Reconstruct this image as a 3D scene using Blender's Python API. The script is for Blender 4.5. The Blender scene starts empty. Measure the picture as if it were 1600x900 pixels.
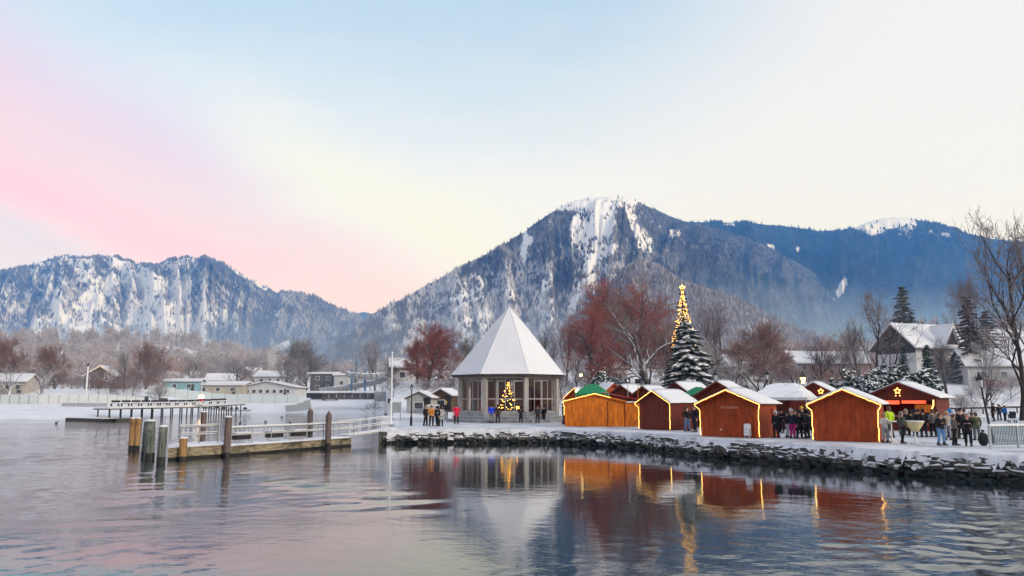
import bpy, bmesh, math, random
import numpy as np
from mathutils import Vector, Matrix, Euler

S = bpy.context.scene
COL = S.collection
R_ = math.radians
F = 1256.0                       # focal length in photo pixels
PITCH = math.atan(173.0 / F)
CZ = 3.2                         # eye height above the lake

# ---------------------------------------------------------------- camera, sky, sun, exposure
cam = bpy.data.cameras.new('camera'); cam_o = bpy.data.objects.new('camera', cam); COL.objects.link(cam_o)
cam.sensor_width = 36.0; cam.lens = 36.0 * F / 1600.0; cam.clip_start = 0.2; cam.clip_end = 40000
cam_o.location = (0, 0, CZ); cam_o.rotation_euler = (math.pi / 2 + PITCH, 0, 0)
S.camera = cam_o
S.view_settings.view_transform = 'Standard'; S.view_settings.look = 'None'
S.view_settings.exposure = 0.08; S.view_settings.gamma = 1.0
S.cycles.use_denoising = True
S.cycles.max_bounces = 8; S.cycles.transparent_max_bounces = 24; S.cycles.volume_bounces = 1
S.cycles.caustics_reflective = False; S.cycles.caustics_refractive = False
S.cycles.sample_clamp_indirect = 6.0

def lin(r, g, b):
    f = lambda c: (c / 12.92 if c <= 0.04045 else ((c + 0.055) / 1.055) ** 2.4)
    return (f(r / 255.0), f(g / 255.0), f(b / 255.0), 1.0)

SUN_EL, SUN_AZ = R_(17), R_(128)      # azimuth measured from +Y towards +X
W = bpy.data.worlds.new('World'); S.world = W; W.use_nodes = True

class NT:
    """small helper round a node tree"""
    def __init__(s, t):
        s.t = t; s.n = t.nodes; s.l = t.links
    def node(s, ty, **kw):
        n = s.n.new(ty)
        for k, v in kw.items(): setattr(n, k, v)
        return n
    def put(s, sock, v):
        if isinstance(v, bpy.types.NodeSocket): s.l.new(v, sock)
        elif v is not None: sock.default_value = v
    def math(s, op, a, b=None, c=None, clamp=False):
        n = s.node('ShaderNodeMath', operation=op, use_clamp=clamp)
        s.put(n.inputs[0], a); s.put(n.inputs[1], b); s.put(n.inputs[2], c)
        return n.outputs[0]
    def smooth(s, v, a, b, lo=0.0, hi=1.0):
        n = s.node('ShaderNodeMapRange', interpolation_type='SMOOTHSTEP')
        s.put(n.inputs[0], v); s.put(n.inputs[1], a); s.put(n.inputs[2], b); s.put(n.inputs[3], lo); s.put(n.inputs[4], hi)
        return n.outputs[0]
    def mix(s, f, a, b, op='MIX'):
        n = s.node('ShaderNodeMix', data_type='RGBA', blend_type=op)
        s.put(n.inputs[0], f); s.put(n.inputs[6], a); s.put(n.inputs[7], b)
        return n.outputs[2]
    def noise(s, vec, scale, detail=4.0, rough=0.55, dist=0.0):
        n = s.node('ShaderNodeTexNoise'); s.put(n.inputs['Vector'], vec)
        n.inputs['Scale'].default_value = scale; n.inputs['Detail'].default_value = detail
        n.inputs['Roughness'].default_value = rough; n.inputs['Distortion'].default_value = dist
        return n.outputs['Fac']
    def mapping(s, vec, scale=(1, 1, 1), rot=(0, 0, 0), loc=(0, 0, 0)):
        n = s.node('ShaderNodeMapping'); s.put(n.inputs[0], vec)
        n.inputs[1].default_value = loc; n.inputs[2].default_value = rot; n.inputs[3].default_value = scale
        return n.outputs[0]

def build_world():
    t = NT(W.node_tree)
    for n in list(t.n): t.n.remove(n)
    out = t.node('ShaderNodeOutputWorld')
    sky = t.node('ShaderNodeTexSky', sky_type='NISHITA')
    sky.sun_disc = False; sky.sun_elevation = SUN_EL; sky.sun_rotation = SUN_AZ
    sky.altitude = 730; sky.dust_density = 1.0
    bg1 = t.node('ShaderNodeBackground'); t.put(bg1.inputs[0], sky.outputs[0]); bg1.inputs[1].default_value = 0.05
    # the high veil of cloud lit by the low winter sun: pink in the west, white towards the sun
    d = t.node('ShaderNodeTexCoord').outputs['Generated']
    sp = t.node('ShaderNodeSeparateXYZ'); t.put(sp.inputs[0], d)
    az = t.math('MULTIPLY', t.math('ARCTAN2', sp.outputs[0], sp.outputs[1]), 57.2958)
    el = t.math('MULTIPLY', t.math('ARCSINE', sp.outputs[2]), 57.2958)
    wob = t.math('SUBTRACT', t.noise(t.mapping(d, (1.2, 1.2, 5.0), (0, R_(-24), 0)), 2.6, 5, 0.55), 0.5)
    s = t.math('ADD', t.math('ADD', el, t.math('MULTIPLY', az, SK['slope'])), t.math('MULTIPLY', wob, SK['wob']))
    west = t.smooth(az, 6, -30)
    base = t.mix(t.smooth(t.math('ADD', el, t.math('MULTIPLY', wob, 7.0)), SK['b0'], SK['b1']), SK['white'], SK['blue'])
    base = t.mix(t.smooth(t.math('ADD', t.math('ADD', az, t.math('MULTIPLY', el, -0.6)), t.math('MULTIPLY', wob, 8.0)), SK['e0'], SK['e1']), base, SK['white'])
    lav = t.math('MULTIPLY', t.smooth(s, 13.5, 7.0), t.smooth(az, -4, -26))
    c = t.mix(t.math('MULTIPLY', lav, 0.85), base, SK['lav'])
    ye = t.math('MULTIPLY', t.math('MULTIPLY', t.smooth(s, 6.0, 10.5), t.smooth(s, 16, 10.5)), t.math('MULTIPLY', t.smooth(az, -24, -12), t.smooth(az, 8, -6)))
    c = t.mix(t.math('MULTIPLY', ye, 0.9), c, SK['yellow'])
    pk = t.math('MULTIPLY', t.smooth(s, 10.2, 3.6), t.smooth(az, 9, -6))
    c = t.mix(t.math('MULTIPLY', pk, 0.85), c, SK['pink'])
    dp = t.math('MULTIPLY', t.math('MULTIPLY', t.smooth(s, 4.6, 1.7), t.smooth(s, -0.9, 1.1)), t.smooth(az, -10, -26))
    c = t.mix(t.math('MULTIPLY', dp, 0.75), c, SK['deep'])
    gl = t.math('MULTIPLY', t.smooth(s, 0.5, -1.2), t.smooth(az, -20, -28))
    c = t.mix(t.math('MULTIPLY', gl, 0.6), c, SK['grey'])
    back = t.smooth(t.math('ABSOLUTE', az), 60, 130)
    c = t.mix(t.math('MULTIPLY', back, 0.7), c, SK['back'])
    streak = t.math('SUBTRACT', t.noise(t.mapping(d, (1, 1, 6.0), (0, R_(-26), 0)), 5.0, 6, 0.6), 0.5)
    c = t.mix(t.smooth(streak, 0.0, 0.35, 0, 0.12), c, (1, 1, 1, 1))
    bg2 = t.node('ShaderNodeBackground'); t.put(bg2.inputs[0], c); bg2.inputs[1].default_value = SK['k']
    ad = t.node('ShaderNodeAddShader'); t.put(ad.inputs[0], bg1.outputs[0]); t.put(ad.inputs[1], bg2.outputs[0])
    t.put(out.inputs[0], ad.outputs[0])

SK = dict(slope=0.35, wob=5.0, b0=13.0, b1=28.0, e0=-12.0, e1=13.0, k=0.87,
          white=lin(245, 242, 241), blue=lin(188, 212, 234), lav=lin(222, 200, 226), yellow=lin(246, 243, 220),
          pink=lin(247, 200, 200), deep=lin(250, 178, 186), grey=lin(206, 194, 214), back=lin(206, 214, 230))
build_world()

sun = bpy.data.lights.new('sun', 'SUN'); sun_o = bpy.data.objects.new('sun', sun); COL.objects.link(sun_o)
sun.energy = 1.8; sun.angle = R_(14); sun.color = (1.0, 0.87, 0.75)
sun_o.rotation_euler = (math.pi / 2 - SUN_EL, 0, math.pi - SUN_AZ)
sun_o.location = (60, 0, 60)

# ---------------------------------------------------------------- geometry of the view: pixel -> point helpers
CP, SP = math.cos(PITCH), math.sin(PITCH)
def ray(px, py):
    u = (px - 800.0) / F; v = (450.0 - py) / F
    return u, CP - v * SP, SP + v * CP
def at(px, py, Y):
    a, b, c = ray(px, py); t = Y / b
    return Vector((a * t, Y, CZ + c * t))
def gp(px, py, z=0.95):
    a, b, c = ray(px, py); t = (z - CZ) / c
    return Vector((a * t, b * t, z))
def proj(x, y, z):
    dy = y; dz = z - CZ
    dep = dy * CP + dz * SP
    return 800 + F * x / dep, 450 - F * (-dy * SP + dz * CP) / dep
def hx(px, Y):                     # world x on the horizon line
    return (px - 800.0) / F * Y * CP

# ---------------------------------------------------------------- numpy noise
_rng = np.random.RandomState(7)
_perm = _rng.permutation(512); _val = _rng.rand(512)
def vnoise(x, y):
    xi = np.floor(x).astype(int); yi = np.floor(y).astype(int)
    xf = x - xi; yf = y - yi
    u = xf * xf * xf * (xf * (xf * 6 - 15) + 10); v = yf * yf * yf * (yf * (yf * 6 - 15) + 10)
    h = lambda a, b: _val[_perm[(_perm[a & 511] + b) & 511]]
    return (h(xi, yi) * (1 - u) + h(xi + 1, yi) * u) * (1 - v) + (h(xi, yi + 1) * (1 - u) + h(xi + 1, yi + 1) * u) * v
def fbm(x, y, o=5, g=0.5):
    s = 0; a = 1.0; n = 0
    for k in range(o):
        s = s + a * vnoise(x * 2 ** k + 17.3 * k, y * 2 ** k + 5.1 * k); n += a; a *= g
    return s / n
def ridged(x, y, o=5, g=0.55):
    s = 0; a = 1.0; n = 0
    for k in range(o):
        s = s + a * (1 - np.abs(2 * vnoise(x * 2 ** k + 9.7 * k, y * 2 ** k + 3.3 * k) - 1)); n += a; a *= g
    return s / n
def sstep(v, a, b):
    t = np.clip((v - a) / (b - a), 0, 1); return t * t * (3 - 2 * t)

# ---------------------------------------------------------------- mesh builder
class MB:
    def __init__(s): s.v = []; s.f = []; s.m = []
    def add(s, vs, fs, mi=0):
        o = len(s.v); s.v.extend([tuple(v) for v in vs])
        s.f.extend([tuple(i + o for i in f) for f in fs]); s.m.extend([mi] * len(fs)); return s
    def box(s, c, sz, rz=0.0, mi=0, mat=None, taper=1.0):
        x, y, z = sz[0] / 2, sz[1] / 2, sz[2] / 2
        vs = [Vector((a * x * (taper if k > 0 else 1), b * y * (taper if k > 0 else 1), k * z)) for k in (-1, 1) for (a, b) in ((-1, -1), (1, -1), (1, 1), (-1, 1))]
        M = mat if mat else Matrix.Rotation(rz, 4, 'Z')
        vs = [M @ v + Vector(c) for v in vs]
        return s.add(vs, [(3, 2, 1, 0), (4, 5, 6, 7), (0, 1, 5, 4), (1, 2, 6, 5), (2, 3, 7, 6), (3, 0, 4, 7)], mi)
    def bar(s, a, b, w, h, mi=0):
        a = Vector(a); b = Vector(b); d = b - a
        q = d.to_track_quat('X', 'Z').to_matrix().to_4x4()
        return s.box((a + b) / 2, (d.length, w, h), mi=mi, mat=q)
    def tube(s, a, b, r0, r1=None, n=6, mi=0, cap=False):
        a = Vector(a); b = Vector(b); r1 = r0 if r1 is None else r1
        d = b - a
        if d.length < 1e-6: return s
        d = d.normalized()
        p = d.cross(Vector((0, 0, 1)) if abs(d.z) < 0.9 else Vector((1, 0, 0))).normalized(); q = d.cross(p)
        vs = []
        for c, r in ((a, r0), (b, r1)):
            for k in range(n):
                t = 2 * math.pi * k / n
                vs.append(c + (p * math.cos(t) + q * math.sin(t)) * r)
        fs = [(k, (k + 1) % n, n + (k + 1) % n, n + k) for k in range(n)]
        if cap: fs += [tuple(range(n - 1, -1, -1)), tuple(range(n, 2 * n))]
        return s.add(vs, fs, mi)
    def path(s, pts, r, n=6, mi=0):
        for a, b in zip(pts[:-1], pts[1:]): s.tube(a, b, r, r, n, mi, cap=True)
        return s
    def lathe(s, c, prof, n=10, mi=0, ph=0.0, sx=1.0, sy=1.0):
        c = Vector(c); vs = []; fs = []
        for r, z in prof:
            for k in range(n):
                t = 2 * math.pi * k / n + ph
                vs.append(c + Vector((r * sx * math.cos(t), r * sy * math.sin(t), z)))
        for j in range(len(prof) - 1):
            for k in range(n):
                fs.append((j * n + k, j * n + (k + 1) % n, (j + 1) * n + (k + 1) % n, (j + 1) * n + k))
        fs.append(tuple(range(n - 1, -1, -1))); fs.append(tuple((len(prof) - 1) * n + k for k in range(n)))
        return s.add(vs, fs, mi)
    def slab(s, quad, th, mi=0):
        """a thick sheet: 4 (or more) corner points, thickened downwards along its normal"""
        q = [Vector(p) for p in quad]; n = (q[1] - q[0]).cross(q[2] - q[0]).normalized()
        if n.z < 0: n = -n; q = q[::-1]
        k = len(q); vs = q + [p - n * th for p in q]
        fs = [tuple(range(k)), tuple(range(2 * k - 1, k - 1, -1))] + [(i, k + i, k + (i + 1) % k, (i + 1) % k) for i in range(k)]
        return s.add(vs, fs, mi)
    def prism(s, poly, y0, y1, mi=0):
        """polygon in the x,z plane pushed from y0 to y1"""
        k = len(poly); vs = [(x, y0, z) for x, z in poly] + [(x, y1, z) for x, z in poly]
        fs = [tuple(range(k)), tuple(range(2 * k - 1, k - 1, -1))] + [(i, k + i, k + (i + 1) % k, (i + 1) % k) for i in range(k)]
        return s.add(vs, fs, mi)
    def ball(s, c, r, n=6, m=4, mi=0, sc=(1, 1, 1)):
        vs = [Vector((0, 0, -r * sc[2])) + Vector(c)]; fs = []
        for j in range(1, m):
            a = math.pi * j / m - math.pi / 2
            for k in range(n):
                t = 2 * math.pi * k / n
                vs.append(Vector((r * sc[0] * math.cos(a) * math.cos(t), r * sc[1] * math.cos(a) * math.sin(t), r * sc[2] * math.sin(a))) + Vector(c))
        vs.append(Vector((0, 0, r * sc[2])) + Vector(c)); L = len(vs) - 1
        for k in range(n): fs.append((0, 1 + (k + 1) % n, 1 + k)); fs.append((L, 1 + (m - 2) * n + k, 1 + (m - 2) * n + (k + 1) % n))
        for j in range(m - 2):
            for k in range(n):
                fs.append((1 + j * n + k, 1 + j * n + (k + 1) % n, 1 + (j + 1) * n + (k + 1) % n, 1 + (j + 1) * n + k))
        return s.add(vs, fs, mi)
    def mesh(s, name, mats, smooth=False):
        me = bpy.data.meshes.new(name); me.from_pydata(s.v, [], s.f)
        for m in (mats if isinstance(mats, (list, tuple)) else [mats]): me.materials.append(m)
        if any(s.m): me.polygons.foreach_set('material_index', s.m)
        if smooth: me.polygons.foreach_set('use_smooth', [True] * len(s.f))
        me.update(); return me
    def build(s, name, mats, parent=None, smooth=False, loc=(0, 0, 0), rz=0.0, fix=False):
        me = s.mesh(name, mats, smooth)
        if fix:
            bm = bmesh.new(); bm.from_mesh(me); bmesh.ops.recalc_face_normals(bm, faces=bm.faces); bm.to_mesh(me); bm.free()
        return link(name, me, parent, loc, rz)

def link(name, me, parent=None, loc=(0, 0, 0), rz=0.0):
    o = bpy.data.objects.new(name, me); COL.objects.link(o)
    o.location = loc; o.rotation_euler = (0, 0, rz)
    if parent is not None: o.parent = parent
    return o
def tag(o, label=None, cat=None, group=None, kind=None):
    if label: o['label'] = label
    if cat: o['category'] = cat
    if group: o['group'] = group
    if kind: o['kind'] = kind
    return o
def thing(name, label, cat, loc=(0, 0, 0), rz=0.0, group=None, sc=None):
    o = link(name, None, None, loc, rz); o.empty_display_size = 0.3
    if sc: o.scale = sc
    return tag(o, label, cat, group)
def dup(o, parent=None, **kw):
    c = o.copy(); COL.objects.link(c); c.parent = parent
    for k, v in kw.items(): setattr(c, k, v)
    for ch in list(o.children): dup(ch, c)
    return c
def grid_mesh(name, P, mats, smooth=True, wrap=False):
    """P: array rows x cols x 3"""
    r, c, _ = P.shape
    idx = np.arange(r * c).reshape(r, c)
    if wrap: a = idx[:-1]; b = np.roll(idx, -1, 1)[:-1]; d = np.roll(idx, -1, 1)[1:]; e = idx[1:]
    else: a = idx[:-1, :-1]; b = idx[:-1, 1:]; d = idx[1:, 1:]; e = idx[1:, :-1]
    q = np.stack([a.ravel(), b.ravel(), d.ravel(), e.ravel()], 1)
    return raw_mesh(name, P.reshape(-1, 3), q, mats, smooth)
def raw_mesh(name, V, Q, mats, smooth=False):
    me = bpy.data.meshes.new(name); V = np.ascontiguousarray(V, dtype=np.float32); Q = np.ascontiguousarray(Q, dtype=np.int32)
    n, k = Q.shape
    me.vertices.add(len(V)); me.vertices.foreach_set('co', V.ravel())
    me.loops.add(n * k); me.loops.foreach_set('vertex_index', Q.ravel())
    me.polygons.add(n); me.polygons.foreach_set('loop_start', np.arange(0, n * k, k, dtype=np.int32))
    me.polygons.foreach_set('use_smooth', np.full(n, smooth))
    for m in (mats if isinstance(mats, (list, tuple)) else [mats]): me.materials.append(m)
    me.update(); me.validate(); return me
def vattr(me, name, vals):
    a = me.attributes.new(name, 'FLOAT', 'POINT'); a.data.foreach_set('value', np.ascontiguousarray(vals, dtype=np.float32).ravel())

# ---------------------------------------------------------------- materials
SNOW = (0.80, 0.80, 0.82, 1.0)
def new_mat(name):
    m = bpy.data.materials.new(name); m.use_nodes = True
    t = NT(m.node_tree)
    for n in list(t.n): t.n.remove(n)
    out = t.node('ShaderNodeOutputMaterial'); p = t.node('ShaderNodeBsdfPrincipled'); t.put(out.inputs[0], p.outputs[0])
    return m, t, p, out
def mat(name, col, rough=0.7, var=0.25, scale=3.0, stretch=(1, 1, 1), snow=None, bump=0.0, metal=0.0, planks=None, obj=True, spec=0.3, var2=None, snow_scale=1.2):
    """procedural surface: base colour with noise wear; snow = (a, b) puts snow where the face looks up"""
    m, t, p, out = new_mat(name)
    tc = t.node('ShaderNodeTexCoord').outputs['Object' if obj else 'Generated']
    vec = t.mapping(tc, stretch)
    nz = t.noise(vec, scale, 6, 0.6)
    dark = tuple(c * (1 - var) for c in col[:3]) + (1,); lite = tuple(min(1, c * (1 + var)) for c in col[:3]) + (1,)
    c = t.mix(t.smooth(nz, 0.3, 0.7), dark, lite)
    if var2: c = t.mix(t.smooth(t.noise(tc, scale * 0.35, 4, 0.6), 0.48, 0.66), c, var2)
    h = nz
    if planks:
        ax, w, k = planks
        sp = t.node('ShaderNodeSeparateXYZ'); t.put(sp.inputs[0], tc)
        q = sp.outputs[0] if ax == 'x' else sp.outputs[1] if ax == 'y' else sp.outputs[2] if ax == 'z' else t.math('ADD', sp.outputs[0], sp.outputs[1])
        q = t.math('DIVIDE', q, w)
        fr = t.math('FRACT', q); fl = t.math('FLOOR', q)
        wn = t.node('ShaderNodeTexWhiteNoise', noise_dimensions='1D'); t.put(wn.inputs[1], fl)
        c = t.mix(t.smooth(wn.outputs[0], 0, 1, 0, k), c, tuple(x * 0.45 for x in col[:3]) + (1,))
        gap = t.math('MULTIPLY', t.smooth(fr, 0.0, 0.07), t.smooth(fr, 1.0, 0.93))
        c = t.mix(t.smooth(gap, 1, 0, 0, 0.75), c, tuple(x * 0.15 for x in col[:3]) + (1,))
        h = t.math('ADD', t.math('MULTIPLY', nz, 0.25), gap)
    if snow:
        g = t.node('ShaderNodeNewGeometry'); sn = t.node('ShaderNodeSeparateXYZ'); t.put(sn.inputs[0], g.outputs['Normal'])
        nn = t.noise(g.outputs['Position'], snow_scale, 4, 0.6)
        f = t.smooth(t.math('ADD', sn.outputs[2], t.math('MULTIPLY', t.math('SUBTRACT', nn, 0.5), 1.4)), snow[0], snow[1])
        if len(snow) > 2: f = t.math('MULTIPLY', f, snow[2])
        c = t.mix(f, c, SNOW)
        rr = t.smooth(f, 0, 1, rough, 0.75); t.put(p.inputs['Roughness'], rr)
    else: p.inputs['Roughness'].default_value = rough
    t.put(p.inputs['Base Color'], c); p.inputs['Metallic'].default_value = metal
    p.inputs['Specular IOR Level'].default_value = spec
    if bump:
        b = t.node('ShaderNodeBump'); b.inputs['Strength'].default_value = 1.0; b.inputs['Distance'].default_value = bump
        t.put(b.inputs['Height'], h); t.put(p.inputs['Normal'], b.outputs[0])
    return m
def glow(name, col, k):
    m, t, p, out = new_mat(name); p.inputs['Base Color'].default_value = (0.6, 0.45, 0.25, 1)
    p.inputs['Emission Color'].default_value = col; p.inputs['Emission Strength'].default_value = k
    return m
def snow_mat(name, col=SNOW, scale=2.0, bump=0.03, dirt=0.12, scale2=0.25, dirtcol=(0.45, 0.46, 0.5, 1)):
    m, t, p, out = new_mat(name)
    g = t.node('ShaderNodeNewGeometry').outputs['Position']
    a = t.noise(g, scale, 6, 0.6); b = t.noise(g, scale2, 5, 0.6, 0.4)
    c = t.mix(t.smooth(b, 0.42, 0.72, 0, dirt * 3), col, dirtcol)
    c = t.mix(t.smooth(a, 0.35, 0.7, 0, dirt), c, dirtcol)
    t.put(p.inputs['Base Color'], c); p.inputs['Roughness'].default_value = 0.7; p.inputs['Specular IOR Level'].default_value = 0.25
    bp = t.node('ShaderNodeBump'); bp.inputs['Distance'].default_value = bump; t.put(bp.inputs['Height'], t.math('ADD', a, t.math('MULTIPLY', b, 2.0)))
    t.put(p.inputs['Normal'], bp.outputs[0])
    return m

M = {}
M['snow'] = snow_mat('snow_clean'); M['roof_snow'] = snow_mat('roof_snow', col=(0.74, 0.74, 0.755, 1), scale=5.0, bump=0.02, dirt=0.05)
M['snow_trod'] = snow_mat('snow_trodden', scale=3.2, bump=0.05, dirt=0.35, scale2=0.5, col=(0.72, 0.73, 0.77, 1), dirtcol=(0.33, 0.34, 0.37, 1))
M['stone'] = mat('quay_stone', (0.085, 0.083, 0.076, 1), 0.85, 0.6, 5.0, snow=(0.22, 0.56), bump=0.05, snow_scale=4.5, var2=(0.15, 0.135, 0.105, 1))
M['stone_wet'] = mat('quay_stone_wet', (0.012, 0.014, 0.013, 1), 0.35, 0.4, 3.0, bump=0.03)
M['concrete'] = mat('concrete', (0.26, 0.27, 0.27, 1), 0.8, 0.25, 1.5, snow=(0.7, 0.95), bump=0.01)
M['concrete_dark'] = mat('concrete_dark', (0.07, 0.085, 0.085, 1), 0.75, 0.35, 1.5, snow=(0.8, 1.1), bump=0.01)
M['pile_green'] = mat('pile_green', (0.105, 0.12, 0.105, 1), 0.8, 0.5, 4, (3, 3, 0.35), snow=(0.75, 1.0), bump=0.02, var2=(0.26, 0.27, 0.25, 1))
M['pile_gold'] = mat('pile_gold', (0.33, 0.19, 0.075, 1), 0.7, 0.5, 4, (3, 3, 0.3), snow=(0.75, 1.0), bump=0.02, var2=(0.13, 0.075, 0.04, 1))
M['pile_brown'] = mat('pile_brown', (0.14, 0.105, 0.095, 1), 0.8, 0.4, 4, (3, 3, 0.3), snow=(0.75, 1.0), bump=0.02)
M['wet_wood'] = mat('wet_wood', (0.02, 0.019, 0.018, 1), 0.4, 0.4, 4, bump=0.01)
M['deck_wood'] = mat('deck_wood', (0.30, 0.255, 0.17, 1), 0.8, 0.45, 3, (0.5, 0.5, 3), snow=(0.8, 1.0), bump=0.01, var2=(0.1, 0.08, 0.06, 1))
M['dark_wood'] = mat('dark_wood', (0.035, 0.03, 0.028, 1), 0.8, 0.4, 3, snow=(0.6, 0.9), bump=0.01)
M['steel'] = mat('galvanised_steel', (0.28, 0.28, 0.28, 1), 0.45, 0.15, 6, metal=0.5, snow=(0.6, 0.95))
M['white_paint'] = mat('white_paint', (0.72, 0.73, 0.73, 1), 0.5, 0.08, 4)
M['grey_paint'] = mat('grey_paint', (0.34, 0.36, 0.37, 1), 0.6, 0.15, 3)
M['black'] = mat('black_metal', (0.014, 0.015, 0.017, 1), 0.5, 0.3, 6, snow=(0.75, 1.05))
M['hut_orange'] = mat('hut_orange', (0.62, 0.16, 0.006, 1), 0.65, 0.32, 2.5, (2, 2, 0.5), planks=('xy', 0.14, 0.22), bump=0.008)
M['hut_red'] = mat('hut_red', (0.33, 0.050, 0.005, 1), 0.65, 0.36, 2.5, (2, 2, 0.5), planks=('xy', 0.14, 0.25), bump=0.008)
M['hut_dark'] = mat('hut_dark', (0.14, 0.022, 0.008, 1), 0.7, 0.25, 2.5, (2, 2, 0.5), planks=('xy', 0.14, 0.25), bump=0.008)
M['hut_roof'] = mat('hut_roof_felt', (0.10, 0.075, 0.06, 1), 0.8, 0.3, 4)
M['roof_red'] = mat('red_sheet', (0.36, 0.022, 0.02, 1), 0.6, 0.2, 3, snow=(0.9, 1.12, 0.8), snow_scale=2.2)
M['roof_green'] = mat('green_tarpaulin', (0.008, 0.20, 0.075, 1), 0.55, 0.25, 3, snow=(1.0, 1.3, 0.6), snow_scale=2.2)
M['awning'] = mat('awning_snow', (0.55, 0.56, 0.58, 1), 0.8, 0.1, 3, snow=(0.5, 1.0))
M['rope'] = glow('rope_light', (1.0, 0.56, 0.11, 1), 3.2)
M['bulb'] = glow('fairy_bulb', (1.0, 0.52, 0.10, 1), 9.0)
M['bulb2'] = glow('tree_bulb', (1.0, 0.50, 0.09, 1), 5.0)
M['bulb_small'] = glow('small_bulb', (1.0, 0.58, 0.16, 1), 5.0)
M['star'] = glow('star_light', (1.0, 0.42, 0.07, 1), 3.0)
M['lamp_warm'] = glow('lamp_warm', (1.0, 0.68, 0.25, 1), 5.0)
M['lamp_signal'] = glow('lamp_signal', (1.0, 0.66, 0.3, 1), 25.0)
M['lamp_off'] = mat('lamp_glass', (0.5, 0.52, 0.53, 1), 0.25, 0.1, 5)
M['red_glow'] = glow('stall_lamp_red', (1.0, 0.09, 0.03, 1), 1.6)
M['pav_frame'] = mat('pavilion_frame', (0.36, 0.34, 0.31, 1), 0.7, 0.12, 3)
M['pav_eave'] = mat('pavilion_eave', (0.13, 0.10, 0.075, 1), 0.7, 0.3, 3)
M['pav_inner'] = mat('pavilion_panel', (0.22, 0.055, 0.025, 1), 0.6, 0.3, 1.2, planks=('xy', 0.3, 0.3))
M['bark'] = mat('bark', (0.055, 0.045, 0.042, 1), 0.85, 0.4, 6, snow=(0.42, 0.85), snow_scale=0.8)
M['bark_dark'] = mat('bark_dark', (0.035, 0.027, 0.022, 1), 0.85, 0.4, 6, snow=(0.55, 1.0), snow_scale=0.9)
M['bark_pale'] = mat('bark_snowy', (0.16, 0.14, 0.135, 1), 0.85, 0.3, 6, snow=(-0.1, 0.45), snow_scale=0.8)
M['twig_grey'] = mat('twigs_grey', (0.165, 0.14, 0.135, 1), 0.85, 0.3, 0.5, snow=(0.6, 1.2, 0.85), snow_scale=0.4)
M['bark_mid'] = mat('bark_snow_topped', (0.085, 0.068, 0.062, 1), 0.85, 0.3, 6, snow=(0.2, 0.8), snow_scale=0.8)
M['wood_far'] = mat('far_wood_grey', (0.34, 0.29, 0.285, 1), 0.9, 0.25, 0.2, snow=(0.45, 1.1, 0.9), snow_scale=0.3)
M['wood_rust'] = mat('far_wood_rust', (0.32, 0.20, 0.165, 1), 0.9, 0.3, 0.2, snow=(0.55, 1.2, 0.8), snow_scale=0.3)
M['twig_red'] = mat('twigs_red', (0.27, 0.075, 0.055, 1), 0.85, 0.35, 0.5, snow=(0.8, 1.35, 0.75), snow_scale=0.35)
M['twig_rust'] = mat('twigs_rust', (0.205, 0.098, 0.07, 1), 0.85, 0.35, 0.5, snow=(0.7, 1.3, 0.8), snow_scale=0.35)
M['twig_violet'] = mat('twigs_violet', (0.155, 0.115, 0.125, 1), 0.85, 0.3, 0.5, snow=(0.6, 1.2, 0.7), snow_scale=0.4)
M['twig_snow'] = mat('twigs_snowy', (0.27, 0.25, 0.245, 1), 0.85, 0.3, 0.5, snow=(0.1, 0.9), snow_scale=0.5)
M['needle_snow'] = mat('needles_snowy', (0.030, 0.042, 0.036, 1), 0.8, 0.4, 1.5, snow=(0.08, 0.50), snow_scale=1.0)
M['needle_dark'] = mat('needles_dark', (0.022, 0.042, 0.036, 1), 0.8, 0.4, 1.0, snow=(0.75, 1.25, 0.7), snow_scale=0.7)
M['needle_brown'] = mat('needles_brown', (0.040, 0.034, 0.032, 1), 0.8, 0.4, 1.0, snow=(0.8, 1.3, 0.6), snow_scale=0.6)
M['leaf_snow'] = mat('shrub_snowy', (0.024, 0.046, 0.038, 1), 0.7, 0.4, 1.5, snow=(0.05, 0.55), snow_scale=1.6)

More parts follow.
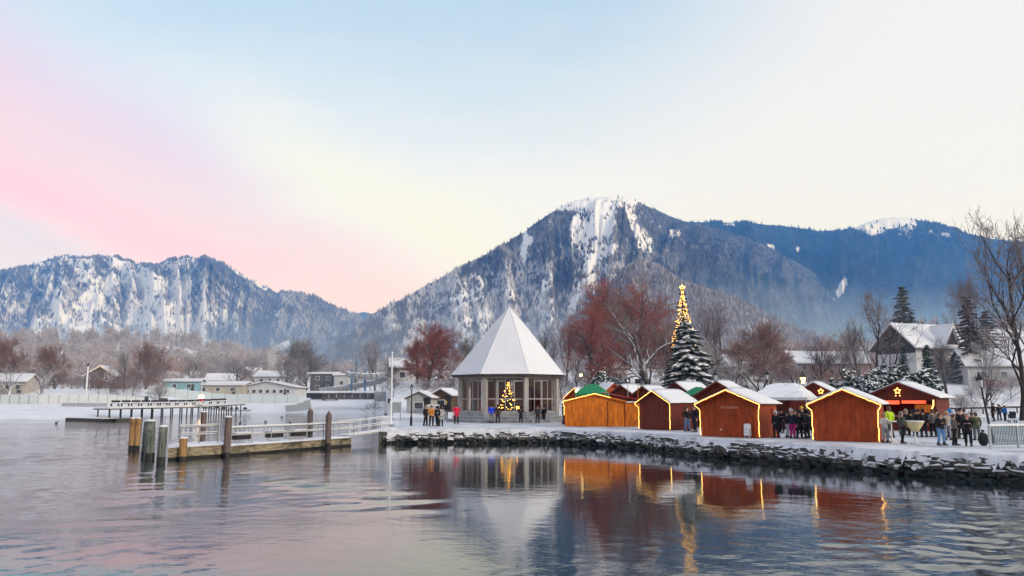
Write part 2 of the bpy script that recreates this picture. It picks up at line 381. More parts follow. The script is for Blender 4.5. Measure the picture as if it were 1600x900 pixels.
# ================================================================ LAKE
def build_water():
    a_d = np.linspace(R_(-40), R_(40), 460)
    a_l = np.linspace(R_(-180), R_(-40), 60)[:-1]; a_r = np.linspace(R_(40), R_(180), 60)[1:-1]
    A = np.concatenate([a_l, a_d, a_r])
    R = np.concatenate([np.geomspace(1.0, 12.5, 26)[:-1], np.geomspace(12.5, 230, 470), np.geomspace(230, 16000, 22)[1:]])
    RR, AA = np.meshgrid(R, A, indexing='ij')
    X = RR * np.sin(AA); Y = RR * np.cos(AA)
    fine = sstep(np.abs(np.degrees(AA)), 40, 38) * sstep(RR, 230, 120) * sstep(RR, 9, 13)
    PXs = 800 + F * X / np.maximum(Y, 1e-3) / CP
    Z = np.zeros_like(X)
    rs = np.random.RandomState(3)
    amp = 0.20 + 0.75 * sstep(fbm(X * 0.06 + 3, Y * 0.06, 3), 0.42, 0.68)
    calm = sstep(Y, 15.5, 23) * sstep(PXs, 560, 700) * (1 - 0.75 * sstep(PXs, 1120, 1420) * sstep(Y, 30, 23))                # sheltered water under the quay
    amp = amp * (1 - 0.62 * calm)
    pinkcalm = np.exp(-(((X + 2.0) / 7.0) ** 2 + ((Y - 20) / 8.0) ** 2))
    amp = amp * (1 - 0.72 * pinkcalm)
    amp = amp * (1 + 0.7 * sstep(PXs, 950, 1250) * sstep(Y, 26, 18)) * (1 + 0.9 * sstep(PXs, 600, 380) * sstep(Y, 13, 26))
    for lam, n, s in ((3.4, 4, 0.0030), (1.9, 6, 0.0034), (1.1, 8, 0.0030), (0.68, 9, 0.0022), (0.44, 8, 0.0014)):
        for _ in range(n):
            th = rs.normal(math.pi / 2 + 0.15, 0.85); l = lam * rs.uniform(0.8, 1.25); ph = rs.uniform(0, 6.28)
            k = 2 * math.pi / l
            res = sstep(RR * 0.007, l / 3.0, l / 6.0)             # drop waves the mesh cannot carry far out
            jit = 2.2 * (fbm(X * 0.35 / lam + 7 * lam, Y * 0.35 / lam + ph, 2) - 0.5) * 6.28
            Z += s * res * np.sin(k * (X * math.cos(th) + Y * math.sin(th)) + ph + jit)
    Z *= amp
    # rings running out from the jetty
    cx, cy = hx(255, 45), 45.0
    dx, dy = X - cx, Y - cy; r = np.hypot(dx, dy); an = np.degrees(np.arctan2(dx, -dy))
    win = sstep(r, 6, 10) * sstep(r, 29, 21) * sstep(an, 15, 22) * sstep(an, 46, 38)
    wv = np.sin(2 * math.pi * (r + 2.6 * (fbm(X * 0.22, Y * 0.22, 3) - 0.5)) / 2.2)
    Z += 0.046 * win * sstep(fbm(X * 0.30 + 2, Y * 0.30, 3), 0.38, 0.60) * (np.abs(wv + 0.2) * np.sign(wv + 0.2)) * (0.35 + 1.1 * fbm(X * 0.22 + 9, Y * 0.4, 2))
    # churn of a boat that just left
    ch = np.exp(-(((X + 8.6) / 3.4) ** 2 + ((Y - 15.0) / 1.25) ** 2)) + np.exp(-(((X + 10.5) / 5) ** 2 + ((Y - 12.5) / 1.4) ** 2))
    Z += ch * 0.055 * (fbm(X * 2.2, Y * 2.2, 4) - 0.5)
    Z *= fine
    P = np.stack([X, Y, Z], 2)
    m, t, p, out = new_mat('lake_surface')
    g = t.node('ShaderNodeNewGeometry').outputs['Position']
    at_ = t.node('ShaderNodeAttribute', attribute_name='foam')
    fm = t.math('MULTIPLY', at_.outputs['Fac'], t.smooth(t.noise(g, 2.4, 6, 0.65), 0.38, 0.62, 0.25, 1))
    c = t.mix(fm, (0.006, 0.020, 0.022, 1), (0.24, 0.42, 0.45, 1))
    t.put(p.inputs['Base Color'], c); p.inputs['Roughness'].default_value = 0.35; p.inputs['Specular IOR Level'].default_value = 0.0
    gl = t.node('ShaderNodeBsdfGlossy'); gl.inputs['Color'].default_value = (0.97, 0.97, 0.98, 1); gl.inputs['Roughness'].default_value = 0.025
    fr = t.node('ShaderNodeFresnel'); fr.inputs[0].default_value = 1.34
    fac = t.math('MULTIPLY_ADD', fr.outputs[0], 1.18, 0.03, clamp=True)
    fac = t.math('MULTIPLY', fac, t.smooth(fm, 0, 1, 1, 0.3))
    mx = t.node('ShaderNodeMixShader'); t.put(mx.inputs[0], fac); t.put(mx.inputs[1], p.outputs[0]); t.put(mx.inputs[2], gl.outputs[0]); t.put(out.inputs[0], mx.outputs[0])
    n1 = t.noise(t.mapping(g, (1.0, 1.6, 1.0)), 1.7, 4, 0.55); n2 = t.noise(t.mapping(g, (1.0, 1.8, 1.0), (0, 0, 0.5)), 5.0, 3, 0.5)
    b = t.node('ShaderNodeBump'); b.inputs['Distance'].default_value = 0.0065
    patch = t.smooth(t.noise(g, 0.09, 3, 0.5), 0.36, 0.62, 0.35, 1.0)
    t.put(b.inputs['Height'], t.math('MULTIPLY', t.math('ADD', n1, t.math('MULTIPLY', n2, 0.35)), t.math('MULTIPLY', patch, t.math('MULTIPLY_ADD', t.node('ShaderNodeAttribute', attribute_name='chop').outputs['Fac'], 6.5, 1.0)))); t.put(p.inputs['Normal'], b.outputs[0]); t.put(gl.inputs['Normal'], b.outputs[0]); t.put(fr.inputs['Normal'], b.outputs[0])
    me = grid_mesh('lake_water', P, m)
    vattr(me, 'foam', np.clip(ch, 0, 1))
    vattr(me, 'chop', (1 - 0.9 * win) * sstep(PXs, 640, 420) * sstep(Y, 15, 24) * (0.55 + 0.45 * sstep(fbm(X * .05, Y * .08, 3), .35, .6)) + 0.25 * sstep(PXs, 1000, 1300) * sstep(Y, 26, 20) - 0.04 * calm)
    tag(link('lake_water', me), kind='structure')
build_water()

# ================================================================ LAND
QUAY = [(596, 59.0), (700, 59.6), (850, 60.0), (872, 59.6), (1000, 53.4), (1100, 46.2), (1300, 38.4), (1400, 35.2), (1600, 31.8), (1760, 29.6), (2100, 27.0)]
_qx = [q[0] for q in QUAY]; _qd = [q[1] for q in QUAY]
def dquay(px): return np.interp(px, _qx, _qd)
def dshore(px): return np.interp(px, [-900, -100, 0, 150, 260, 360, 450, 560, 640], [100, 122, 125, 129, 152, 183, 186, 184, 178])
def ground_z(x, y):
    x = np.asarray(x, float); y = np.asarray(y, float)
    px = 800 + F * x / np.maximum(y, 0.5) / CP
    wb = sstep(px, 612, 598)
    sd = y - dshore(px)
    sl = 0.057 - 0.002 * sstep(px, 120, 330)
    zb = np.where(sd < 0, np.maximum(-1.6, sd * 0.10), np.minimum(sd, 46) * sl + np.clip(sd - 46, 0, 25) * 0.115 + np.clip(sd - 71, 0, 1e5) * 0.008)
    sq = y - dquay(px)
    back = 96.0
    sr = 0.083 + 0.010 * sstep(px, 1250, 1450)
    zq = np.where(sq < 3, -1.6, -1.6 + 2.45 * sstep(sq, 3, 6.5)) + np.clip(y - back, 0, 70) * sr + np.clip(y - back - 70, 0, 1e5) * 0.016
    z = zb * wb + zq * (1 - wb)
    z = np.maximum(z, -1.6)
    far = np.clip(y - 320, 0, 2500)
    z = z + far * 0.028 * sstep(y, 300, 900)
    z = z + 40 * sstep(y, 330, 1050) * sstep(px, 520, 230) + 34 * sstep(y, 260, 800) * sstep(px, 1330, 1460)
    rough = (fbm(x * 0.05 + 40, y * 0.05 + 11, 4) - 0.5) * 1.2 * sstep(y, 110, 300) + (fbm(x * 0.01, y * 0.01, 4) - 0.5) * 10 * sstep(y, 300, 900)
    z = np.where(z > 0.2, z + rough, z)
    return z
def gz(x, y): return float(ground_z(np.array([x]), np.array([y]))[0])
def place(px, Y, dz=0.0):
    x = hx(px, Y); return Vector((x, Y, gz(x, Y) + dz))
def build_ground():
    A = np.concatenate([np.linspace(R_(-80), R_(-36), 36)[:-1], np.linspace(R_(-36), R_(36), 420), np.linspace(R_(36), R_(80), 36)[1:]])
    D = np.concatenate([np.geomspace(22, 120, 140)[:-1], np.geomspace(120, 260, 130)[:-1], np.geomspace(260, 12000, 90)])
    DD, AA = np.meshgrid(D, A, indexing='ij')
    X = DD * np.tan(np.clip(AA, R_(-80), R_(80))); Y = DD
    Z = ground_z(X, Y)
    me = grid_mesh('ground', np.stack([X, Y, Z], 2), M['snow'])
    tag(link('ground', me), kind='structure')
build_ground()

Qpts = [Vector((hx(px, d), d, 0)) for px, d in QUAY]
def build_promenade():
    # snowed-over paving of the quay, from the wall's edge back to the rising ground
    n = 340; m = 70
    s = np.linspace(596, 2100, n); front = dquay(s)
    P = np.zeros((m + 2, n, 3))
    for j in range(m + 2):
        tt = max(0, j - 1) / m
        y = front + (108 - front) * tt ** 1.5
        x = (s - 800) / F * y * CP
        lip = 0.10 * (fbm(s * 0.09, s * 0 + 3, 3) - 0.35)
        if j <= 1: y = y - 0.12 - lip; x = x - (0.10 + lip) * sstep(s, 860, 900)
        z = 0.95 + 0.05 * (fbm(x * 0.7, y * 0.7, 4) - 0.5) + 0.10 * (1 - sstep(tt, 0, 0.03)) * fbm(s * 0.07, s * 0 + 9, 3)
        if j == 0:
            dr = np.clip(fbm(s * 0.16, s * 0 + 1, 4) * 2.2 - 0.75, 0, 1)
            z = z * 0 + 0.80 - 0.46 * dr; y = y - 0.05 - 0.20 * dr; x = x - (0.04 + 0.20 * dr) * sstep(s, 860, 900)
        P[j, :, 0] = x; P[j, :, 1] = y; P[j, :, 2] = z
    me = grid_mesh('promenade', P, M['snow_trod'])
    tag(link('promenade', me), kind='structure')
build_promenade()

def build_quay_wall():
    root = thing('quay_wall', 'long low quay wall of dark rubble stone dusted with snow along the water', 'quay wall'); tag(root, kind='thing')
    # core behind the stones
    P = []
    for z, off in ((-0.9, -0.30), (0.05, -0.12), (0.9, 0.22)):
        row = []
        for i, q in enumerate(Qpts):
            a = Qpts[max(0, i - 1)]; b = Qpts[min(len(Qpts) - 1, i + 1)]
            t = (b - a).normalized(); nrm = Vector((-t.y, t.x, 0))        # points inland
            row.append(q + nrm * off + Vector((0, 0, z)))
        P.append([[*p] for p in row])
    link('wall_core', grid_mesh('wall_core', np.array(P), M['stone_wet'], False), root)
    e = Qpts[0]
    b = MB(); b.box((e.x + 0.2, e.y + 9.0, 0.2), (0.6, 18.5, 1.3)); b.build('end_face', M['stone'], root)
    rs = random.Random(5)
    kinds = []
    for k in range(10):
        bm = bmesh.new(); bmesh.ops.create_cube(bm, size=1.0)
        bmesh.ops.bevel(bm, geom=list(bm.edges), offset=0.17, segments=1, affect='EDGES')
        for v in bm.verts: v.co += Vector((rs.uniform(-.12, .12), rs.uniform(-.12, .12), rs.uniform(-.13, .13)))
        me = bpy.data.meshes.new('stone'); bm.to_mesh(me); bm.free(); me.materials.append(M['stone']); kinds.append(me)
    wet = []
    for me in kinds:
        c = me.copy(); c.materials.clear(); c.materials.append(M['stone_wet']); wet.append(c)
    cand = []
    for i in range(len(Qpts) - 2):
        a, b = Qpts[i], Qpts[i + 1]; L = (b - a).length; t = (b - a) / L; nrm = Vector((-t.y, t.x, 0))
        for cz, off, h in ((-0.06, -0.34, 0.28), (0.16, -0.24, 0.25), (0.36, -0.15, 0.23), (0.54, -0.05, 0.22), (0.71, 0.04, 0.22)):
            s = rs.uniform(0, 0.3)
            while s < L:
                w = rs.uniform(0.24, 0.80)
                p = a + t * (s + w / 2) + nrm * (off + rs.uniform(-.07, .04)) + Vector((0, 0, cz + rs.uniform(-.06, .06)))
                cand.append((p.length, p, w * rs.uniform(0.92, 1.1), h * rs.uniform(0.75, 1.5), math.atan2(t.y, t.x) + rs.uniform(-.14, .14), rs.randrange(10), cz < 0.25))
                s += w
    vis = [c for c in cand if proj(*c[1])[0] < 1640]
    vis.sort(key=lambda c: c[0])
    near = vis[:295]; rest = vis[295:]
    for d, p, w, h, rz, k, lowc in near:
        o = bpy.data.objects.new('stone', (wet if lowc else kinds)[k]); COL.objects.link(o); o.parent = root
        o.location = p; o.rotation_euler = (rs.uniform(-.16, .16), rs.uniform(-.12, .12), rz); o.scale = (w, 0.42, h)
    V = []; Q = []
    far = MB()
    for d, p, w, h, rz, k, lowc in rest:
        me = kinds[k]; Mx = Matrix.Translation(p) @ Matrix.Rotation(rz, 4, 'Z') @ Matrix.Diagonal((w, 0.42, h, 1))
        far.add([Mx @ v.co for v in me.vertices], [tuple(f.vertices) for f in me.polygons], 1 if lowc else 0)
    o = far.build('rubble', [M['stone'], M['stone_wet']], root); tag(o, kind='stuff')
    # drain mouth in the wall
    px = 1133; d = float(np.interp(px, _qx, _qd)); c = Vector((hx(px, d), d, 0.18))
    a, b2 = Qpts[5], Qpts[6]; t = (b2 - a).normalized(); nrm = Vector((-t.y, t.x, 0))
    ar = MB(); n = 9
    for k in range(n):
        th0 = math.pi * k / n; th1 = math.pi * (k + 1) / n
        for (r0, r1, o0, o1) in ((0.42, 0.72, -0.62, -0.28),):
            q = [(r, th) for th in (th0 + .03, th1 - .03) for r in (r0, r1)]
            vs = [c + t * (math.cos(th) * r) + nrm * o + Vector((0, 0, math.sin(th) * r * 0.72)) for o in (o0, o1) for r, th in q]
            ar.add(vs, [(0, 1, 3, 2), (4, 6, 7, 5), (0, 2, 6, 4), (1, 5, 7, 3), (0, 4, 5, 1), (2, 3, 7, 6)])
    ar.build('drain_arch', M['stone'], root, fix=True)
    hb = MB(); hb.add([c + t * (math.cos(math.pi * k / 12) * 0.44) + nrm * -0.42 + Vector((0, 0, math.sin(math.pi * k / 12) * 0.33)) for k in range(13)] + [c + t * s + nrm * -0.42 + Vector((0, 0, -.6)) for s in (-.44, .44)], [tuple(range(13)) + (13, 14)])
    hb.build('drain_shade', M['black'], root)  # flat black sheet stands for the shade inside the drain
build_quay_wall()

# ================================================================ MOUNTAINS
def interp_sil(sil, px): return np.interp(px, [s[0] for s in sil], [s[1] for s in sil])
def poly_soft(px, py, poly, soft):
    """signed softness inside a polygon in degrees-of-arc units (used only to lay out where the snowfields are)"""
    inside = np.zeros(px.shape, bool); dist = np.full(px.shape, 1e9); n = len(poly)
    for i in range(n):
        x0, y0 = poly[i]; x1, y1 = poly[(i + 1) % n]
        cond = ((y0 > py) != (y1 > py)) & (px < (x1 - x0) * (py - y0) / (y1 - y0 + 1e-9) + x0)
        inside ^= cond
        t = np.clip(((px - x0) * (x1 - x0) + (py - y0) * (y1 - y0)) / ((x1 - x0) ** 2 + (y1 - y0) ** 2 + 1e-9), 0, 1)
        dist = np.minimum(dist, np.hypot(px - x0 - t * (x1 - x0), py - y0 - t * (y1 - y0)))
    return np.where(inside, sstep(dist, -soft, soft), sstep(-dist, -soft, soft))

def tree_mat(name, base, top, snow):
    m, t, p, out = new_mat(name)
    fr = t.node('ShaderNodeAttribute', attribute_name='frost').outputs['Fac']
    g = t.node('ShaderNodeNewGeometry'); sn = t.node('ShaderNodeSeparateXYZ'); t.put(sn.inputs[0], g.outputs['Normal'])
    c = t.mix(t.noise(g.outputs['Position'], 0.02, 3), base, top)
    c = t.mix(t.math('MULTIPLY', fr, t.smooth(sn.outputs[2], -0.2, 0.35, 0.55, 1.0)), c, snow)
    t.put(p.inputs['Base Color'], c); p.inputs['Roughness'].default_value = 0.9; p.inputs['Specular IOR Level'].default_value = 0.1
    return m
def slope_mat(name, floor, rock, lo=0.36, hi=0.62, scale=0.02):
    m, t, p, out = new_mat(name)
    s = t.node('ShaderNodeAttribute', attribute_name='snow').outputs['Fac']
    g = t.node('ShaderNodeNewGeometry').outputs['Position']
    n1 = t.noise(g, scale, 7, 0.65); n2 = t.noise(t.mapping(g, (1, 1, 0.4)), scale * 0.25, 5, 0.6)
    v = t.math('ADD', s, t.math('MULTIPLY', t.math('SUBTRACT', t.math('ADD', t.math('MULTIPLY', n1, 0.65), t.math('MULTIPLY', n2, 0.35)), 0.5), 1.1))
    c = t.mix(t.smooth(n2, 0.35, 0.65), floor, rock)
    c = t.mix(t.smooth(v, lo, hi), c, SNOW)
    t.put(p.inputs['Base Color'], c); p.inputs['Roughness'].default_value = 0.9; p.inputs['Specular IOR Level'].default_value = 0.1
    return m

def mountain(name, sil, px0, px1, Dr, Df, foot_py, snow_fn, m_slope, m_tree, ntree, th, cols=520, rows=210, gully=0.16, seed=0, frost_fn=None, dens_fn=None, power=1.15, spur=0.02, crag=1.6):
    """a heightfield: the crest line seen from the lake, its slope falling to the foot, and a back side"""
    px = np.linspace(px0, px1, cols); D0 = np.interp(px, *Dr) if isinstance(Dr, tuple) else np.full(cols, Dr)
    D1 = np.interp(px, *Df) if isinstance(Df, tuple) else np.full(cols, Df)
    pyr = interp_sil(sil, px) + crag * (fbm(px * 0.09 + seed, px * 0 + seed, 4) - 0.5) * 2
    Hr = CZ + (623.0 - pyr) * D0 / F * (1 / CP) ** 0 * 1.0
    Hf = CZ + (623.0 - foot_py) * D1 / F
    T = np.concatenate([np.linspace(-0.35, 0, 14)[:-1], np.linspace(0, 1, rows) ** 0.9])
    TT, PP = np.meshgrid(T, px, indexing='ij')
    DD = D0 + (D1 - D0) * TT; X = (PP - 800) / F * DD * CP; Y = DD
    f = np.where(TT < 0, 1 + TT * 1.6, (1 - np.clip(TT, 0, 1)) ** power)
    base = Hf + (Hr - Hf) * f
    w = np.clip(TT, 0, 1); env = np.minimum(w * 5, 1) * np.minimum((1 - w) * 2.2, 1)
    q = (PP + 46 * w * np.sin(seed + PP * 0.011) + 30 * (fbm(X * 0.0006 + seed, Y * 0.0006, 3) - 0.5))
    rid = ridged(q * spur + seed, w * 0.9 + seed, 4, 0.55)
    ero = ridged(X * 0.0016 + seed, Y * 0.0016, 5, 0.55)
    Z = base + (Hr - Hf) * gully * env * ((rid - 0.55) * 1.5 + (ero - 0.55) * 0.9)
    # never rise above the crest line as seen from the shore
    lim = CZ + (623.0 - pyr[None, :]) * DD / F
    Z = np.where(TT > 0.0, np.minimum(Z, lim - 0.004 * (Hr - Hf) * np.minimum(w * 30, 1)), Z)
    gx = np.gradient(Z, axis=1); shade = np.clip(gx / (np.abs(gx).mean() * 2 + 1e-6), -1, 1)
    PY = 450 - F * (-(Y) * SP + (Z - CZ) * CP) / (Y * CP + (Z - CZ) * SP)
    snow = np.clip(snow_fn(PP, PY, rid, shade), 0, 1)
    P = np.stack([X, Y, Z], 2)
    me = grid_mesh(name, P, m_slope)
    vattr(me, 'snow', snow)
    o = tag(link(name, me), kind='structure')
    # forest: one low spruce per spot, thinner on the snowfields
    rs = np.random.RandomState(seed + 11)
    N = ntree * 6
    fi = rs.rand(N) ** 0.85 * (rows - 2) + 13; fj = rs.rand(N) * (cols - 2)
    i0 = fi.astype(int); j0 = fj.astype(int); fi -= i0; fj -= j0
    i0 = np.clip(i0, 0, P.shape[0] - 2)
    def lerp(Aa):
        fa = fi[:, None] if Aa.ndim == 3 else fi; fb = fj[:, None] if Aa.ndim == 3 else fj
        return (Aa[i0, j0] * (1 - fb) + Aa[i0, j0 + 1] * fb) * (1 - fa) + (Aa[i0 + 1, j0] * (1 - fb) + Aa[i0 + 1, j0 + 1] * fb) * fa
    pos = lerp(P); sn = lerp(snow); pp = lerp(PP); py = lerp(PY)
    cl = fbm(pos[:, 0] * 0.012, pos[:, 1] * 0.012 + pos[:, 2] * 0.01, 3)
    prob = np.clip(1.15 - 1.25 * sn + (cl - 0.5) * 1.2, 0.02, 1)
    if dens_fn is not None: prob = prob * dens_fn(pp, py)
    keep = rs.rand(N) < prob
    pos = pos[keep][:ntree]; sn = sn[keep][:ntree]; pp = pp[keep][:ntree]; py = py[keep][:ntree]
    n = len(pos)
    dist = np.hypot(pos[:, 0], pos[:, 1])
    h = th * rs.uniform(0.55, 1.3, n); r = h * rs.uniform(0.20, 0.30, n)
    k = 5
    an = np.arange(k) * 2 * math.pi / k
    ph = rs.rand(n) * 6.28
    ring = np.stack([np.cos(an[None] + ph[:, None]) * r[:, None], np.sin(an[None] + ph[:, None]) * r[:, None], np.zeros((n, k))], 2) + pos[:, None, :]
    ring[:, :, 2] -= h[:, None] * 0.08
    lean = rs.uniform(-.08, .08, (n, 2)) * h[:, None]
    tip = pos + np.concatenate([lean, h[:, None]], 1)
    V = np.concatenate([ring, tip[:, None, :]], 1).reshape(-1, 3)
    b = np.arange(n)[:, None] * (k + 1)
    tri = np.stack([np.stack([np.full(n, 0) + j, np.full(n, 0) + (j + 1) % k, np.full(n, k)], 1) for j in range(k)], 1) + b[:, :, None]
    tm = raw_mesh(name + '_forest', V, tri.reshape(-1, 3), m_tree)
    fr = frost_fn(pp, py, rs) if frost_fn else rs.rand(n) * 0.4
    vattr(tm, 'frost', np.repeat(np.clip(fr, 0, 1), k + 1))
    tag(link('mountain_forest', tm), kind='stuff')
    return o

SIL_MAIN = [(440, 585), (500, 556), (540, 528), (560, 512), (577, 492), (600, 480), (640, 460), (700, 426), (760, 396), (800, 372), (822, 358), (845, 340), (870, 325), (890, 313), (905, 308), (930, 304), (960, 303), (985, 303), (1000, 309), (1040, 328), (1080, 343), (1120, 351), (1170, 366), (1220, 388), (1280, 424), (1330, 462), (1380, 506), (1440, 560), (1480, 595)]
SIL_RIGHT = [(960, 395), (1000, 370), (1040, 352), (1078, 343), (1110, 344), (1140, 345), (1165, 345), (1200, 347), (1230, 350), (1255, 352), (1290, 359), (1320, 357), (1352, 353), (1372, 344), (1390, 339), (1420, 336), (1442, 337), (1480, 347), (1520, 359), (1560, 368), (1600, 375), (1700, 400), (1850, 440)]
SIL_LEFT = [(-330, 470), (-200, 440), (-100, 432), (0, 421), (40, 409), (85, 397), (105, 402), (130, 401), (160, 400), (200, 411), (235, 413), (252, 407), (275, 399), (298, 405), (312, 402), (330, 408), (362, 424), (400, 445), (430, 457), (460, 458), (485, 462), (520, 480), (550, 490), (580, 520), (640, 560)]
SIL_GAP = [(440, 520), (500, 488), (545, 491), (565, 488), (580, 491), (620, 500), (700, 520)]
SIL_HILL = [(800, 575), (850, 548), (880, 512), (920, 476), (960, 438), (985, 412), (1005, 400), (1035, 412), (1070, 436), (1120, 452), (1180, 478), (1230, 506), (1290, 528), (1350, 552), (1400, 572)]

SNOWCAP = [(838, 346), (905, 306), (985, 302), (1005, 312), (1000, 330), (985, 322), (968, 326), (955, 330), (935, 330), (905, 330), (870, 330)]
BOWL = [(893, 348), (905, 322), (950, 316), (972, 330), (968, 350), (958, 372), (975, 383), (960, 402), (935, 418), (922, 430), (900, 452), (893, 468), (903, 445), (912, 415), (895, 385), (890, 365)]
STRIP2 = [(975, 312), (995, 320), (1005, 345), (1025, 370), (1030, 392), (1015, 405), (1000, 385), (988, 352)]
SCREE = [(818, 360), (836, 372), (826, 392), (820, 418), (812, 400), (815, 380)]
def snow_main(px, py, rid, sh):
    s = 0.30 * poly_soft(px, py, [(560, 520), (640, 470), (760, 430), (850, 425), (890, 480), (850, 540), (700, 530)], 30)
    s = s + 0.22 * (rid > 0.62) + 0.10
    n = 0.5 * (fbm(px * 0.05, py * 0.05, 4) - 0.5) + 0.8 * (fbm(px * 0.16, py * 0.13, 4) - 0.5)
    s = s + n * 0.6
    for poly, soft, k in ((SNOWCAP, 4, 0.95), (BOWL, 8, 0.80), (STRIP2, 8, 0.70), (SCREE, 4, 0.9), ([(905, 442), (932, 426), (938, 432), (912, 462), (898, 496), (884, 494), (892, 468)], 4, 1.0)):
        s = np.maximum(s, poly_soft(px, py, poly, soft) * (k + n * 0.75))
    patch = poly_soft(px, py, [(1000, 330), (1060, 350), (1130, 385), (1120, 400), (1060, 385), (1020, 350)], 10)
    s = np.maximum(s, patch * (0.35 + 1.6 * n))
    s = s * (1 - 0.55 * sstep(px, 1040, 1120)) - 0.12 * sstep(px, 620, 480)
    return s
def frost_main(px, py, rs):
    n = 0.5 * fbm(px * 0.045, py * 0.045, 3) + 0.5 * fbm(px * 0.17, py * 0.13, 3)
    f = 0.13 + 0.85 * sstep(n, 0.42, 0.58) * sstep(py, 370, 450) * sstep(px, 540, 640) + 0.22 * sstep(n, 0.45, 0.6)
    f = f + 0.45 * sstep(py, 330, 312)
    return f * (1 - 0.85 * sstep(px, 1000, 1100)) * rs.uniform(0.4, 1.25, len(px))
def snow_right(px, py, rid, sh):
    n = fbm(px * 0.06 + 30, py * 0.06, 4) - 0.5
    s = 0.02 + n * 0.25
    cap = poly_soft(px, py, [(1345, 356), (1388, 337), (1445, 336), (1452, 352), (1405, 358), (1380, 368)], 3)
    s = np.maximum(s, cap * 1.0 + n * 0.5)
    band = poly_soft(px, py, [(1385, 362), (1410, 354), (1455, 352), (1500, 362), (1515, 372), (1450, 371), (1400, 372)], 4)
    s = np.maximum(s, band * (0.5 + n * 1.4))
    for poly in ([(1137, 343), (1157, 343), (1158, 352), (1140, 352)], [(1108, 358), (1114, 360), (1134, 396), (1130, 397)], [(1208, 382), (1222, 382), (1220, 393), (1210, 393)],
                 [(1255, 386), (1262, 386), (1261, 393), (1256, 393)], [(1326, 436), (1336, 436), (1333, 450), (1318, 468), (1308, 470), (1318, 452)], [(1272, 488), (1290, 485), (1288, 500), (1278, 500)]):
        s = np.maximum(s, poly_soft(px, py, poly, 1.2) * 1.2)
    return s
def snow_left(px, py, rid, sh):
    n = 0.6 * (fbm((px - .7 * py) * 0.035 + 3, py * 0.03 + 8, 5) - 0.5) + 0.8 * (fbm((px - .8 * py) * 0.12 + 3, py * 0.08 + 8, 4) - 0.5)
    s = 0.40 + n * 1.3 + 0.30 * (rid - 0.5) * 2 + 0.16 * sh
    s = s + 0.25 * sstep(py, 440, 500) * sstep(px, 420, 300)
    s = s - 0.30 * sstep(px, 270, 400)
    for poly, k in (([(150, 425), (172, 428), (166, 450), (150, 470), (136, 492), (128, 486), (145, 455)], 1.0), ([(192, 428), (212, 424), (236, 440), (228, 462), (208, 450)], 1.0),
                    ([(270, 430), (290, 425), (292, 450), (280, 480), (262, 470)], 0.9), ([(330, 404), (366, 420), (412, 449), (408, 456), (362, 430)], 0.85)):
        s = np.maximum(s, poly_soft(px, py, poly, 7) * k + n * 0.4)
    return s
def frost_left(px, py, rs):
    n = 0.55 * fbm((px - .7 * py) * 0.05 + 5, py * 0.04, 4) + 0.45 * fbm((px - .8 * py) * 0.16 + 5, py * 0.11, 3)
    f = 0.26 + 0.85 * sstep(n, 0.44, 0.58) * sstep(py, 420, 450) * (1 - 0.55 * sstep(px, 300, 420))
    return f * rs.uniform(0.4, 1.2, len(px))

TM = tree_mat('spruce_frosted', (0.030, 0.032, 0.036, 1), (0.06, 0.06, 0.064, 1), (0.66, 0.66, 0.68, 1))
TD = tree_mat('spruce_dark', (0.010, 0.016, 0.022, 1), (0.02, 0.026, 0.03, 1), (0.5, 0.53, 0.6, 1))
TB = tree_mat('bare_hill_wood', (0.10, 0.092, 0.095, 1), (0.17, 0.155, 0.15, 1), (0.5, 0.5, 0.52, 1))
SM = slope_mat('slope_main', (0.05, 0.055, 0.065, 1), (0.11, 0.115, 0.13, 1))
SR = slope_mat('slope_right', (0.02, 0.028, 0.04, 1), (0.03, 0.04, 0.05, 1))
SH = slope_mat('slope_hill', (0.16, 0.15, 0.15, 1), (0.3, 0.3, 0.31, 1), 0.5, 0.9, 0.05)
mountain('mountain_left', SIL_LEFT, -330, 640, 5400, 2600, 640, snow_left, SM, TM, 42000, 19, seed=2, frost_fn=frost_left, cols=620, rows=210, gully=0.30, spur=0.022, crag=4.0)
mountain('mountain_gap', SIL_GAP, 440, 700, 8600, 7400, 640, lambda px, py, r, s: 0.12 + 0.6 * (fbm(px * .08, py * .08, 4) - .5), SR, TD, 3000, 30, seed=4, cols=120, rows=40, gully=0.1)
mountain('mountain_right', SIL_RIGHT, 960, 1850, 6400, 2600, 640, snow_right, SR, TD, 42000, 27, seed=5, cols=460, rows=190, gully=0.22, spur=0.014, frost_fn=lambda px, py, rs: rs.rand(len(px)) * 0.14 * sstep(fbm(px * .03, py * .05, 4), .42, .6) + 0.45 * sstep(py, 440, 540) * rs.rand(len(px)) * sstep(fbm(px * .02 + 5, py * .03, 4), .4, .6))
mountain('mountain_main', SIL_MAIN, 440, 1480, ([440, 577, 960, 1080, 1480], [2300, 2500, 3000, 4300, 5200]), 1650, 640, snow_main, SM, TM, 62000, 12.5, seed=9, frost_fn=frost_main, cols=620, rows=230, gully=0.15, spur=0.024)
mountain('wooded_hill', SIL_HILL, 800, 1400, 1500, 800, 625, lambda px, py, r, s: 0.35 + 0.8 * (fbm(px * .05, py * .05, 4) - .5), SH, TB, 12000, 9, seed=6, cols=220, rows=70, gully=0.07, frost_fn=lambda px, py, rs: rs.rand(len(px)) ** 2 * 0.6 + 0.4 * sstep(py, 470, 540) * sstep(px, 950, 880))

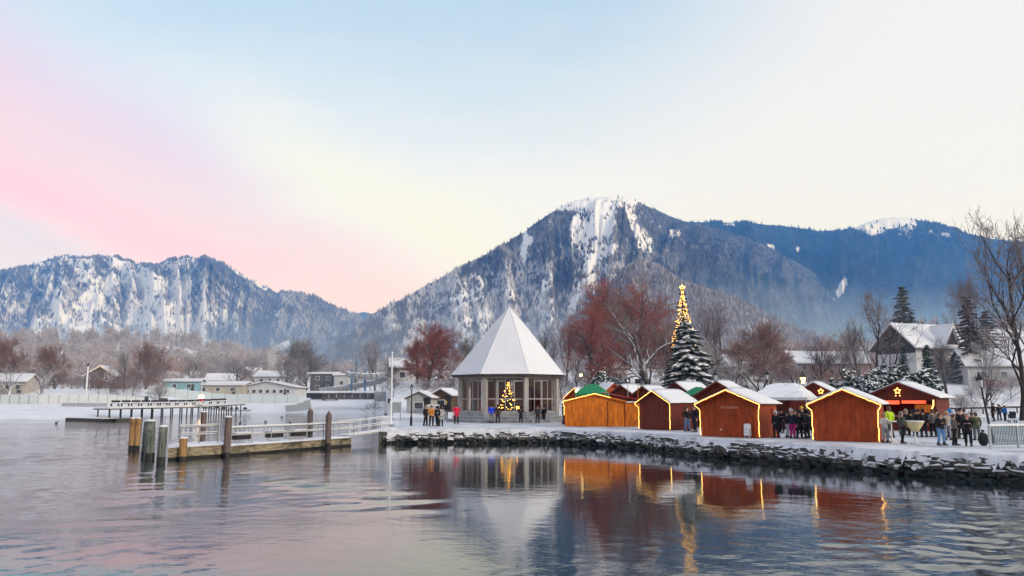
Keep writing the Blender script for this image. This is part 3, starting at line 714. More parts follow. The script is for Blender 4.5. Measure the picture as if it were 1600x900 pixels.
# ================================================================ AIR
def build_haze():
    m = bpy.data.materials.new('valley_haze'); m.use_nodes = True; t = NT(m.node_tree)
    for n in list(t.n): t.n.remove(n)
    out = t.node('ShaderNodeOutputMaterial'); v = t.node('ShaderNodeVolumePrincipled'); t.put(out.inputs['Volume'], v.outputs[0])
    v.inputs['Color'].default_value = HZ['col']; v.inputs['Density'].default_value = HZ['den']; v.inputs['Anisotropy'].default_value = 0.0
    v.inputs['Absorption Color'].default_value = HZ['abs']
    b = MB(); b.box((0, 4350, 740), (15000, 9600, 1486)); b.build('haze', m)
    tag(bpy.data.objects['haze'], kind='stuff')
HZ = dict(col=(0.10, 0.34, 0.95, 1), den=0.000118, abs=(1, 1, 1, 1))
build_haze()

def build_mist(name, cx, cy, cz, sx, sy, sz, den, col=(0.80, 0.90, 1.0, 1)):
    m = bpy.data.materials.new(name); m.use_nodes = True; t = NT(m.node_tree)
    for n in list(t.n): t.n.remove(n)
    out = t.node('ShaderNodeOutputMaterial'); v = t.node('ShaderNodeVolumePrincipled'); t.put(out.inputs['Volume'], v.outputs[0])
    v.inputs['Color'].default_value = col; v.inputs['Density'].default_value = den; v.inputs['Anisotropy'].default_value = 0.0
    b = MB(); b.ball((0, 0, 0), 1.0, 36, 18); o = b.build(name, m, loc=(cx, cy, cz)); o.scale = (sx, sy, sz)
    tag(o, kind='stuff')
for mx_, my_, mz_, sx_, sy_, sz_, de_ in ((250, 1750, 20, 480, 520, 190, .00018), (560, 2000, 10, 420, 600, 320, .00013), (850, 1900, 30, 520, 560, 210, .00017), (1150, 2050, 20, 460, 520, 360, .00012), (700, 1800, 0, 800, 600, 130, .00020), (480, 1850, 30, 300, 420, 250, .00012)):
    build_mist('mist', mx_, my_, mz_, sx_, sy_, sz_, de_, (0.50, 0.78, 1.0, 1))
build_mist('mist', 1500, 2300, 50, 1100, 900, 210, 0.00020, (0.5, 0.8, 1.0, 1))
build_mist('mist', 20, 300, 6, 340, 190, 30, 0.00055, (0.93, 0.94, 0.97, 1))
build_mist('mist', -700, 2300, 40, 1100, 900, 190, 0.00010, (0.6, 0.84, 1.0, 1))

def build_smoke():
    m = bpy.data.materials.new('chimney_smoke'); m.use_nodes = True; t = NT(m.node_tree)
    for n in list(t.n): t.n.remove(n)
    out = t.node('ShaderNodeOutputMaterial'); v = t.node('ShaderNodeVolumePrincipled'); t.put(out.inputs['Volume'], v.outputs[0])
    v.inputs['Color'].default_value = (0.92, 0.93, 0.95, 1); v.inputs['Density'].default_value = 0.09
    q = place(418, 300); b = MB(); n = 12; k = 10; vs = []; fs = []
    for j in range(n + 1):
        f = j / n; c = Vector((f * f * 6.5 + 0.5 * math.sin(f * 7), 0, f * 13)); r = 0.3 + 2.6 * math.sin(math.pi * min(1, f * .93 + .02)) * (.35 + f)
        for i in range(k): vs.append(c + Vector((r * math.cos(6.283 * i / k), r * math.sin(6.283 * i / k), r * .25 * math.cos(6.283 * i / k + j))))
    for j in range(n):
        for i in range(k): fs.append((j * k + i, j * k + (i + 1) % k, (j + 1) * k + (i + 1) % k, (j + 1) * k + i))
    fs.append(tuple(range(k - 1, -1, -1))); fs.append(tuple(n * k + i for i in range(k)))
    b.add(vs, fs); tag(b.build('smoke', m, loc=(q.x, q.y, q.z + 6.5), fix=True), kind='stuff')
build_smoke()

def glass_mat(name, tint, k=0.35):
    m, t, p, out = new_mat(name); t.n.remove(p)
    tr = t.node('ShaderNodeBsdfTransparent'); tr.inputs[0].default_value = tint
    gl = t.node('ShaderNodeBsdfGlossy'); gl.inputs[0].default_value = (0.9, 0.92, 0.95, 1); gl.inputs['Roughness'].default_value = 0.02
    fr = t.node('ShaderNodeFresnel'); fr.inputs[0].default_value = 1.5
    mx = t.node('ShaderNodeMixShader'); bf = t.node('ShaderNodeNewGeometry').outputs['Backfacing']; t.put(mx.inputs[0], t.math('MULTIPLY', t.math('SUBTRACT', 1.0, bf), t.math('ADD', t.math('MULTIPLY', fr.outputs[0], 0.8), k, clamp=True))); t.put(mx.inputs[1], tr.outputs[0]); t.put(mx.inputs[2], gl.outputs[0])
    t.put(out.inputs[0], mx.outputs[0]); return m
M['glass'] = glass_mat('pavilion_glass', (0.86, 0.82, 0.79, 1), 0.0)
M['pane_dark'] = mat('window_pane', (0.03, 0.035, 0.042, 1), 0.12, 0.3, 2, spec=0.6)

# ================================================================ PAVILION
def build_pavilion():
    Y = 82.0; cx = hx(796, Y); g0 = 0.95
    root = thing('pavilion', 'octagonal glazed pavilion with a tall pointed snow-covered roof on the promenade', 'pavilion', (cx, Y, g0))
    ph = math.radians(-90 + 18)
    ang = [ph + k * math.pi / 4 for k in range(8)]
    ring = lambda r, z: [Vector((r * math.cos(a), r * math.sin(a), z)) for a in ang]
    zb, ze, za = 0.98, 4.62, 11.45           # floor, eaves, tip (above the promenade)
    st = MB(); st.lathe((0, 0, 0), [(6.5, -0.1), (6.5, 0.30)], 8, ph=ph); st.build('step', M['concrete'], root)
    st = MB(); st.lathe((0, 0, 0), [(5.9, 0.30), (5.9, 0.58)], 8, ph=ph); st.build('step', M['concrete'], root)
    st = MB(); st.lathe((0, 0, 0), [(5.35, 0.58), (5.35, zb)], 8, ph=ph); st.build('plinth', M['concrete'], root)
    # roof: eight facets, each a snow-covered sheet with a slight bell at the eaves
    prof = [(6.02, ze - 0.02), (5.2, ze + 0.92), (3.6, ze + 2.86), (1.8, ze + 5.0), (0.10, za)]
    for k in range(8):
        a0, a1 = ang[k], ang[(k + 1) % 8]; b = MB(); vs = []
        n = 14; rj = random.Random(40 + k); pr = []
        for i in range(len(prof) - 1):
            for q in range(5): pr.append((prof[i][0] + (prof[i + 1][0] - prof[i][0]) * q / 5, prof[i][1] + (prof[i + 1][1] - prof[i][1]) * q / 5))
        pr.append(prof[-1])
        for i, (r, z) in enumerate(pr):
            for j in range(n + 1):
                p = Vector((r * math.cos(a0), r * math.sin(a0), z)).lerp(Vector((r * math.cos(a1), r * math.sin(a1), z)), j / n)
                if 0 < j < n and i < len(pr) - 1: p.z += rj.uniform(-.022, .03) * min(1, r); 
                if i == 0: p *= 1 + (rj.uniform(-.006, .006) if 0 < j < n else 0)
                vs.append(p)
        fs = [(i * (n + 1) + j, i * (n + 1) + j + 1, (i + 1) * (n + 1) + j + 1, (i + 1) * (n + 1) + j) for i in range(len(pr) - 1) for j in range(n)]
        lo = len(vs); low = [v - Vector((0, 0, 0.10)) for v in vs[:n + 1]]
        vs += low; fs += [(j + 1, j, lo + j, lo + j + 1) for j in range(n)]
        b.add(vs, fs); b.build('roof_facet', M['roof_snow'], root, smooth=True)
    cp = MB(); cp.lathe((0, 0, 0), [(0.13, za - 0.12), (0.11, za + 0.02), (0.03, za + 0.16)], 8); cp.build('roof_tip', M['roof_snow'], root)
    for k in range(8):
        hip = MB(); a = ang[k]
        pts = [Vector((r * math.cos(a), r * math.sin(a), z)) for r, z in prof]
        for p, q in zip(pts[:-1], pts[1:]): hip.tube(p, q, 0.035, 0.03, 5)
        hip.build('hip_ridge', M['roof_snow'], root)
    ev = MB(); ev.lathe((0, 0, 0), [(5.15, ze - 0.30), (5.9, ze - 0.26), (5.97, ze - 0.10)], 8, ph=ph); ev.build('eaves', M['pav_eave'], root)
    gu = MB(); rg = ring(6.03, ze - 0.10)
    for k in range(8): gu.tube(rg[k], rg[(k + 1) % 8], 0.07, 0.07, 6)
    gu.build('gutter', M['dark_wood'], root)
    # posts, rails, glazing
    rw = 5.1
    for k in range(8):
        p = Vector((rw * math.cos(ang[k]), rw * math.sin(ang[k]), (zb + ze - 0.3) / 2))
        b = MB(); b.box(p, (0.42, 0.42, ze - 0.3 - zb), ang[k]); b.build('post', M['pav_frame'], root)
    zr = zb + 1.25; zt = ze - 0.36
    pane_me = {}
    for k in range(8):
        a, c = ring(rw - 0.02, 0)[k], ring(rw - 0.02, 0)[(k + 1) % 8]
        d = (c - a).normalized(); L = (c - a).length; mid = (a + c) / 2; rz = math.atan2(d.y, d.x)
        for z, h in ((zb + 0.06, 0.12), (zr, 0.09), (zt, 0.14)):
            b = MB(); b.box(mid + Vector((0, 0, z)), (L - 0.42, 0.11, h), rz); b.build('rail', M['pav_frame'], root)
        n = 4; x0 = 0.21; w = (L - 0.42) / n
        for j in range(1, n):
            mu = MB(); mu.box(a + d * (x0 + j * w) + Vector((0, 0, (zb + zt) / 2)), (0.065, 0.085, zt - zb - 0.26), rz); mu.build('mullion', M['pav_frame'], root)
        for j in range(n):
            for lo, hi in ((zb + 0.12, zr - 0.045), (zr + 0.045, zt - 0.07)):
                key = round(hi - lo, 3)
                if key not in pane_me:
                    q = MB(); q.box((0, 0, 0), (w - 0.066, 0.012, hi - lo)); pane_me[key] = q.mesh('glass_pane', M['glass'])
                o = link('glass_pane', pane_me[key], root); o.location = a + d * (x0 + (j + .5) * w) + Vector((0, 0, (lo + hi) / 2)); o.rotation_euler = (0, 0, rz)
    # brown timber linings inside, at the back and beside the right-hand bay
    for k in (2, 3, 4, 5):
        a, c = ring(4.75, 0)[k], ring(4.75, 0)[(k + 1) % 8]; d = (c - a).normalized(); L = (c - a).length
        for s0, s1, z1 in ((0.08, 0.44, 3.1), (0.56, 0.92, 3.1)):
            b = MB(); b.box(a + d * (L * (s0 + s1) / 2) + Vector((0, 0, zb + z1 / 2)), (L * (s1 - s0), 0.06, z1), math.atan2(d.y, d.x)); b.build('lining', M['pav_inner'], root)
    dn = MB(); a, c = ring(rw - 0.08, 0)[6], ring(rw - 0.08, 0)[7]; d = (c - a).normalized()
    dn.box(a + d * 2.1 + Vector((0, -0.05, zb + 0.62)), (0.55, 0.10, 1.1), math.atan2(d.y, d.x)); dn.build('door', M['pane_dark'], root)
    return root, cx, Y, g0 + zb
PAV, pcx, pY, pz = build_pavilion()

# ================================================================ MARKET HUTS
def star_mesh(b, c, r, th, nx, mi=0):
    """five-pointed star outline of thin bars in the plane x,z (nx = local frame)"""
    pts = []
    for k in range(10):
        q = r if k % 2 == 0 else r * 0.45; a = math.pi / 2 + k * math.pi / 5
        pts.append(Vector(c) + Vector((q * math.cos(a), 0, q * math.sin(a))))
    for k in range(10): b.tube(pts[k], pts[(k + 1) % 10], th, th, 5, mi)

def hut(name, label, px, Y, w, L, he, ha, rot, wall, group=None, rope=(), roof='snow', over=0.28, open_front=False, roof_mat=None, eave_drop=None, base=None, cat='market hut'):
    """gabled market hut; origin = middle of its front wall on the ground, local -y is the front"""
    x = hx(px, Y); z0 = gz(x, Y) if base is None else base
    z0 = max(z0, 0.97)
    root = thing(name, label, cat, (x, Y, z0), rot, group)
    hw = w / 2
    prof = [(-hw, 0), (hw, 0), (hw, he), (0, ha), (-hw, he)]
    def panel(poly, y0, y1):
        b = MB(); b.prism(poly, y0, y1); return b
    if not open_front: panel(prof, 0, 0.06).build('front_wall', M[wall], root, fix=True)
    else:
        b = MB(); b.prism([(-hw, he - 0.30), (hw, he - 0.30), (hw, he), (0, ha), (-hw, he)], 0, 0.06); b.build('gable', M[wall], root, fix=True)
        b = MB(); b.box((0, 0.05, 0.48), (w - 0.12, 0.10, 0.96)); b.build('counter', M[wall], root)
        b = MB(); b.box((0, -0.06, 1.0), (w, 0.5, 0.06)); b.build('counter_top', M['deck_wood'], root)
        for s in (-1, 1):
            b = MB(); b.box((s * (hw - 0.06), 0.05, he / 2), (0.12, 0.12, he)); b.build('corner_post', M[wall], root)
    panel(prof, L - 0.06, L).build('back_wall', M[wall], root, fix=True)
    for s in (-1, 1):
        b = MB(); b.box((s * (hw - 0.03), L / 2, he / 2 - 0.01), (0.06, L - 0.13, he - 0.02)); b.build('side_wall', M[wall], root)
    o = over; sl = (ha - he) / hw
    for s in (-1, 1):
        q = [(0, -o, ha + 0.05), (s * (hw + o), -o, he - sl * o + 0.05), (s * (hw + o), L + o, he - sl * o + 0.05), (0, L + o, ha + 0.05)]
        b = MB(); b.slab(q, 0.06); rf = b.build('roof', roof_mat and M[roof_mat] or M['hut_roof'], root, fix=True)
        if roof == 'snow':
            n, m_ = 8, 9; P = []
            rs = random.Random(int(px * 7) + s)
            vs = []; fs = []
            for j in range(m_ + 1):
                for i in range(n + 1):
                    u = i / n; v = j / m_
                    th = 0.14 * min(1, 5 * v + .25, 5 * (1 - v) + .25) * (0.75 + 0.25 * min(1, (1 - u) * 4)) + rs.uniform(-.012, .012)
                    xx = s * (hw + o + 0.03) * u + (rs.uniform(-.03, .03) if i == n else 0)
                    vs.append((xx, -o + 0.02 + (L + 2 * o - 0.04) * v, ha + 0.052 - sl * abs(xx) + th))
            k = len(vs)
            for j in range(m_ + 1):
                for i in range(n + 1):
                    a = vs[j * (n + 1) + i]; vs.append((a[0] * 0.995, a[1], ha + 0.051 - sl * abs(a[0])))
            W1 = n + 1
            for j in range(m_):
                for i in range(n): fs.append((j * W1 + i, j * W1 + i + 1, (j + 1) * W1 + i + 1, (j + 1) * W1 + i))
            edge = [(0, i) for i in range(n + 1)] + [(j, n) for j in range(1, m_ + 1)] + [(m_, i) for i in range(n - 1, -1, -1)] + [(j, 0) for j in range(m_ - 1, 0, -1)]
            e = [j * W1 + i for j, i in edge]
            for a, c in zip(e, e[1:] + e[:1]): fs.append((a, c, c + k, a + k))
            b = MB(); b.add(vs, fs); b.build('roof_snow', M['roof_snow'], root, smooth=True, fix=True)
    fb = MB()
    for s in (-1, 1): fb.bar((0, -o - 0.02, ha - 0.02), (s * (hw + o), -o - 0.02, he - sl * o - 0.02), 0.04, 0.14)
    fb.build('bargeboard', M[wall], root)
    if rope:
        r = MB(); th = 0.022; f = -o - 0.075
        pts = [(-hw - o, f, he - sl * o + 0.0), (0, f, ha + 0.03), (hw + o, f, he - sl * o + 0.0)]
        if 'L' in rope or 'r' in rope or 'R' in rope: pass
        if 'g' in rope:                                   # along the gable
            P2 = []
            for a, c in zip(pts[:-1], pts[1:]):
                for k in range(10): P2.append(Vector(a).lerp(Vector(c), k / 10) + Vector((0, 0, (0.012 * math.sin(k * 2.7 + px) - 0.012 * (k % 3 == 1)) * (0 if k == 0 else 1))))
            P2.append(Vector(pts[-1]))
            if 'h' in rope: P2 = P2[:16]
            r.path(P2, th, 5)
        for s, ch in ((-1, 'l'), (1, 'r')):
            if ch in rope:
                e = Vector((s * (hw + o), f, he - sl * o))
                Q = [e, Vector((s * (hw + o - 0.04), f + 0.05, he - sl * o - 0.12)), Vector((s * (hw + 0.06), -0.06, he - 0.42))]
                low = 0.05 if 's' not in rope else 0.9
                for k in range(1, 7): Q.append(Vector((s * (hw + 0.045) + 0.02 * math.sin(k * 2.3 + px), -0.06, (he - 0.42) * (1 - k / 6) + low * k / 6)))
                r.path(Q, th, 5)
        r.build('rope_light', M['rope'], root)
    return root

def add_to(root, name, mb, m, **kw): return mb.build(name, M[m] if isinstance(m, str) else m, root, **kw)
HG = 'wooden market huts on the quay'
hA = hut('market_hut', 'wide bright orange market hut with a rope-lit low gable next to the pavilion', 929, 66.5, 4.9, 2.6, 2.05, 2.62, R_(-7), 'hut_orange', HG, rope='glhs', roof='none', over=0.15, roof_mat='roof_red')
# the red sheet covering the right half and its low annexe
b = MB(); b.slab([(0.6, -0.2, 2.76), (4.6, -0.2, 2.02), (4.6, 2.9, 2.02), (0.6, 2.9, 2.80)], 0.07); b.build('roof_sheet', M['roof_red'], hA, fix=True)
b = MB(); b.box((3.35, 0.9, 0.95), (1.75, 1.7, 1.9)); b.build('annexe', M['hut_orange'], hA)
b = MB(); b.box((3.5, -0.02, 1.97), (2.0, 0.16, 0.10)); b.build('valance_snow', M['roof_snow'], hA)
b = MB(); b.box((1.05, -0.012, 1.0), (0.05, 0.03, 2.0)); b.build('cover_strip', M['hut_dark'], hA); b = MB(); b.box((2.44, -0.02, 0.95), (0.06, 0.03, 1.9)); b.build('cover_strip', M['hut_dark'], hA)
hB = hut('market_hut', 'narrow dark red-brown market hut just right of the wide orange hut', 1022, 59.5, 2.75, 3.2, 2.02, 2.78, R_(-48), 'hut_dark', HG, rope='glr', over=0.22)
b = MB(); b.box((1.235, 1.0, 1.72), (0.02, 0.7, 0.09)); b.build('sign_board', M['white_paint'], hB)
hC = hut('market_hut', 'largest red-brown market hut with a plank sign and pale cabinet at its front', 1138, 48.2, 3.7, 2.4, 2.0, 2.72, R_(-43), 'hut_red', HG, rope='glr', over=0.26)
b = MB(); b.box((0.05, -0.02, 1.72), (1.15, 0.03, 0.15)); b.build('sign_board', mat('pale_sign', (0.42, 0.14, 0.09, 1), 0.6, 0.2, 6), hC)
b = MB(); b.lathe((-0.55, -0.02, 0.42), [(0.05, -0.04), (0.05, 0.04)], 8); b.build('wall_lamp', M['white_paint'], hC)
wr = MB(); n = 14
for k in range(n):
    a0, a1 = 2 * math.pi * k / n, 2 * math.pi * (k + 1) / n
    wr.tube((1.90, 1.9 + 0.17 * math.cos(a0), 1.45 + 0.17 * math.sin(a0)), (1.90, 1.9 + 0.17 * math.cos(a1), 1.45 + 0.17 * math.sin(a1)), 0.045, 0.045, 6)
o = wr.build('wreath', mat('wreath_pink', (0.5, 0.12, 0.08, 1), 0.8, 0.4, 12)); o.matrix_world = Matrix.Translation(hC.location) @ Matrix.Rotation(R_(-43), 4, 'Z'); tag(o, 'small pink door wreath hanging on the side wall of the largest hut', 'wreath')
hD = hut('market_hut', 'plain red market hut nearest the right crowd, its front corners lit by rope light', 1318, 43.2, 3.2, 2.2, 2.02, 2.70, R_(-33), 'hut_red', HG, rope='glr', over=0.26)
hE = hut('market_stall', 'open red market stall with a lit star in its gable and red lamps inside', 1406, 58.0, 4.7, 3.4, 2.40, 3.35, R_(-42), 'hut_dark', 'market stalls', open_front=True, over=0.35, cat='market stall')
b = MB(); b.box((-0.95, 1.3, 2.0), (0.9, 0.5, 0.34)); b.build('lamp_box', M['red_glow'], hE); b = MB(); b.box((0.55, 1.3, 2.02), (1.5, 0.5, 0.26)); b.build('lamp_box', M['red_glow'], hE)
b = MB(); b.path([Vector((2.3, -0.42, 2.15)), Vector((2.28, -0.40, 1.8)), Vector((2.1, -0.3, 1.45))], 0.045, 5); b.build('rope_light', M['rope'], hE)
b = MB(); b.box((1.55, -0.1, 1.55), (1.1, 0.05, 0.55)); b.build('hatch', M['hut_orange'], hE)
for k in range(6):
    b = MB(); b.lathe((-1.6 + 0.55 * k, 0.10, 1.03), [(0.05, 0), (0.055, 0.12), (0.045, 0.17)], 7)
    o = b.build('jar', M['lamp_warm'] if k % 3 == 0 else M['lamp_off']); o.matrix_world = Matrix.Translation(hE.location) @ Matrix.Rotation(R_(-42), 4, 'Z')
    tag(o, '%s jar from the left on the counter of the open red stall' % ('first', 'second', 'third', 'fourth', 'fifth', 'sixth')[k], 'jar', 'jars on the stall counter')
def star(label, root, c, r, th, group):
    b = MB(); star_mesh(b, (0, 0, 0), r, th, None)
    o = b.build('star_lamp', M['star']); o.matrix_world = Matrix.Translation(root.location) @ Matrix.Rotation(root.rotation_euler.z, 4, 'Z') @ Matrix.Translation(c)
    return tag(o, label, 'star lamp', group)
star('lit orange star hanging in the gable of the open red stall', hE, (0.0, -0.44, 2.78), 0.23, 0.035, 'star lamps')
for k in (-.14, .14):
    b = MB(); b.ball((k, -0.42, 2.44), 0.035, 5, 4); b.build('bulb', M['bulb_small'], hE)

# huts and tents behind the front row
BG = 'huts and tents in the back row'
hut('market_hut', 'small dark hut with a half snow-covered roof behind the green tarpaulin', 972, 80, 3.4, 3.0, 2.4, 3.5, R_(-40), 'hut_dark', BG, base=1.0)
hut('market_hut', 'dark hut with a snowy gable roof above the narrow red-brown hut', 1006, 74, 3.3, 3.0, 2.2, 3.3, R_(-40), 'hut_dark', BG, base=1.0)
hut('market_hut', 'back-row hut with a broad snow-white roof showing over the narrow hut', 1058, 72, 3.2, 4.2, 2.5, 3.6, R_(-42), 'hut_dark', BG, base=1.0)
hut('market_hut', 'dark red back-row hut whose bare gable rises above the largest hut', 1122, 63, 3.6, 3.2, 2.45, 3.5, R_(-34), 'hut_dark', BG, base=1.0)
hI = hut('market_hut', 'brown back-row hut with a lit star at the eave behind the plain red hut', 1273, 58, 3.4, 3.4, 2.4, 3.30, R_(-30), 'hut_dark', BG, base=1.0)
star('small lit yellow star at the eave of the brown back-row hut', hI, (0.5, -0.40, 2.72), 0.20, 0.028, 'star lamps')
hut('market_hut', 'little gabled hut hung with warm lights just right of the pavilion', 899, 94, 2.4, 2.6, 2.2, 3.2, R_(-25), 'hut_red', BG, base=1.2, rope='g')
hut('market_hut', 'red-brown hut with a snowy roof far back beside the green tarpaulin', 958, 92, 3.0, 3.0, 2.4, 3.6, R_(20), 'hut_red', BG, base=1.3)
hut('market_hut', 'dark hut added to darken the gap below the wide grey-white awning', 1236, 60.5, 4.4, 2.4, 1.9, 2.3, R_(-30), 'hut_dark', BG, base=1.0)  # added hut, its dark walls block the bright background behind the crowd
def tent(label, px, Y, w, d, z0, z1, m, rot=0.0, cat='tent', ridge=0.4, name='tent', sides=None, group=None):
    x = hx(px, Y); root = thing(name, label, cat, (x, Y, 0.97), rot, group)
    n = 10; vs = []; fs = []
    rs = random.Random(int(px))
    for j in range(n + 1):
        for i in range(n + 1):
            u = i / n * 2 - 1; v = j / n * 2 - 1
            rr = max(abs(u) - ridge, 0) / (1 - ridge) if ridge < 1 else 0
            h = z1 - (z1 - z0) * max(rr, abs(v)) ** 1.1 + rs.uniform(-.015, .015)
            vs.append((u * w / 2, v * d / 2, h))
    k = len(vs)
    for j in range(n):
        for i in range(n): fs.append((j * (n + 1) + i, j * (n + 1) + i + 1, (j + 1) * (n + 1) + i + 1, (j + 1) * (n + 1) + i))
    ed = [i for i in range(n + 1)] + [j * (n + 1) + n for j in range(1, n + 1)] + [n * (n + 1) + i for i in range(n - 1, -1, -1)] + [j * (n + 1) for j in range(n - 1, 0, -1)]
    low = [(vs[e][0], vs[e][1], vs[e][2] - 0.18) for e in ed]; L = len(ed)
    vs += low
    for i in range(L): fs.append((ed[i], k + i, k + (i + 1) % L, ed[(i + 1) % L]))
    b = MB(); b.add(vs, fs); b.build('canopy', M[m], root, fix=True)
    for sx in (-1, 1):
        for sy in (-1, 1):
            b = MB(); b.tube((sx * (w / 2 - .1), sy * (d / 2 - .1), 0), (sx * (w / 2 - .1), sy * (d / 2 - .1), z0), 0.04, 0.04, 6); b.build('pole', M['steel'], root)
    return root
tent('bright green tarpaulin tent behind the orange hut', 926, 74, 3.0, 3.0, 2.7, 3.55, 'roof_green', R_(-10), ridge=0.3)
tent('small dark green tent roof showing between the narrow hut and the largest hut', 1092, 66, 1.9, 2.6, 2.55, 3.2, 'roof_green', R_(-38), ridge=0.3)
tent('wide grey-white awning over the crowd between the largest hut and the plain red hut', 1226, 54.0, 3.6, 4.0, 2.32, 3.25, 'awning', R_(-30), ridge=0.5, cat='awning', name='awning')

# pale cabinet by the largest hut
p = hC.location + Matrix.Rotation(R_(-43), 3, 'Z') @ Vector((1.30, -0.30, 0)); root = thing('cabinet', 'pale grey cabinet with a rounded top standing against the largest red-brown hut', 'cabinet', (p.x, p.y, 0.97), R_(-43))
b = MB(); b.box((0, 0, 0.32), (0.34, 0.26, 0.40)); b.build('body', M['lamp_off'], root)
b = MB(); b.prism([(-.15, .52), (.15, .52), (.17, .70), (.10, .80), (-.10, .80), (-.17, .70)], -.12, .12); b.build('top', M['white_paint'], root, fix=True)
for s in (-1, 1): b = MB(); b.box((s * .12, 0, .06), (.05, .2, .12)); b.build('leg', M['grey_paint'], root)
for i in range(2): b = MB(); b.box((0, -.135, .24 + .16 * i), (.28, .012, .12)); b.build('drawer', M['white_paint'], root)

# stands with flood lamps in front of the orange hut
for px, lab in ((982, 'black flood lamp on a tripod stand in front of the orange hut, the taller one'), (998, 'black flood lamp on a tripod stand beside the narrow hut, the shorter one')):
    p = gp(px, 666 if px < 990 else 667); root = thing('flood_lamp', lab, 'flood lamp', (p.x, p.y, 0.96), 0, 'flood lamps on tripods')
    H = 3.62 if px < 990 else 3.55
    b = MB(); b.tube((0, 0, 0.5), (0, 0, H), 0.035, 0.025, 6); b.build('pole', M['steel'] if px < 990 else M['hut_orange'], root)
    for k in range(3):
        a = k * 2.094 + 0.5; b = MB(); b.tube((0, 0, 0.75), (0.5 * math.cos(a), 0.5 * math.sin(a), 0), 0.022, 0.022, 5); b.build('leg', M['black'], root)
    b = MB(); b.box((0, 0, H + 0.10), (0.42, 0.26, 0.36)); b.build('lamp_head', M['black'], root)
    if px < 990: b = MB(); b.box((0, -0.14, H + 0.10), (0.18, 0.03, 0.2)); b.build('lens', M['white_paint'], root)

# lanterns
def lantern(label, px, Y, ztop, z0, lit=False, group='lantern posts on the promenade', lean=0.0, size=1.0):
    x = hx(px, Y); root = thing('street_lantern', label, 'street lamp', (x, Y, z0), 0, group)
    if lean: root.rotation_euler = (0, lean, 0)
    H = ztop - z0 - 0.85 * size
    b = MB(); b.lathe((0, 0, 0), [(0.11, 0), (0.10, 0.7), (0.06, 0.75), (0.045, H - 0.1), (0.07, H)], 8); b.build('post', M['black'], root)
    b = MB(); b.lathe((0, 0, H), [(0.12 * size, 0), (0.20 * size, 0.42 * size)], 6); b.build('lamp_shade', M['lamp_warm'] if lit else M['lamp_off'], root)
    for k in range(6):
        a = 2 * math.pi * k / 6
        b = MB(); b.tube((0.125 * size * math.cos(a), 0.125 * size * math.sin(a), H), (0.205 * size * math.cos(a), 0.205 * size * math.sin(a), H + 0.42 * size), 0.014, 0.014, 4); b.build('frame_bar', M['black'], root)
    b = MB(); b.lathe((0, 0, H + 0.42 * size), [(0.27 * size, 0), (0.20 * size, 0.10 * size), (0.09 * size, 0.22 * size), (0.07 * size, 0.32 * size), (0.02, 0.46 * size)], 8); b.build('cap', M['black'], root)
    return root
lantern('grey lantern rising behind the roof of the largest hut', 1119, 66, at(1119, 578, 66).z, 0.97)
lantern('grey lantern behind the wide awning, beside the snowy pollard trees', 1200, 72, at(1200, 578, 72).z, 0.97)
lantern('leaning street lantern by the railing at the crowd, its glass unlit', 1546, 41.5, at(1531, 581, 41.5).z, 0.97, lean=R_(-7.5), size=0.9)
lantern('lit yellow lantern glowing in front of the hillside above the brown hut', 1256, 84, at(1256, 580, 84).z, 1.0, lit=True, size=1.5)
lantern('slim lantern between the two beach huts and the flagpole', 643, 68, at(643, 600, 68).z, 0.97, size=0.6)
for px, py, d in ((908, 588, 86), (901, 613, 76)):
    x = hx(px, d); root = thing('globe_lamp', 'glowing white globe lamp above the roofs right of the pavilion' if py < 600 else 'low glowing globe lamp at the gap right of the pavilion', 'lamp', (x, d, 0.98), 0, 'globe lamps')
    zt = at(px, py, d).z - .98
    b = MB(); b.tube((0, 0, 0), (0, 0, zt), .04, .03, 6); b.build('post', M['black'], root)
    b = MB(); b.ball((0, 0, zt + .12), .16, 8, 6); b.build('globe', M['lamp_warm'], root)

# Christmas tree in the pavilion is built with the other trees

# standing tables, bench and rail at the crowd
def tall_table(label, px, py, rot=0, cloth=False):
    p = gp(px, py); root = thing('standing_table', label, 'table', (p.x, p.y, 0.97), rot, 'standing tables on the quay')
    b = MB(); b.lathe((0, 0, 0), [(0.24, 0), (0.24, 0.03), (0.04, 0.05), (0.035, 1.02)], 10); b.build('column', M['white_paint'], root)
    if cloth: b = MB(); b.lathe((0, 0, 0), [(0.14, 0.60), (0.30, 0.82), (0.42, 1.02), (0.43, 1.08)], 12); b.build('cover', mat('yellow_cover', (0.62, 0.53, 0.28, 1), 0.7, 0.15, 4), root)
    b = MB(); b.lathe((0, 0, 1.09 if cloth else 1.02), [(0.45 if cloth else .36, 0), (0.45 if cloth else .36, 0.045)], 14); b.build('table_top', M['white_paint'], root)
tall_table('tall standing table with a yellowish flared cover in front of the dark-clothed visitors', 1431, 694, cloth=True)
tall_table('slim white standing table beside the visitor in lime green', 1394, 690)

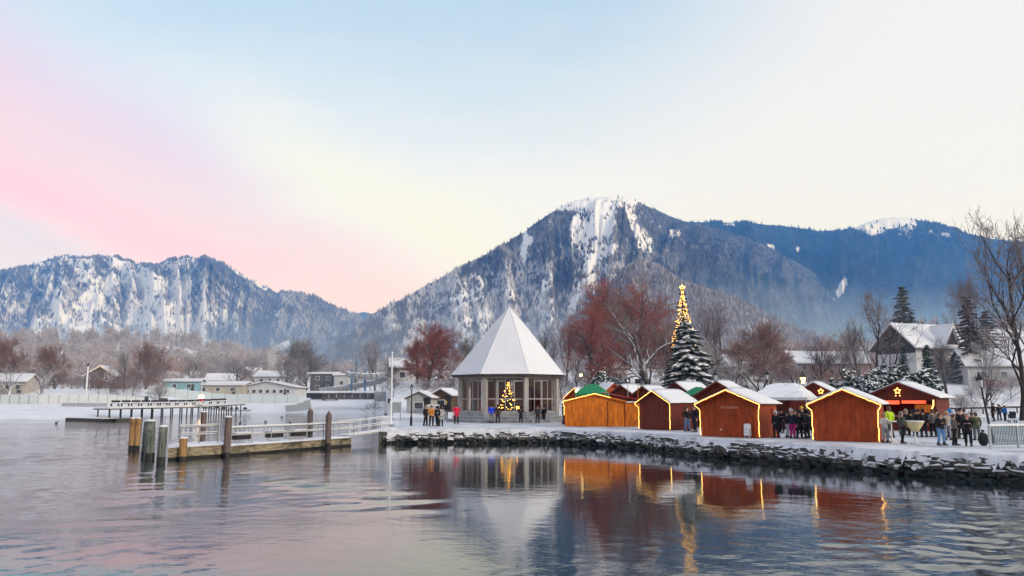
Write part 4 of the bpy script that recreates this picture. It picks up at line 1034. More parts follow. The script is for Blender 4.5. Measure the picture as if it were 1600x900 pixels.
def build_railing():
    root = thing('railing', 'bluish framed railing topped with snow at the quay edge by the leaning lantern', 'railing', (0, 0, 0))
    pts = [gp(1548, 701), gp(1592, 700), gp(1640, 699)]
    pts = [Vector((p.x, p.y, 0.95)) for p in pts]
    m = mat('railing_blue', (0.13, 0.19, 0.20, 1), 0.5, 0.2, 4, snow=(0.6, 0.95)); pan = mat('railing_mesh', (0.10, 0.16, 0.17, 1), 0.5, 0.3, 9)
    for p in pts: b = MB(); b.box(p + Vector((0, 0, .5)), (.09, .09, 1.02)); b.build('post', M['grey_paint'], root)
    for a, c in zip(pts[:-1], pts[1:]):
        for z in (.18, .98): b = MB(); b.bar(a + Vector((0, 0, z)), c + Vector((0, 0, z)), .06, .06); b.build('rail', m, root)
        b = MB(); b.bar(a + Vector((0, 0, 1.06)), c + Vector((0, 0, 1.06)), .10, .09); b.build('rail_snow', M['roof_snow'], root)
        n = 18
        for k in range(1, n):
            q = a.lerp(c, k / n); b = MB(); b.box(q + Vector((0, 0, .58)), (.03, .03, .78)); b.build('baluster', pan, root)
build_railing()
def build_ramp():
    root = thing('boat_ramp', 'concrete slab landing jutting from the quay wall below the railing', 'landing')
    a, b_ = gp(1500, 711, .72), gp(1700, 722, .72); c, d = gp(1700, 738, .62), gp(1548, 724, .62)
    m = MB(); top = [a, b_, c, d]
    top = [Vector((v.x, v.y, z)) for v, z in zip(top, (.74, .74, .64, .64))]
    low = [Vector((v.x, v.y, -.9)) for v in top]
    m.add(top + low, [(0, 1, 2, 3), (7, 6, 5, 4), (0, 4, 5, 1), (1, 5, 6, 2), (2, 6, 7, 3), (3, 7, 4, 0)]); m.build('slab', M['concrete_dark'], root, fix=True)
    cap = MB(); cap.slab([v + Vector((0, 0, .065)) for v in top], .06); cap.build('snow_cover', M['roof_snow'], root, fix=True)
build_ramp()
p = gp(1473, 735, 0.0)
bm = bmesh.new(); bmesh.ops.create_icosphere(bm, subdivisions=2, radius=.35); rs = random.Random(4)
for v in bm.verts: v.co = Vector((v.co.x * 1.15, v.co.y * .7, v.co.z * .55)) * rs.uniform(.88, 1.08)
me = bpy.data.meshes.new('rock'); bm.to_mesh(me); bm.free(); me.materials.append(M['roof_snow'])
tag(link('rock', me, None, (p.x, p.y, .12)), 'pale snow-capped rock lying in the water at the foot of the quay wall', 'rock')
ORD = ('first', 'second', 'third', 'fourth', 'fifth', 'sixth', 'seventh', 'eighth', 'ninth', 'tenth', 'eleventh', 'twelfth', 'thirteenth', 'fourteenth', 'fifteenth', 'sixteenth', 'seventeenth', 'eighteenth', 'nineteenth', 'twentieth')

# ================================================================ JETTY
def pile(label, px, pyb, pyt, wpx, m, group, point=False, tilt=0.0, wet=0.35):
    p = gp(px, pyb, 0.0); Y = p.y; r = wpx / 2 / F * Y; zt = at(px, pyt, Y).z
    root = thing('mooring_pile', label, 'mooring pile', (p.x, Y, 0), 0, group)
    if tilt: root.rotation_euler = (0, tilt, 0)
    rs = random.Random(int(px))
    b = MB(); prof = [(r * 1.03, -1.0), (r * 1.03, wet)]; b.lathe((0, 0, 0), prof, 12); b.build('wet_foot', M['wet_wood'], root)
    b = MB(); n = 5; prof = [(r * rs.uniform(.96, 1.03), wet + (zt - wet) * k / n) for k in range(n + 1)]
    if point: prof = [(a, z - .28 * (z > zt - .01)) for a, z in prof] + [(r * .12, zt)]
    b.lathe((0, 0, 0), prof, 12); b.build('shaft', m, root, smooth=False)
    if not point:
        b = MB(); b.lathe((0, 0, zt), [(r * .98, 0.001), (r * .9, .05), (r * .5, .085)], 12); b.build('snow_cap', M['roof_snow'], root)
    return root
PG = 'mooring piles round the jetty'
pile('golden-brown pile at the far end of the jetty, its left one of a pair', 205, 705, 654, 9, M['pile_gold'], PG)
pile('golden-brown pile at the far end of the jetty, tucked against its twin', 213, 705, 654, 9, M['pile_gold'], PG)
pile('slimmer mossy grey-green pile standing just behind the thick mossy one', 225, 716, 659, 10, M['pile_green'], PG, tilt=R_(2))
pile('thick mossy grey-green pile leaning against its slimmer neighbour', 233, 718, 658, 15, M['pile_green'], PG, tilt=R_(-1.5))
pile('mossy grey pile at the front corner of the jetty, nearest the water', 251, 725, 667, 13, M['pile_green'], PG, tilt=R_(1))
pile('short stumpy pile at the jetty corner, lower than the deck rails', 285, 719, 685, 12, M['pile_gold'], PG, wet=.2)
pile('tall brown pile in the middle of the jetty front', 354, 714, 652, 11, M['pile_brown'], PG, wet=.25)
pile('brown pile on the far side of the jetty behind the rails', 316, 697, 644, 9, M['pile_brown'], PG)
pile('brown pile with a pointed snowy top on the far side of the jetty', 484, 676, 638, 9, M['pile_brown'], PG, point=True)
pile('tallest brown pile with a pointed snowy top at the landward end of the jetty', 512, 701, 642, 9.5, M['pile_brown'], PG, point=True)

def build_jetty():
    root = thing('jetty', 'low wooden landing jetty with snowy deck and white handrails among the piles', 'jetty')
    zd = 0.72
    c = [gp(262, 720, 0), gp(352, 713.5, 0), gp(549, 697, 0)]
    f0, f1, f2 = [Vector((p.x, p.y, 0)) for p in c]
    ax = (f2 - f1).normalized(); wn = Vector((-.39, .92, 0))            # away from the viewer
    def plank_box(a, b, w0, w1, z0, z1, m, name):
        B = MB(); q = [a + wn * w0, b + wn * w0, b + wn * w1, a + wn * w1]
        vs = [v + Vector((0, 0, z)) for z in (z0, z1) for v in q]
        B.add(vs, [(3, 2, 1, 0), (4, 5, 6, 7), (0, 1, 5, 4), (1, 2, 6, 5), (2, 3, 7, 6), (3, 0, 4, 7)])
        return B.build(name, m, root, fix=True)
    # head of the jetty and its walkway
    plank_box(f0, f1, 0.0, 3.6, -0.5, 0.16, M['wet_wood'], 'hull')
    plank_box(f0, f1, 0.02, 3.58, 0.16, zd - .13, M['deck_wood'], 'fascia')
    plank_box(f1 + ax * .02, f2, 0.05, 2.3, -0.5, 0.14, M['wet_wood'], 'hull')
    plank_box(f1 + ax * .02, f2, 0.07, 2.28, 0.14, zd - .22, M['deck_wood'], 'fascia')
    # deck planks
    n = 22
    for (a, b, w, z, nn) in ((f0, f1, 3.64, zd, 16), (f1, f2, 2.34, zd - .09, 44)):
        L = (b - a).length; t = (b - a).normalized()
        for k in range(nn):
            s0 = L * k / nn + .012; s1 = L * (k + 1) / nn - .012
            plank_box(a + t * s0, a + t * s1, -.05, w, z - .125, z - .06, M['deck_wood'], 'plank')
    rs = random.Random(3)
    for (a, b, w, z) in ((f0, f1, 3.6, zd), (f1, f2, 2.3, zd - .09)):
        L = (b - a).length; t = (b - a).normalized(); nx, ny = int(L / .25), 12
        vs = []; fs = []
        for j in range(ny + 1):
            for i in range(nx + 1):
                e = min(1, min(i, nx - i, j, ny - j) * 1.0)
                p = a + t * (L * i / nx) + wn * (w * j / ny) + Vector((0, 0, z - .058 + e * (.06 + rs.uniform(-.02, .02))))
                if j == 0: p += wn * rs.uniform(-.02, .06)
                vs.append(p)
        for j in range(ny):
            for i in range(nx): fs.append((j * (nx + 1) + i, j * (nx + 1) + i + 1, (j + 1) * (nx + 1) + i + 1, (j + 1) * (nx + 1) + i))
        B = MB(); B.add(vs, fs); B.build('deck_snow', M['snow'], root, smooth=True)
    # handrails round the head
    def rail(p, q, z, r=.035, m='steel', name='handrail', snow=True):
        B = MB(); B.tube(p + Vector((0, 0, z)), q + Vector((0, 0, z)), r, r, 6, cap=True); B.build(name, M[m], root)
        if snow:
            B = MB(); B.bar(p + Vector((0, 0, z + r + .02)), q + Vector((0, 0, z + r + .01)), .05, .03); B.build('rail_snow', M['roof_snow'], root)
    def post(p, z0, z1): B = MB(); B.tube(p + Vector((0, 0, z0)), p + Vector((0, 0, z1)), .028, .028, 6, cap=True); B.build('rail_post', M['steel'], root)
    t0 = (f1 - f0).normalized()
    A = f0 + t0 * .7 + wn * .9; Bp = f1 - t0 * .5 + wn * .9; Cc = f1 - t0 * .4 + wn * 3.4; D = f0 + t0 * .7 + wn * 3.4
    for p, q in ((A, Bp), (D, Cc), (A, D)):
        for z in (zd + .95, zd + .52): rail(p, q, z, .032 if z > zd + .9 else .022)
    for p in (A, Bp, Cc, D, (A + Bp) / 2, (D + Cc) / 2, (A + D) / 2): post(p, zd - .1, zd + .97)
    # rails along the walkway
    E = f1 + ax * .4; G = f2 + ax * .3
    for w in (.25, 2.15):
        for z in (zd + .82, zd + .42): rail(E + wn * w, G + wn * w, z, .03 if z > zd + .8 else .02, 'white_paint' if w > 1 else 'steel')
        for k in range(8): post((E + wn * w).lerp(G + wn * w, k / 7), zd - .16, zd + .84)
    for s, w in ((.55, 1.5), (2.3, 1.6), (3.6, 1.4)):        # snowed-in benches on the walkway
        p = f1 + ax * (s * 1.6 + .4) + wn * w
        B = MB(); B.box(p + Vector((0, 0, zd + .28)), (1.1, .5, .36), math.atan2(ax.y, ax.x)); B.build('bench', M['dark_wood'], root)
        B = MB(); B.box(p + Vector((0, 0, zd + .50)), (1.14, .54, .08), math.atan2(ax.y, ax.x)); B.build('bench_snow', M['roof_snow'], root)
    # white canvas lumps of ice on the fascia
    # gangway to the quay
    root2 = thing('gangway', 'narrow white-railed gangway leading from the jetty to the end of the quay', 'gangway')
    g0 = f2 - ax * .5 + wn * .9; g1 = Vector((Qpts[0].x + .5, Qpts[0].y + 2.0, 0))
    B = MB(); B.bar(g0 + Vector((0, 0, .66)), g1 + Vector((0, 0, .93)), 1.0, .10); B.build('walkway', M['grey_paint'], root2)
    B = MB(); B.bar(g0 + Vector((0, 0, .74)), g1 + Vector((0, 0, 1.01)), .96, .06); B.build('walkway_snow', M['roof_snow'], root2)
    gt = (g1 - g0).normalized(); gn = Vector((-gt.y, gt.x, 0))
    for s in (-.5, .5):
        for z in (.5, .95):
            B = MB(); B.tube(g0 + gn * s + Vector((0, 0, .7 + z)), g1 + gn * s + Vector((0, 0, .97 + z)), .026, .026, 6); B.build('handrail', M['white_paint'], root2)
        for k in range(6):
            q = g0.lerp(g1, k / 5) + gn * s; B = MB(); B.tube(q + Vector((0, 0, .68)), q + Vector((0, 0, 1.9 - .03 * (5 - k))), .022, .022, 5); B.build('rail_post', M['white_paint'], root2)
build_jetty()

# ================================================================ FAR PIER
def build_pier():
    root = thing('bathing_pier', 'long snow-covered bathing pier on thin dark piles at the far beach', 'pier')
    z0, z1 = 1.55, 1.68
    a = at(157, 641, 133); c = at(300, 637.5, 152); e = at(372, 632.5, 172)
    pts = [Vector((a.x, a.y, 1.5)), Vector((c.x, c.y, 1.6)), Vector((e.x, e.y, 2.0))]
    for p, q in zip(pts[:-1], pts[1:]):
        B = MB(); B.bar(p, q, 3.2, .16); B.build('deck', M['dark_wood'], root)
        B = MB(); B.bar(p + Vector((0, 0, .26)), q + Vector((0, 0, .26)), 3.3, .34); B.build('deck_snow', M['roof_snow'], root)
        n = max(6, int((q - p).length / 2.2)); t = (q - p).normalized(); nn = Vector((-t.y, t.x, 0))
        for k in range(n):
            for w in (-1.3, 1.3):
                s = p.lerp(q, (k + .3) / n) + nn * w
                B = MB(); B.tube((s.x, s.y, -1), (s.x, s.y, s.z - .1), .11, .11, 6); B.build('pile', M['dark_wood'], root)
    # low float at its tip
    f = at(115, 655, 122); r2 = thing('bathing_float', 'low dark bathing float lying in front of the pier tip', 'float', (0, 0, 0))
    p, q = gp(113, 654.5, .25), gp(170, 656, .25); q2 = gp(206, 655, .3)
    B = MB(); B.bar((p.x, p.y, .15), (q.x, q.y, .15), 2.0, .5); B.build('hull', M['wet_wood'], r2)
    B = MB(); B.bar((p.x, p.y, .44), (q.x, q.y, .44), 1.9, .06); B.build('float_snow', M['roof_snow'], r2)
    r3 = thing('bathing_float', 'shorter dark float between the pier tip and the longer float', 'float', (0, 0, 0))
    B = MB(); B.bar((q.x + .6, q.y + .5, .15), (q2.x, q2.y + .5, .2), 1.6, .5); B.build('hull', M['wet_wood'], r3)
    # railings and seats on the deck
    B = MB(); t = (pts[1] - pts[0]).normalized()
    return root, pts
PIER, ppts = build_pier()
proto = None
def bench_at(loc, rz, label):
    global proto
    if proto is None:
        r = thing('bench', label, 'bench', loc, rz, 'benches along the bathing pier')
        B = MB(); B.box((0, 0, .45), (1.5, .5, .07)); B.build('seat', M['dark_wood'], r)
        B = MB(); B.box((0, 0, .56), (1.55, .6, .18)); B.build('seat_snow', M['roof_snow'], r)
        B = MB(); B.box((0, .28, .75), (1.5, .07, .5)); B.build('backrest', M['dark_wood'], r)
        for s in (-.6, .6): B = MB(); B.box((s, 0, .2), (.08, .45, .42)); B.build('leg', M['dark_wood'], r)
        proto = r; return r
    r = dup(proto); r.location = loc; r.rotation_euler = (0, 0, rz); r['label'] = label; return r
for k in range(13):
    f = k / 12
    p = ppts[0].lerp(ppts[1], f * 1.25 + .12) if f * 1.25 + .12 < 1 else ppts[1].lerp(ppts[2], (f * 1.25 + .12 - 1) * 1.6)
    bench_at((p.x, p.y + .6, p.z + .42), R_(0), 'dark snow-topped bench on the bathing pier, %s from the lake end' % ORD[k])
for k, px in enumerate((322, 331, 341, 352, 364, 372, 385)):
    q = place(px, 187 + .3 * k)
    if proto: 
        r = thing('pedal_boat', 'small dark boat drawn up behind the bathing pier, %s from the left' % ORD[k], 'boat', (q.x, q.y, q.z), .3 * (k % 3), 'small boats drawn up on the far beach')
        B = MB(); B.prism([(-1.1, .15), (-.9, .0), (.9, .0), (1.25, .35), (1.0, .38), (-1.0, .38)], -.5, .5); B.build('hull', M['grey_paint'], r, fix=True)
        B = MB(); B.box((-.2, 0, .66), (.7, .8, .5), taper=.8); B.build('seat', M['dark_wood'], r)
        B = MB(); B.box((.1, 0, .94), (.9, .85, .06)); B.build('boat_snow', M['roof_snow'], r)

# signal mast with red and white drum
p = gp(313, 668, 0); Y = 150.0; p = at(313, 650, Y)
root = thing('signal_mast', 'slim mast with a red and white drum standing at the bathing pier', 'mast', (p.x, Y, 0))
zt = at(312, 590, Y).z
B = MB(); B.tube((0, 0, -1), (0, 0, zt), .11, .07, 8); B.build('pole', M['white_paint'], root)
zz = at(310, 620, Y).z
for k, m in ((-1, mat('signal_red', (.55, .05, .03, 1), .5, .1)), (0, M['lamp_signal']), (1, M['white_paint'])):
    B = MB(); B.lathe((0, 0, zz + k * .55), [(.42, -.26), (.42, .26)], 10); B.build('drum_band', m, root)
B = MB(); B.ball((0, 0, at(312, 632, Y).z), .55, 8, 6, sc=(1.2, 1, .6)); B.build('buoy_snow', M['white_paint'], root)

# ================================================================ FLAGPOLE, BOARDS, BINS ON THE BEACH
Y = 66.0; x = hx(611.5, Y); root = thing('flagpole', 'tall bare white flagpole at the end of the quay', 'flagpole', (x, Y, .7))
B = MB(); B.tube((0, 0, 0), (0, 0, at(611, 552, Y).z - .7), .085, .055, 8, cap=True); B.build('pole', M['white_paint'], root)
B = MB(); B.ball((0, 0, at(611, 552, Y).z - .65), .09, 8, 6); B.build('finial', M['white_paint'], root)
B = MB(); B.box((0, 0, .2), (.4, .4, .5)); B.build('base', M['concrete'], root)
def board(name, label, cat, px, pyb, pyt, wpx, Y, pyl=None, m='grey_paint'):
    x = hx(px, Y); zb = at(px, pyb, Y).z; zt = at(px, pyt, Y).z; w = wpx / F * Y; g = gz(x, Y)
    r = thing(name, label, cat, (x, Y, min(g, zb)))
    B = MB(); B.box((0, 0, (zb + zt) / 2 - r.location.z), (w, .12, zt - zb)); B.build('panel', M[m], r)
    B = MB(); B.box((0, 0, zt - r.location.z + .05), (w + .1, .25, .10)); B.build('panel_snow', M['roof_snow'], r)
    for s in (-1, 1):
        B = MB(); B.box((s * w * .42, .1, (zb - r.location.z) / 2), (.08, .08, max(.1, zb - r.location.z))); B.build('post', M['grey_paint'], r)
    return r
board('notice_board', 'grey notice board on posts at the snowy beach, its top level with the wall behind', 'notice board', 594, 627, 612, 18, 150)
board('switch_cabinet', 'pale grey cabinet standing by the flagpole at the quay end', 'cabinet', 620, 645, 629, 14, 84)
for px in (603.5, 608):
    q = place(px, 128); r = thing('waste_bin', 'dark waste bin on the snow by the notice board, ' + ('beside its twin' if px > 605 else 'nearer the wall'), 'bin', (q.x, 128, q.z), 0, 'waste bins on the beach')
    B = MB(); B.lathe((0, 0, 0), [(.17, 0), (.2, .75)], 10); B.build('body', M['black'], r)
    B = MB(); B.lathe((0, 0, .76), [(.22, 0), (.2, .06), (.1, .1)], 10); B.build('lid', M['roof_snow'], r)

# ================================================================ FENCES
def panel_fence(label, pts, h, step, m, name='panel_fence'):
    r = thing(name, label, 'fence')
    me = None
    for a, c in zip(pts[:-1], pts[1:]):
        L = (c - a).length; n = max(1, int(L / step)); t = (c - a) / L; rz = math.atan2(t.y, t.x)
        for k in range(n):
            p = a.lerp(c, (k + .5) / n); z = gz(p.x, p.y)
            B = MB(); B.box((0, 0, h / 2), (L / n - .06, .08, h)); B.build('panel', m, r, loc=(p.x, p.y, z), rz=rz)
            q = a.lerp(c, k / n); B = MB(); B.box((0, 0, h / 2 + .05), (.12, .16, h + .1)); B.build('post', M['steel'], r, loc=(q.x, q.y, gz(q.x, q.y)), rz=rz)
M['screen'] = mat('screen_panel', (.50, .53, .53, 1), .5, .08, 2)
M['screen2'] = mat('screen_panel_blue', (.44, .50, .52, 1), .5, .08, 2)
V2 = lambda px, Y: Vector((hx(px, Y), Y, 0))
panel_fence('long pale screen fence of grey-white panels above the snowy beach on the far left', [V2(-90, 163), V2(60, 165), V2(226, 176)], 1.75, 1.8, M['screen'])
panel_fence('pale bluish screen fence in front of the bathing house and pool buildings', [V2(232, 206), V2(330, 218), V2(468, 226)], 2.3, 2.9, M['screen2'])
# low grey wall in front of the left fence
root = thing('low_wall', 'low grey wall with a snowy coping between the left screen fence and the pier', 'wall')
a, c = V2(98, 158), V2(168, 158)
B = MB(); B.bar((a.x, 158, 2.0), (c.x, 158, 1.9), .4, .9); B.build('wall_body', M['grey_paint'], root)
B = MB(); B.bar((a.x, 158, 2.5), (c.x, 158, 2.4), .55, .12); B.build('coping_snow', M['roof_snow'], root)
for px, w in ((265 - 15, 20), ):
    q = place(px - 20, 196)
# dark hedge boxes on the beach
for px, w, lab in ((220, 3.2, 'long low clipped hedge block beside the left screen fence'), (255, 1.7, 'short dark clipped hedge block at the corner of the bluish fence')):
    Y = 190; q = place(px, Y); bm = bmesh.new(); bmesh.ops.create_cube(bm, size=1); bmesh.ops.subdivide_edges(bm, edges=bm.edges, cuts=5, use_grid_fill=True)
    rs = random.Random(px)
    for v in bm.verts: v.co = Vector((v.co.x * w, v.co.y * 1.0, (v.co.z + .5) * 1.1)) + Vector((rs.uniform(-.08, .08), rs.uniform(-.08, .08), rs.uniform(-.07, .07)))
    me = bpy.data.meshes.new('hedge'); bm.to_mesh(me); bm.free(); me.materials.append(M['needle_dark'])
    tag(link('hedge', me, None, (q.x, q.y, q.z)), lab, 'hedge')
# retaining wall with dark opening, wooden wing
def build_retaining():
    r = thing('boat_shelter', 'long low shelter with a snow-covered flat roof and dark open front on the beach', 'shelter')
    a, c = V2(484, 196), V2(592, 196); za, zc = at(484, 621, 196).z, at(590, 621, 196).z; zt = at(540, 613.5, 196).z
    B = MB(); B.box(((a.x + c.x) / 2, 197.5, (za + zt) / 2 - .3), (c.x - a.x, 1.2, zt - za + .4)); B.build('back_wall', mat('shelter_wood', (.13, .12, .115, 1), .8, .3, 2, planks=('x', .4, .3)), r)
    B = MB(); B.box(((a.x + c.x) / 2, 197.3, zt + .22), (c.x - a.x + 2, 3.6, .42)); B.build('roof_snow', M['snow'], r)
    B = MB(); B.box((a.x + 1.0, 196.2, (za + zt) / 2 - .1), (3.4, 1.2, zt - za)); B.build('opening_shade', M['black'], r)  # solid black block stands for the shade inside the open bay
    for k in range(9):
        x = a.x + 4.5 + k * 1.9; B = MB(); B.box((x, 196.2, (za + zt) / 2), (.16, .16, zt - za + .1)); B.build('post', M['grey_paint'], r)
    w = thing('board_fence', 'stepped grey board fence running down the beach to the water beside the shelter', 'fence')
    P = [(447, 187, 1.5), (456, 189, 1.5), (466, 191, 1.8), (476, 193, 2.2), (486, 195.5, 2.4)]
    for (p0, y0, h0), (p1, y1, h1) in zip(P[:-1], P[1:]):
        a, c = V2(p0, y0), V2(p1, y1); z0, z1 = gz(a.x, a.y), gz(c.x, c.y)
        for k in range(4):
            q0, q1 = a.lerp(c, k / 4), a.lerp(c, (k + .92) / 4); z = max(-.2, (z0 + (z1 - z0) * (k + .5) / 4))
            B = MB(); B.bar((q0.x, q0.y, z + h0 / 2), (q1.x, q1.y, z + h0 / 2 + .2), .08, h0); B.build('board', M['grey_paint'], w)
build_retaining()

# ================================================================ HOUSES
def window(parent, loc, w, h, rz, lit=False):
    B = MB(); B.box((0, 0, 0), (w, .10, h)); f = B.build('window', M['white_paint'], parent, loc=loc, rz=rz)
    B = MB(); B.box((0, -.035, 0), (w * .84, .06, h * .84)); B.build('pane', M['lamp_warm'] if lit else M['pane_dark'], f)
    return f
def house(label, px, Y, w, d, he, ha, rot, wall, cat='house', name='house', win=((3, 1),), ridge='x', over=.5, z0=None, snow_t=.35, chimney=True, group=None, lights=False, roof_m=None, flat=False):
    """house; ridge 'x' = along the front, 'y' = gable to the front. local -y is the front"""
    x = hx(px, Y); z0 = gz(x, Y) if z0 is None else z0
    r = thing(name, label, cat, (x, Y, z0 - .3), rot, group); he += .3; ha += .3
    wm = wall
    if ridge == 'x': poly = None
    B = MB(); B.box((0, 0, he / 2), (w, d, he))
    if ridge == 'y': B.prism([(-w / 2, he), (w / 2, he), (0, ha - .05)], -d / 2, d / 2)
    else:
        B.add([(sx * w / 2, y, z) for sx in (-1, 1) for y, z in ((-d / 2, he), (d / 2, he), (0, ha - .05))], [(0, 1, 2), (5, 4, 3), (0, 3, 4, 1), (1, 4, 5, 2), (2, 5, 3, 0)])
    B.build('wall', wm, r, fix=True)
    run = (w if ridge == 'y' else d) / 2; sl = (ha - he) / run; o = over; ln = (d if ridge == 'y' else w) / 2 + o
    for s in (-1, 1):
        def q(u, v, z): return (u, v, z) if ridge == 'y' else (v, u, z)
        quad = [q(0, -ln, ha), q(s * (run + o), -ln, he - sl * o), q(s * (run + o), ln, he - sl * o), q(0, ln, ha)]
        B = MB(); B.slab([Vector(v) + Vector((0, 0, .10)) for v in quad], .16); rf = B.build('roof', roof_m or M['hut_roof'], r, fix=True)
        B = MB(); B.slab([Vector(v) + Vector((0, 0, .10 + snow_t)) for v in quad], snow_t - .01); B.build('roof_snow', M['roof_snow'], r, fix=True)
    if chimney:
        B = MB(); B.box((w * .2, d * .1, ha + .2), (.8, .8, 1.5)); B.build('chimney', M['concrete'], r)
    rows = len(win)
    for j, (n, lit) in enumerate(win):
        zz = he * (j + .55) / rows
        for k in range(n):
            window(r, ((k + .5) / n * w * .86 - w * .43, -d / 2 - .03, zz), min(1.3, w / n * .5), min(1.3, he / rows * .45), 0, lit == 2 and k == 0)
    B = MB(); B.box((w * .32, -d / 2 - .03, 1.1), (.9, .08, 2.1)); B.build('door', M['dark_wood'], r)
    if lights:
        B = MB(); zt = ha + .1
        for s in (-1, 1):
            for k in range(12):
                u = s * (run + o) * k / 11; B.ball((u, -ln - .08, ha - sl * abs(u) + .05) if ridge == 'y' else (-ln, u, ha - sl * abs(u)), .055, 5, 4)
        B.build('fairy_lights', M['bulb_small'], r)
    return r
wht = mat('render_white', (.52, .52, .52, 1), .8, .1, 1.0); bei = mat('render_beige', (.40, .36, .29, 1), .8, .15, 1.0); gry = mat('boarding_grey', (.20, .19, .18, 1), .8, .2, 1.0, planks=('xy', .3, .3))
tim = mat('timber_brown', (.10, .062, .042, 1), .8, .3, 1.0, planks=('xy', .3, .3)); teal = mat('bath_teal', (.20, .38, .42, 1), .6, .15, 1.0); blk = mat('cladding_charcoal', (.07, .07, .075, 1), .7, .2, 1.0)
house('beige house with a snowy roof behind the left screen fence', 22, 190, 7.5, 7, 2.4, 4.0, R_(8), bei, win=((3, 1),))
house('brown chalet whose eaves are strung with warm lights among the bare trees', 160, 232, 8, 8, 4.0, 6.6, R_(12), tim, ridge='y', win=((2, 1), (2, 1)), lights=True)
house('white house with a long snowy roof behind the bathing house', 283, 340, 13, 9, 4.2, 8.0, R_(-8), wht, win=((4, 1), (4, 1)))
house('white house with a broad snow roof right of the long-roofed house', 347, 330, 12, 9, 4.4, 7.0, R_(10), wht, win=((4, 1), (4, 1)))
house('white house with a chimney, hazy, between the broad roof and the smoke', 395, 350, 10, 9, 5.5, 10, R_(-25), wht, ridge='y', win=((2, 1), (2, 1)))
house('teal bathing house with a flat snowy roof behind the bluish fence', 289, 240, 9.6, 7, 2.6, 3.2, R_(4), teal, win=((2, 1),), chimney=False, cat='bathing house', name='bathing_house')
house('low beige changing house with a shallow snowy roof beside the teal one', 349, 243, 15, 8, 2.4, 3.3, R_(-4), bei, win=((3, 1),), chimney=False, cat='changing house', name='changing_house')
house('white pool pavilion with a dark wide gable and a row of windows', 427, 246, 17, 9, 2.3, 4.0, R_(-6), wht, ridge='y', win=((7, 1),), chimney=False, over=.8, cat='pool building', name='pool_building', snow_t=.2)
house('charcoal flat-roofed block behind the tall grey bare tree', 508, 262, 8, 8, 5.4, 5.8, 0, blk, win=((2, 1), (2, 1)), chimney=False, cat='building', name='building')
house('plain white block beside the charcoal building', 536, 258, 4.8, 6, 4.8, 5.1, 0, wht, win=((1, 1),), chimney=False, cat='building', name='building')
house('grey long building with a white roof behind the pool pavilion', 432, 300, 14, 10, 5.6, 7.6, R_(3), wht, win=((4, 1), (4, 1)), cat='building', name='building')
house('small white beach hut with a snowy gable behind the group of visitors', 661, 104, 3.3, 3.2, 1.75, 2.5, R_(-12), mat('beach_hut_white', (.42, .41, .40, 1), .8, .15, 1.5, planks=('xy', .2, .2)), ridge='y', win=((1, 1),), chimney=False, cat='beach hut', name='beach_hut', over=.25, snow_t=.14)
house('brown beach hut with a snowy gable close to the pavilion', 697, 106, 3.0, 3.2, 1.9, 2.7, R_(-20), tim, ridge='y', win=((1, 1),), chimney=False, cat='beach hut', name='beach_hut', over=.25, snow_t=.14)
r = thing('storage_box', 'pale grey storage box standing between the two beach huts', 'box', tuple(place(677, 101)), 0)
B = MB(); B.box((0, 0, .55), (1.35, .9, 1.1)); B.build('body', M['grey_paint'], r); B = MB(); B.box((0, 0, 1.15), (1.45, 1, .12)); B.build('lid', M['roof_snow'], r)
for px, py, lab, w, d0 in ((640, 616, 'low white garden house far behind the beach huts', 8, 170), (770, 600, 'white house glimpsed low beside the pavilion', 9, 185)):
    house(lab, px, d0, w, 7, 2.8, 4.6, R_(10), wht, win=((2, 1),), chimney=False)
# big chalet on the slope
def chalet():
    Y = 158; x = hx(1437, Y); z0 = gz(x, Y)
    ze, zr = at(1437, 541, Y).z - z0, at(1437, 512, Y).z - z0
    r = house('large white chalet with a broad snowy roof and dark timber gables on the slope', 1443, Y, 12.6, 9.0, ze, zr + .3, R_(22), wht, win=((4, 1), (5, 1)), over=1.2, cat='chalet', name='chalet')
    for s in (-1, 1):
        B = MB(); hh = ze + .3; B.add([(s * 6.33, -4.45, hh - 1.6), (s * 6.33, 4.45, hh - 1.6), (s * 6.33, 4.45, hh), (s * 6.33, 0, zr + .5), (s * 6.33, -4.45, hh), (s * 6.25, -4.45, hh - 1.6), (s * 6.25, 4.45, hh - 1.6), (s * 6.25, 4.45, hh), (s * 6.25, 0, zr + .5), (s * 6.25, -4.45, hh)], [(0, 1, 2, 3, 4), (9, 8, 7, 6, 5), (0, 5, 6, 1), (4, 9, 5, 0)])
        B.build('timber_gable', M['dark_wood'], r, fix=True)
    # cross gable
    B = MB(); B.prism([(-1.9, ze - .3), (1.9, ze - .3), (0, zr + .1)], -4.9, 0); B.build('dormer', M['dark_wood'], r, fix=True, loc=(2.6, 0, .3))
    for s in (-1, 1):
        B = MB(); B.slab([(0, -5.6, zr + .45), (s * 2.6, -5.6, ze - .45), (s * 2.6, .2, ze - .45), (0, .2, zr + .45)], .3); B.build('dormer_snow', M['roof_snow'], r, fix=True, loc=(2.6, 0, .3))
    B = MB(); B.box((1.5, -5.3, ze * .52), (9, 1.2, .16)); B.build('balcony', M['dark_wood'], r)
    for k in range(16):
        B = MB(); B.box((-2.8 + k * .58, -5.85, ze * .52 + .5), (.09, .08, .95)); B.build('baluster', M['dark_wood'], r)
    B = MB(); B.box((1.5, -5.85, ze * .52 + 1.0), (9, .10, .10)); B.build('balcony_rail', M['dark_wood'], r)
chalet()
house('white house half hidden by branches at the far edge of the slope', 1556, 150, 12, 9, 3.2, 6.2, R_(-10), wht, win=((3, 1),))
house('white house with a snowy roof just behind the brown firs', 1600, 175, 14, 9, 6, 10.5, R_(-14), bei, win=((3, 1), (3, 1)))
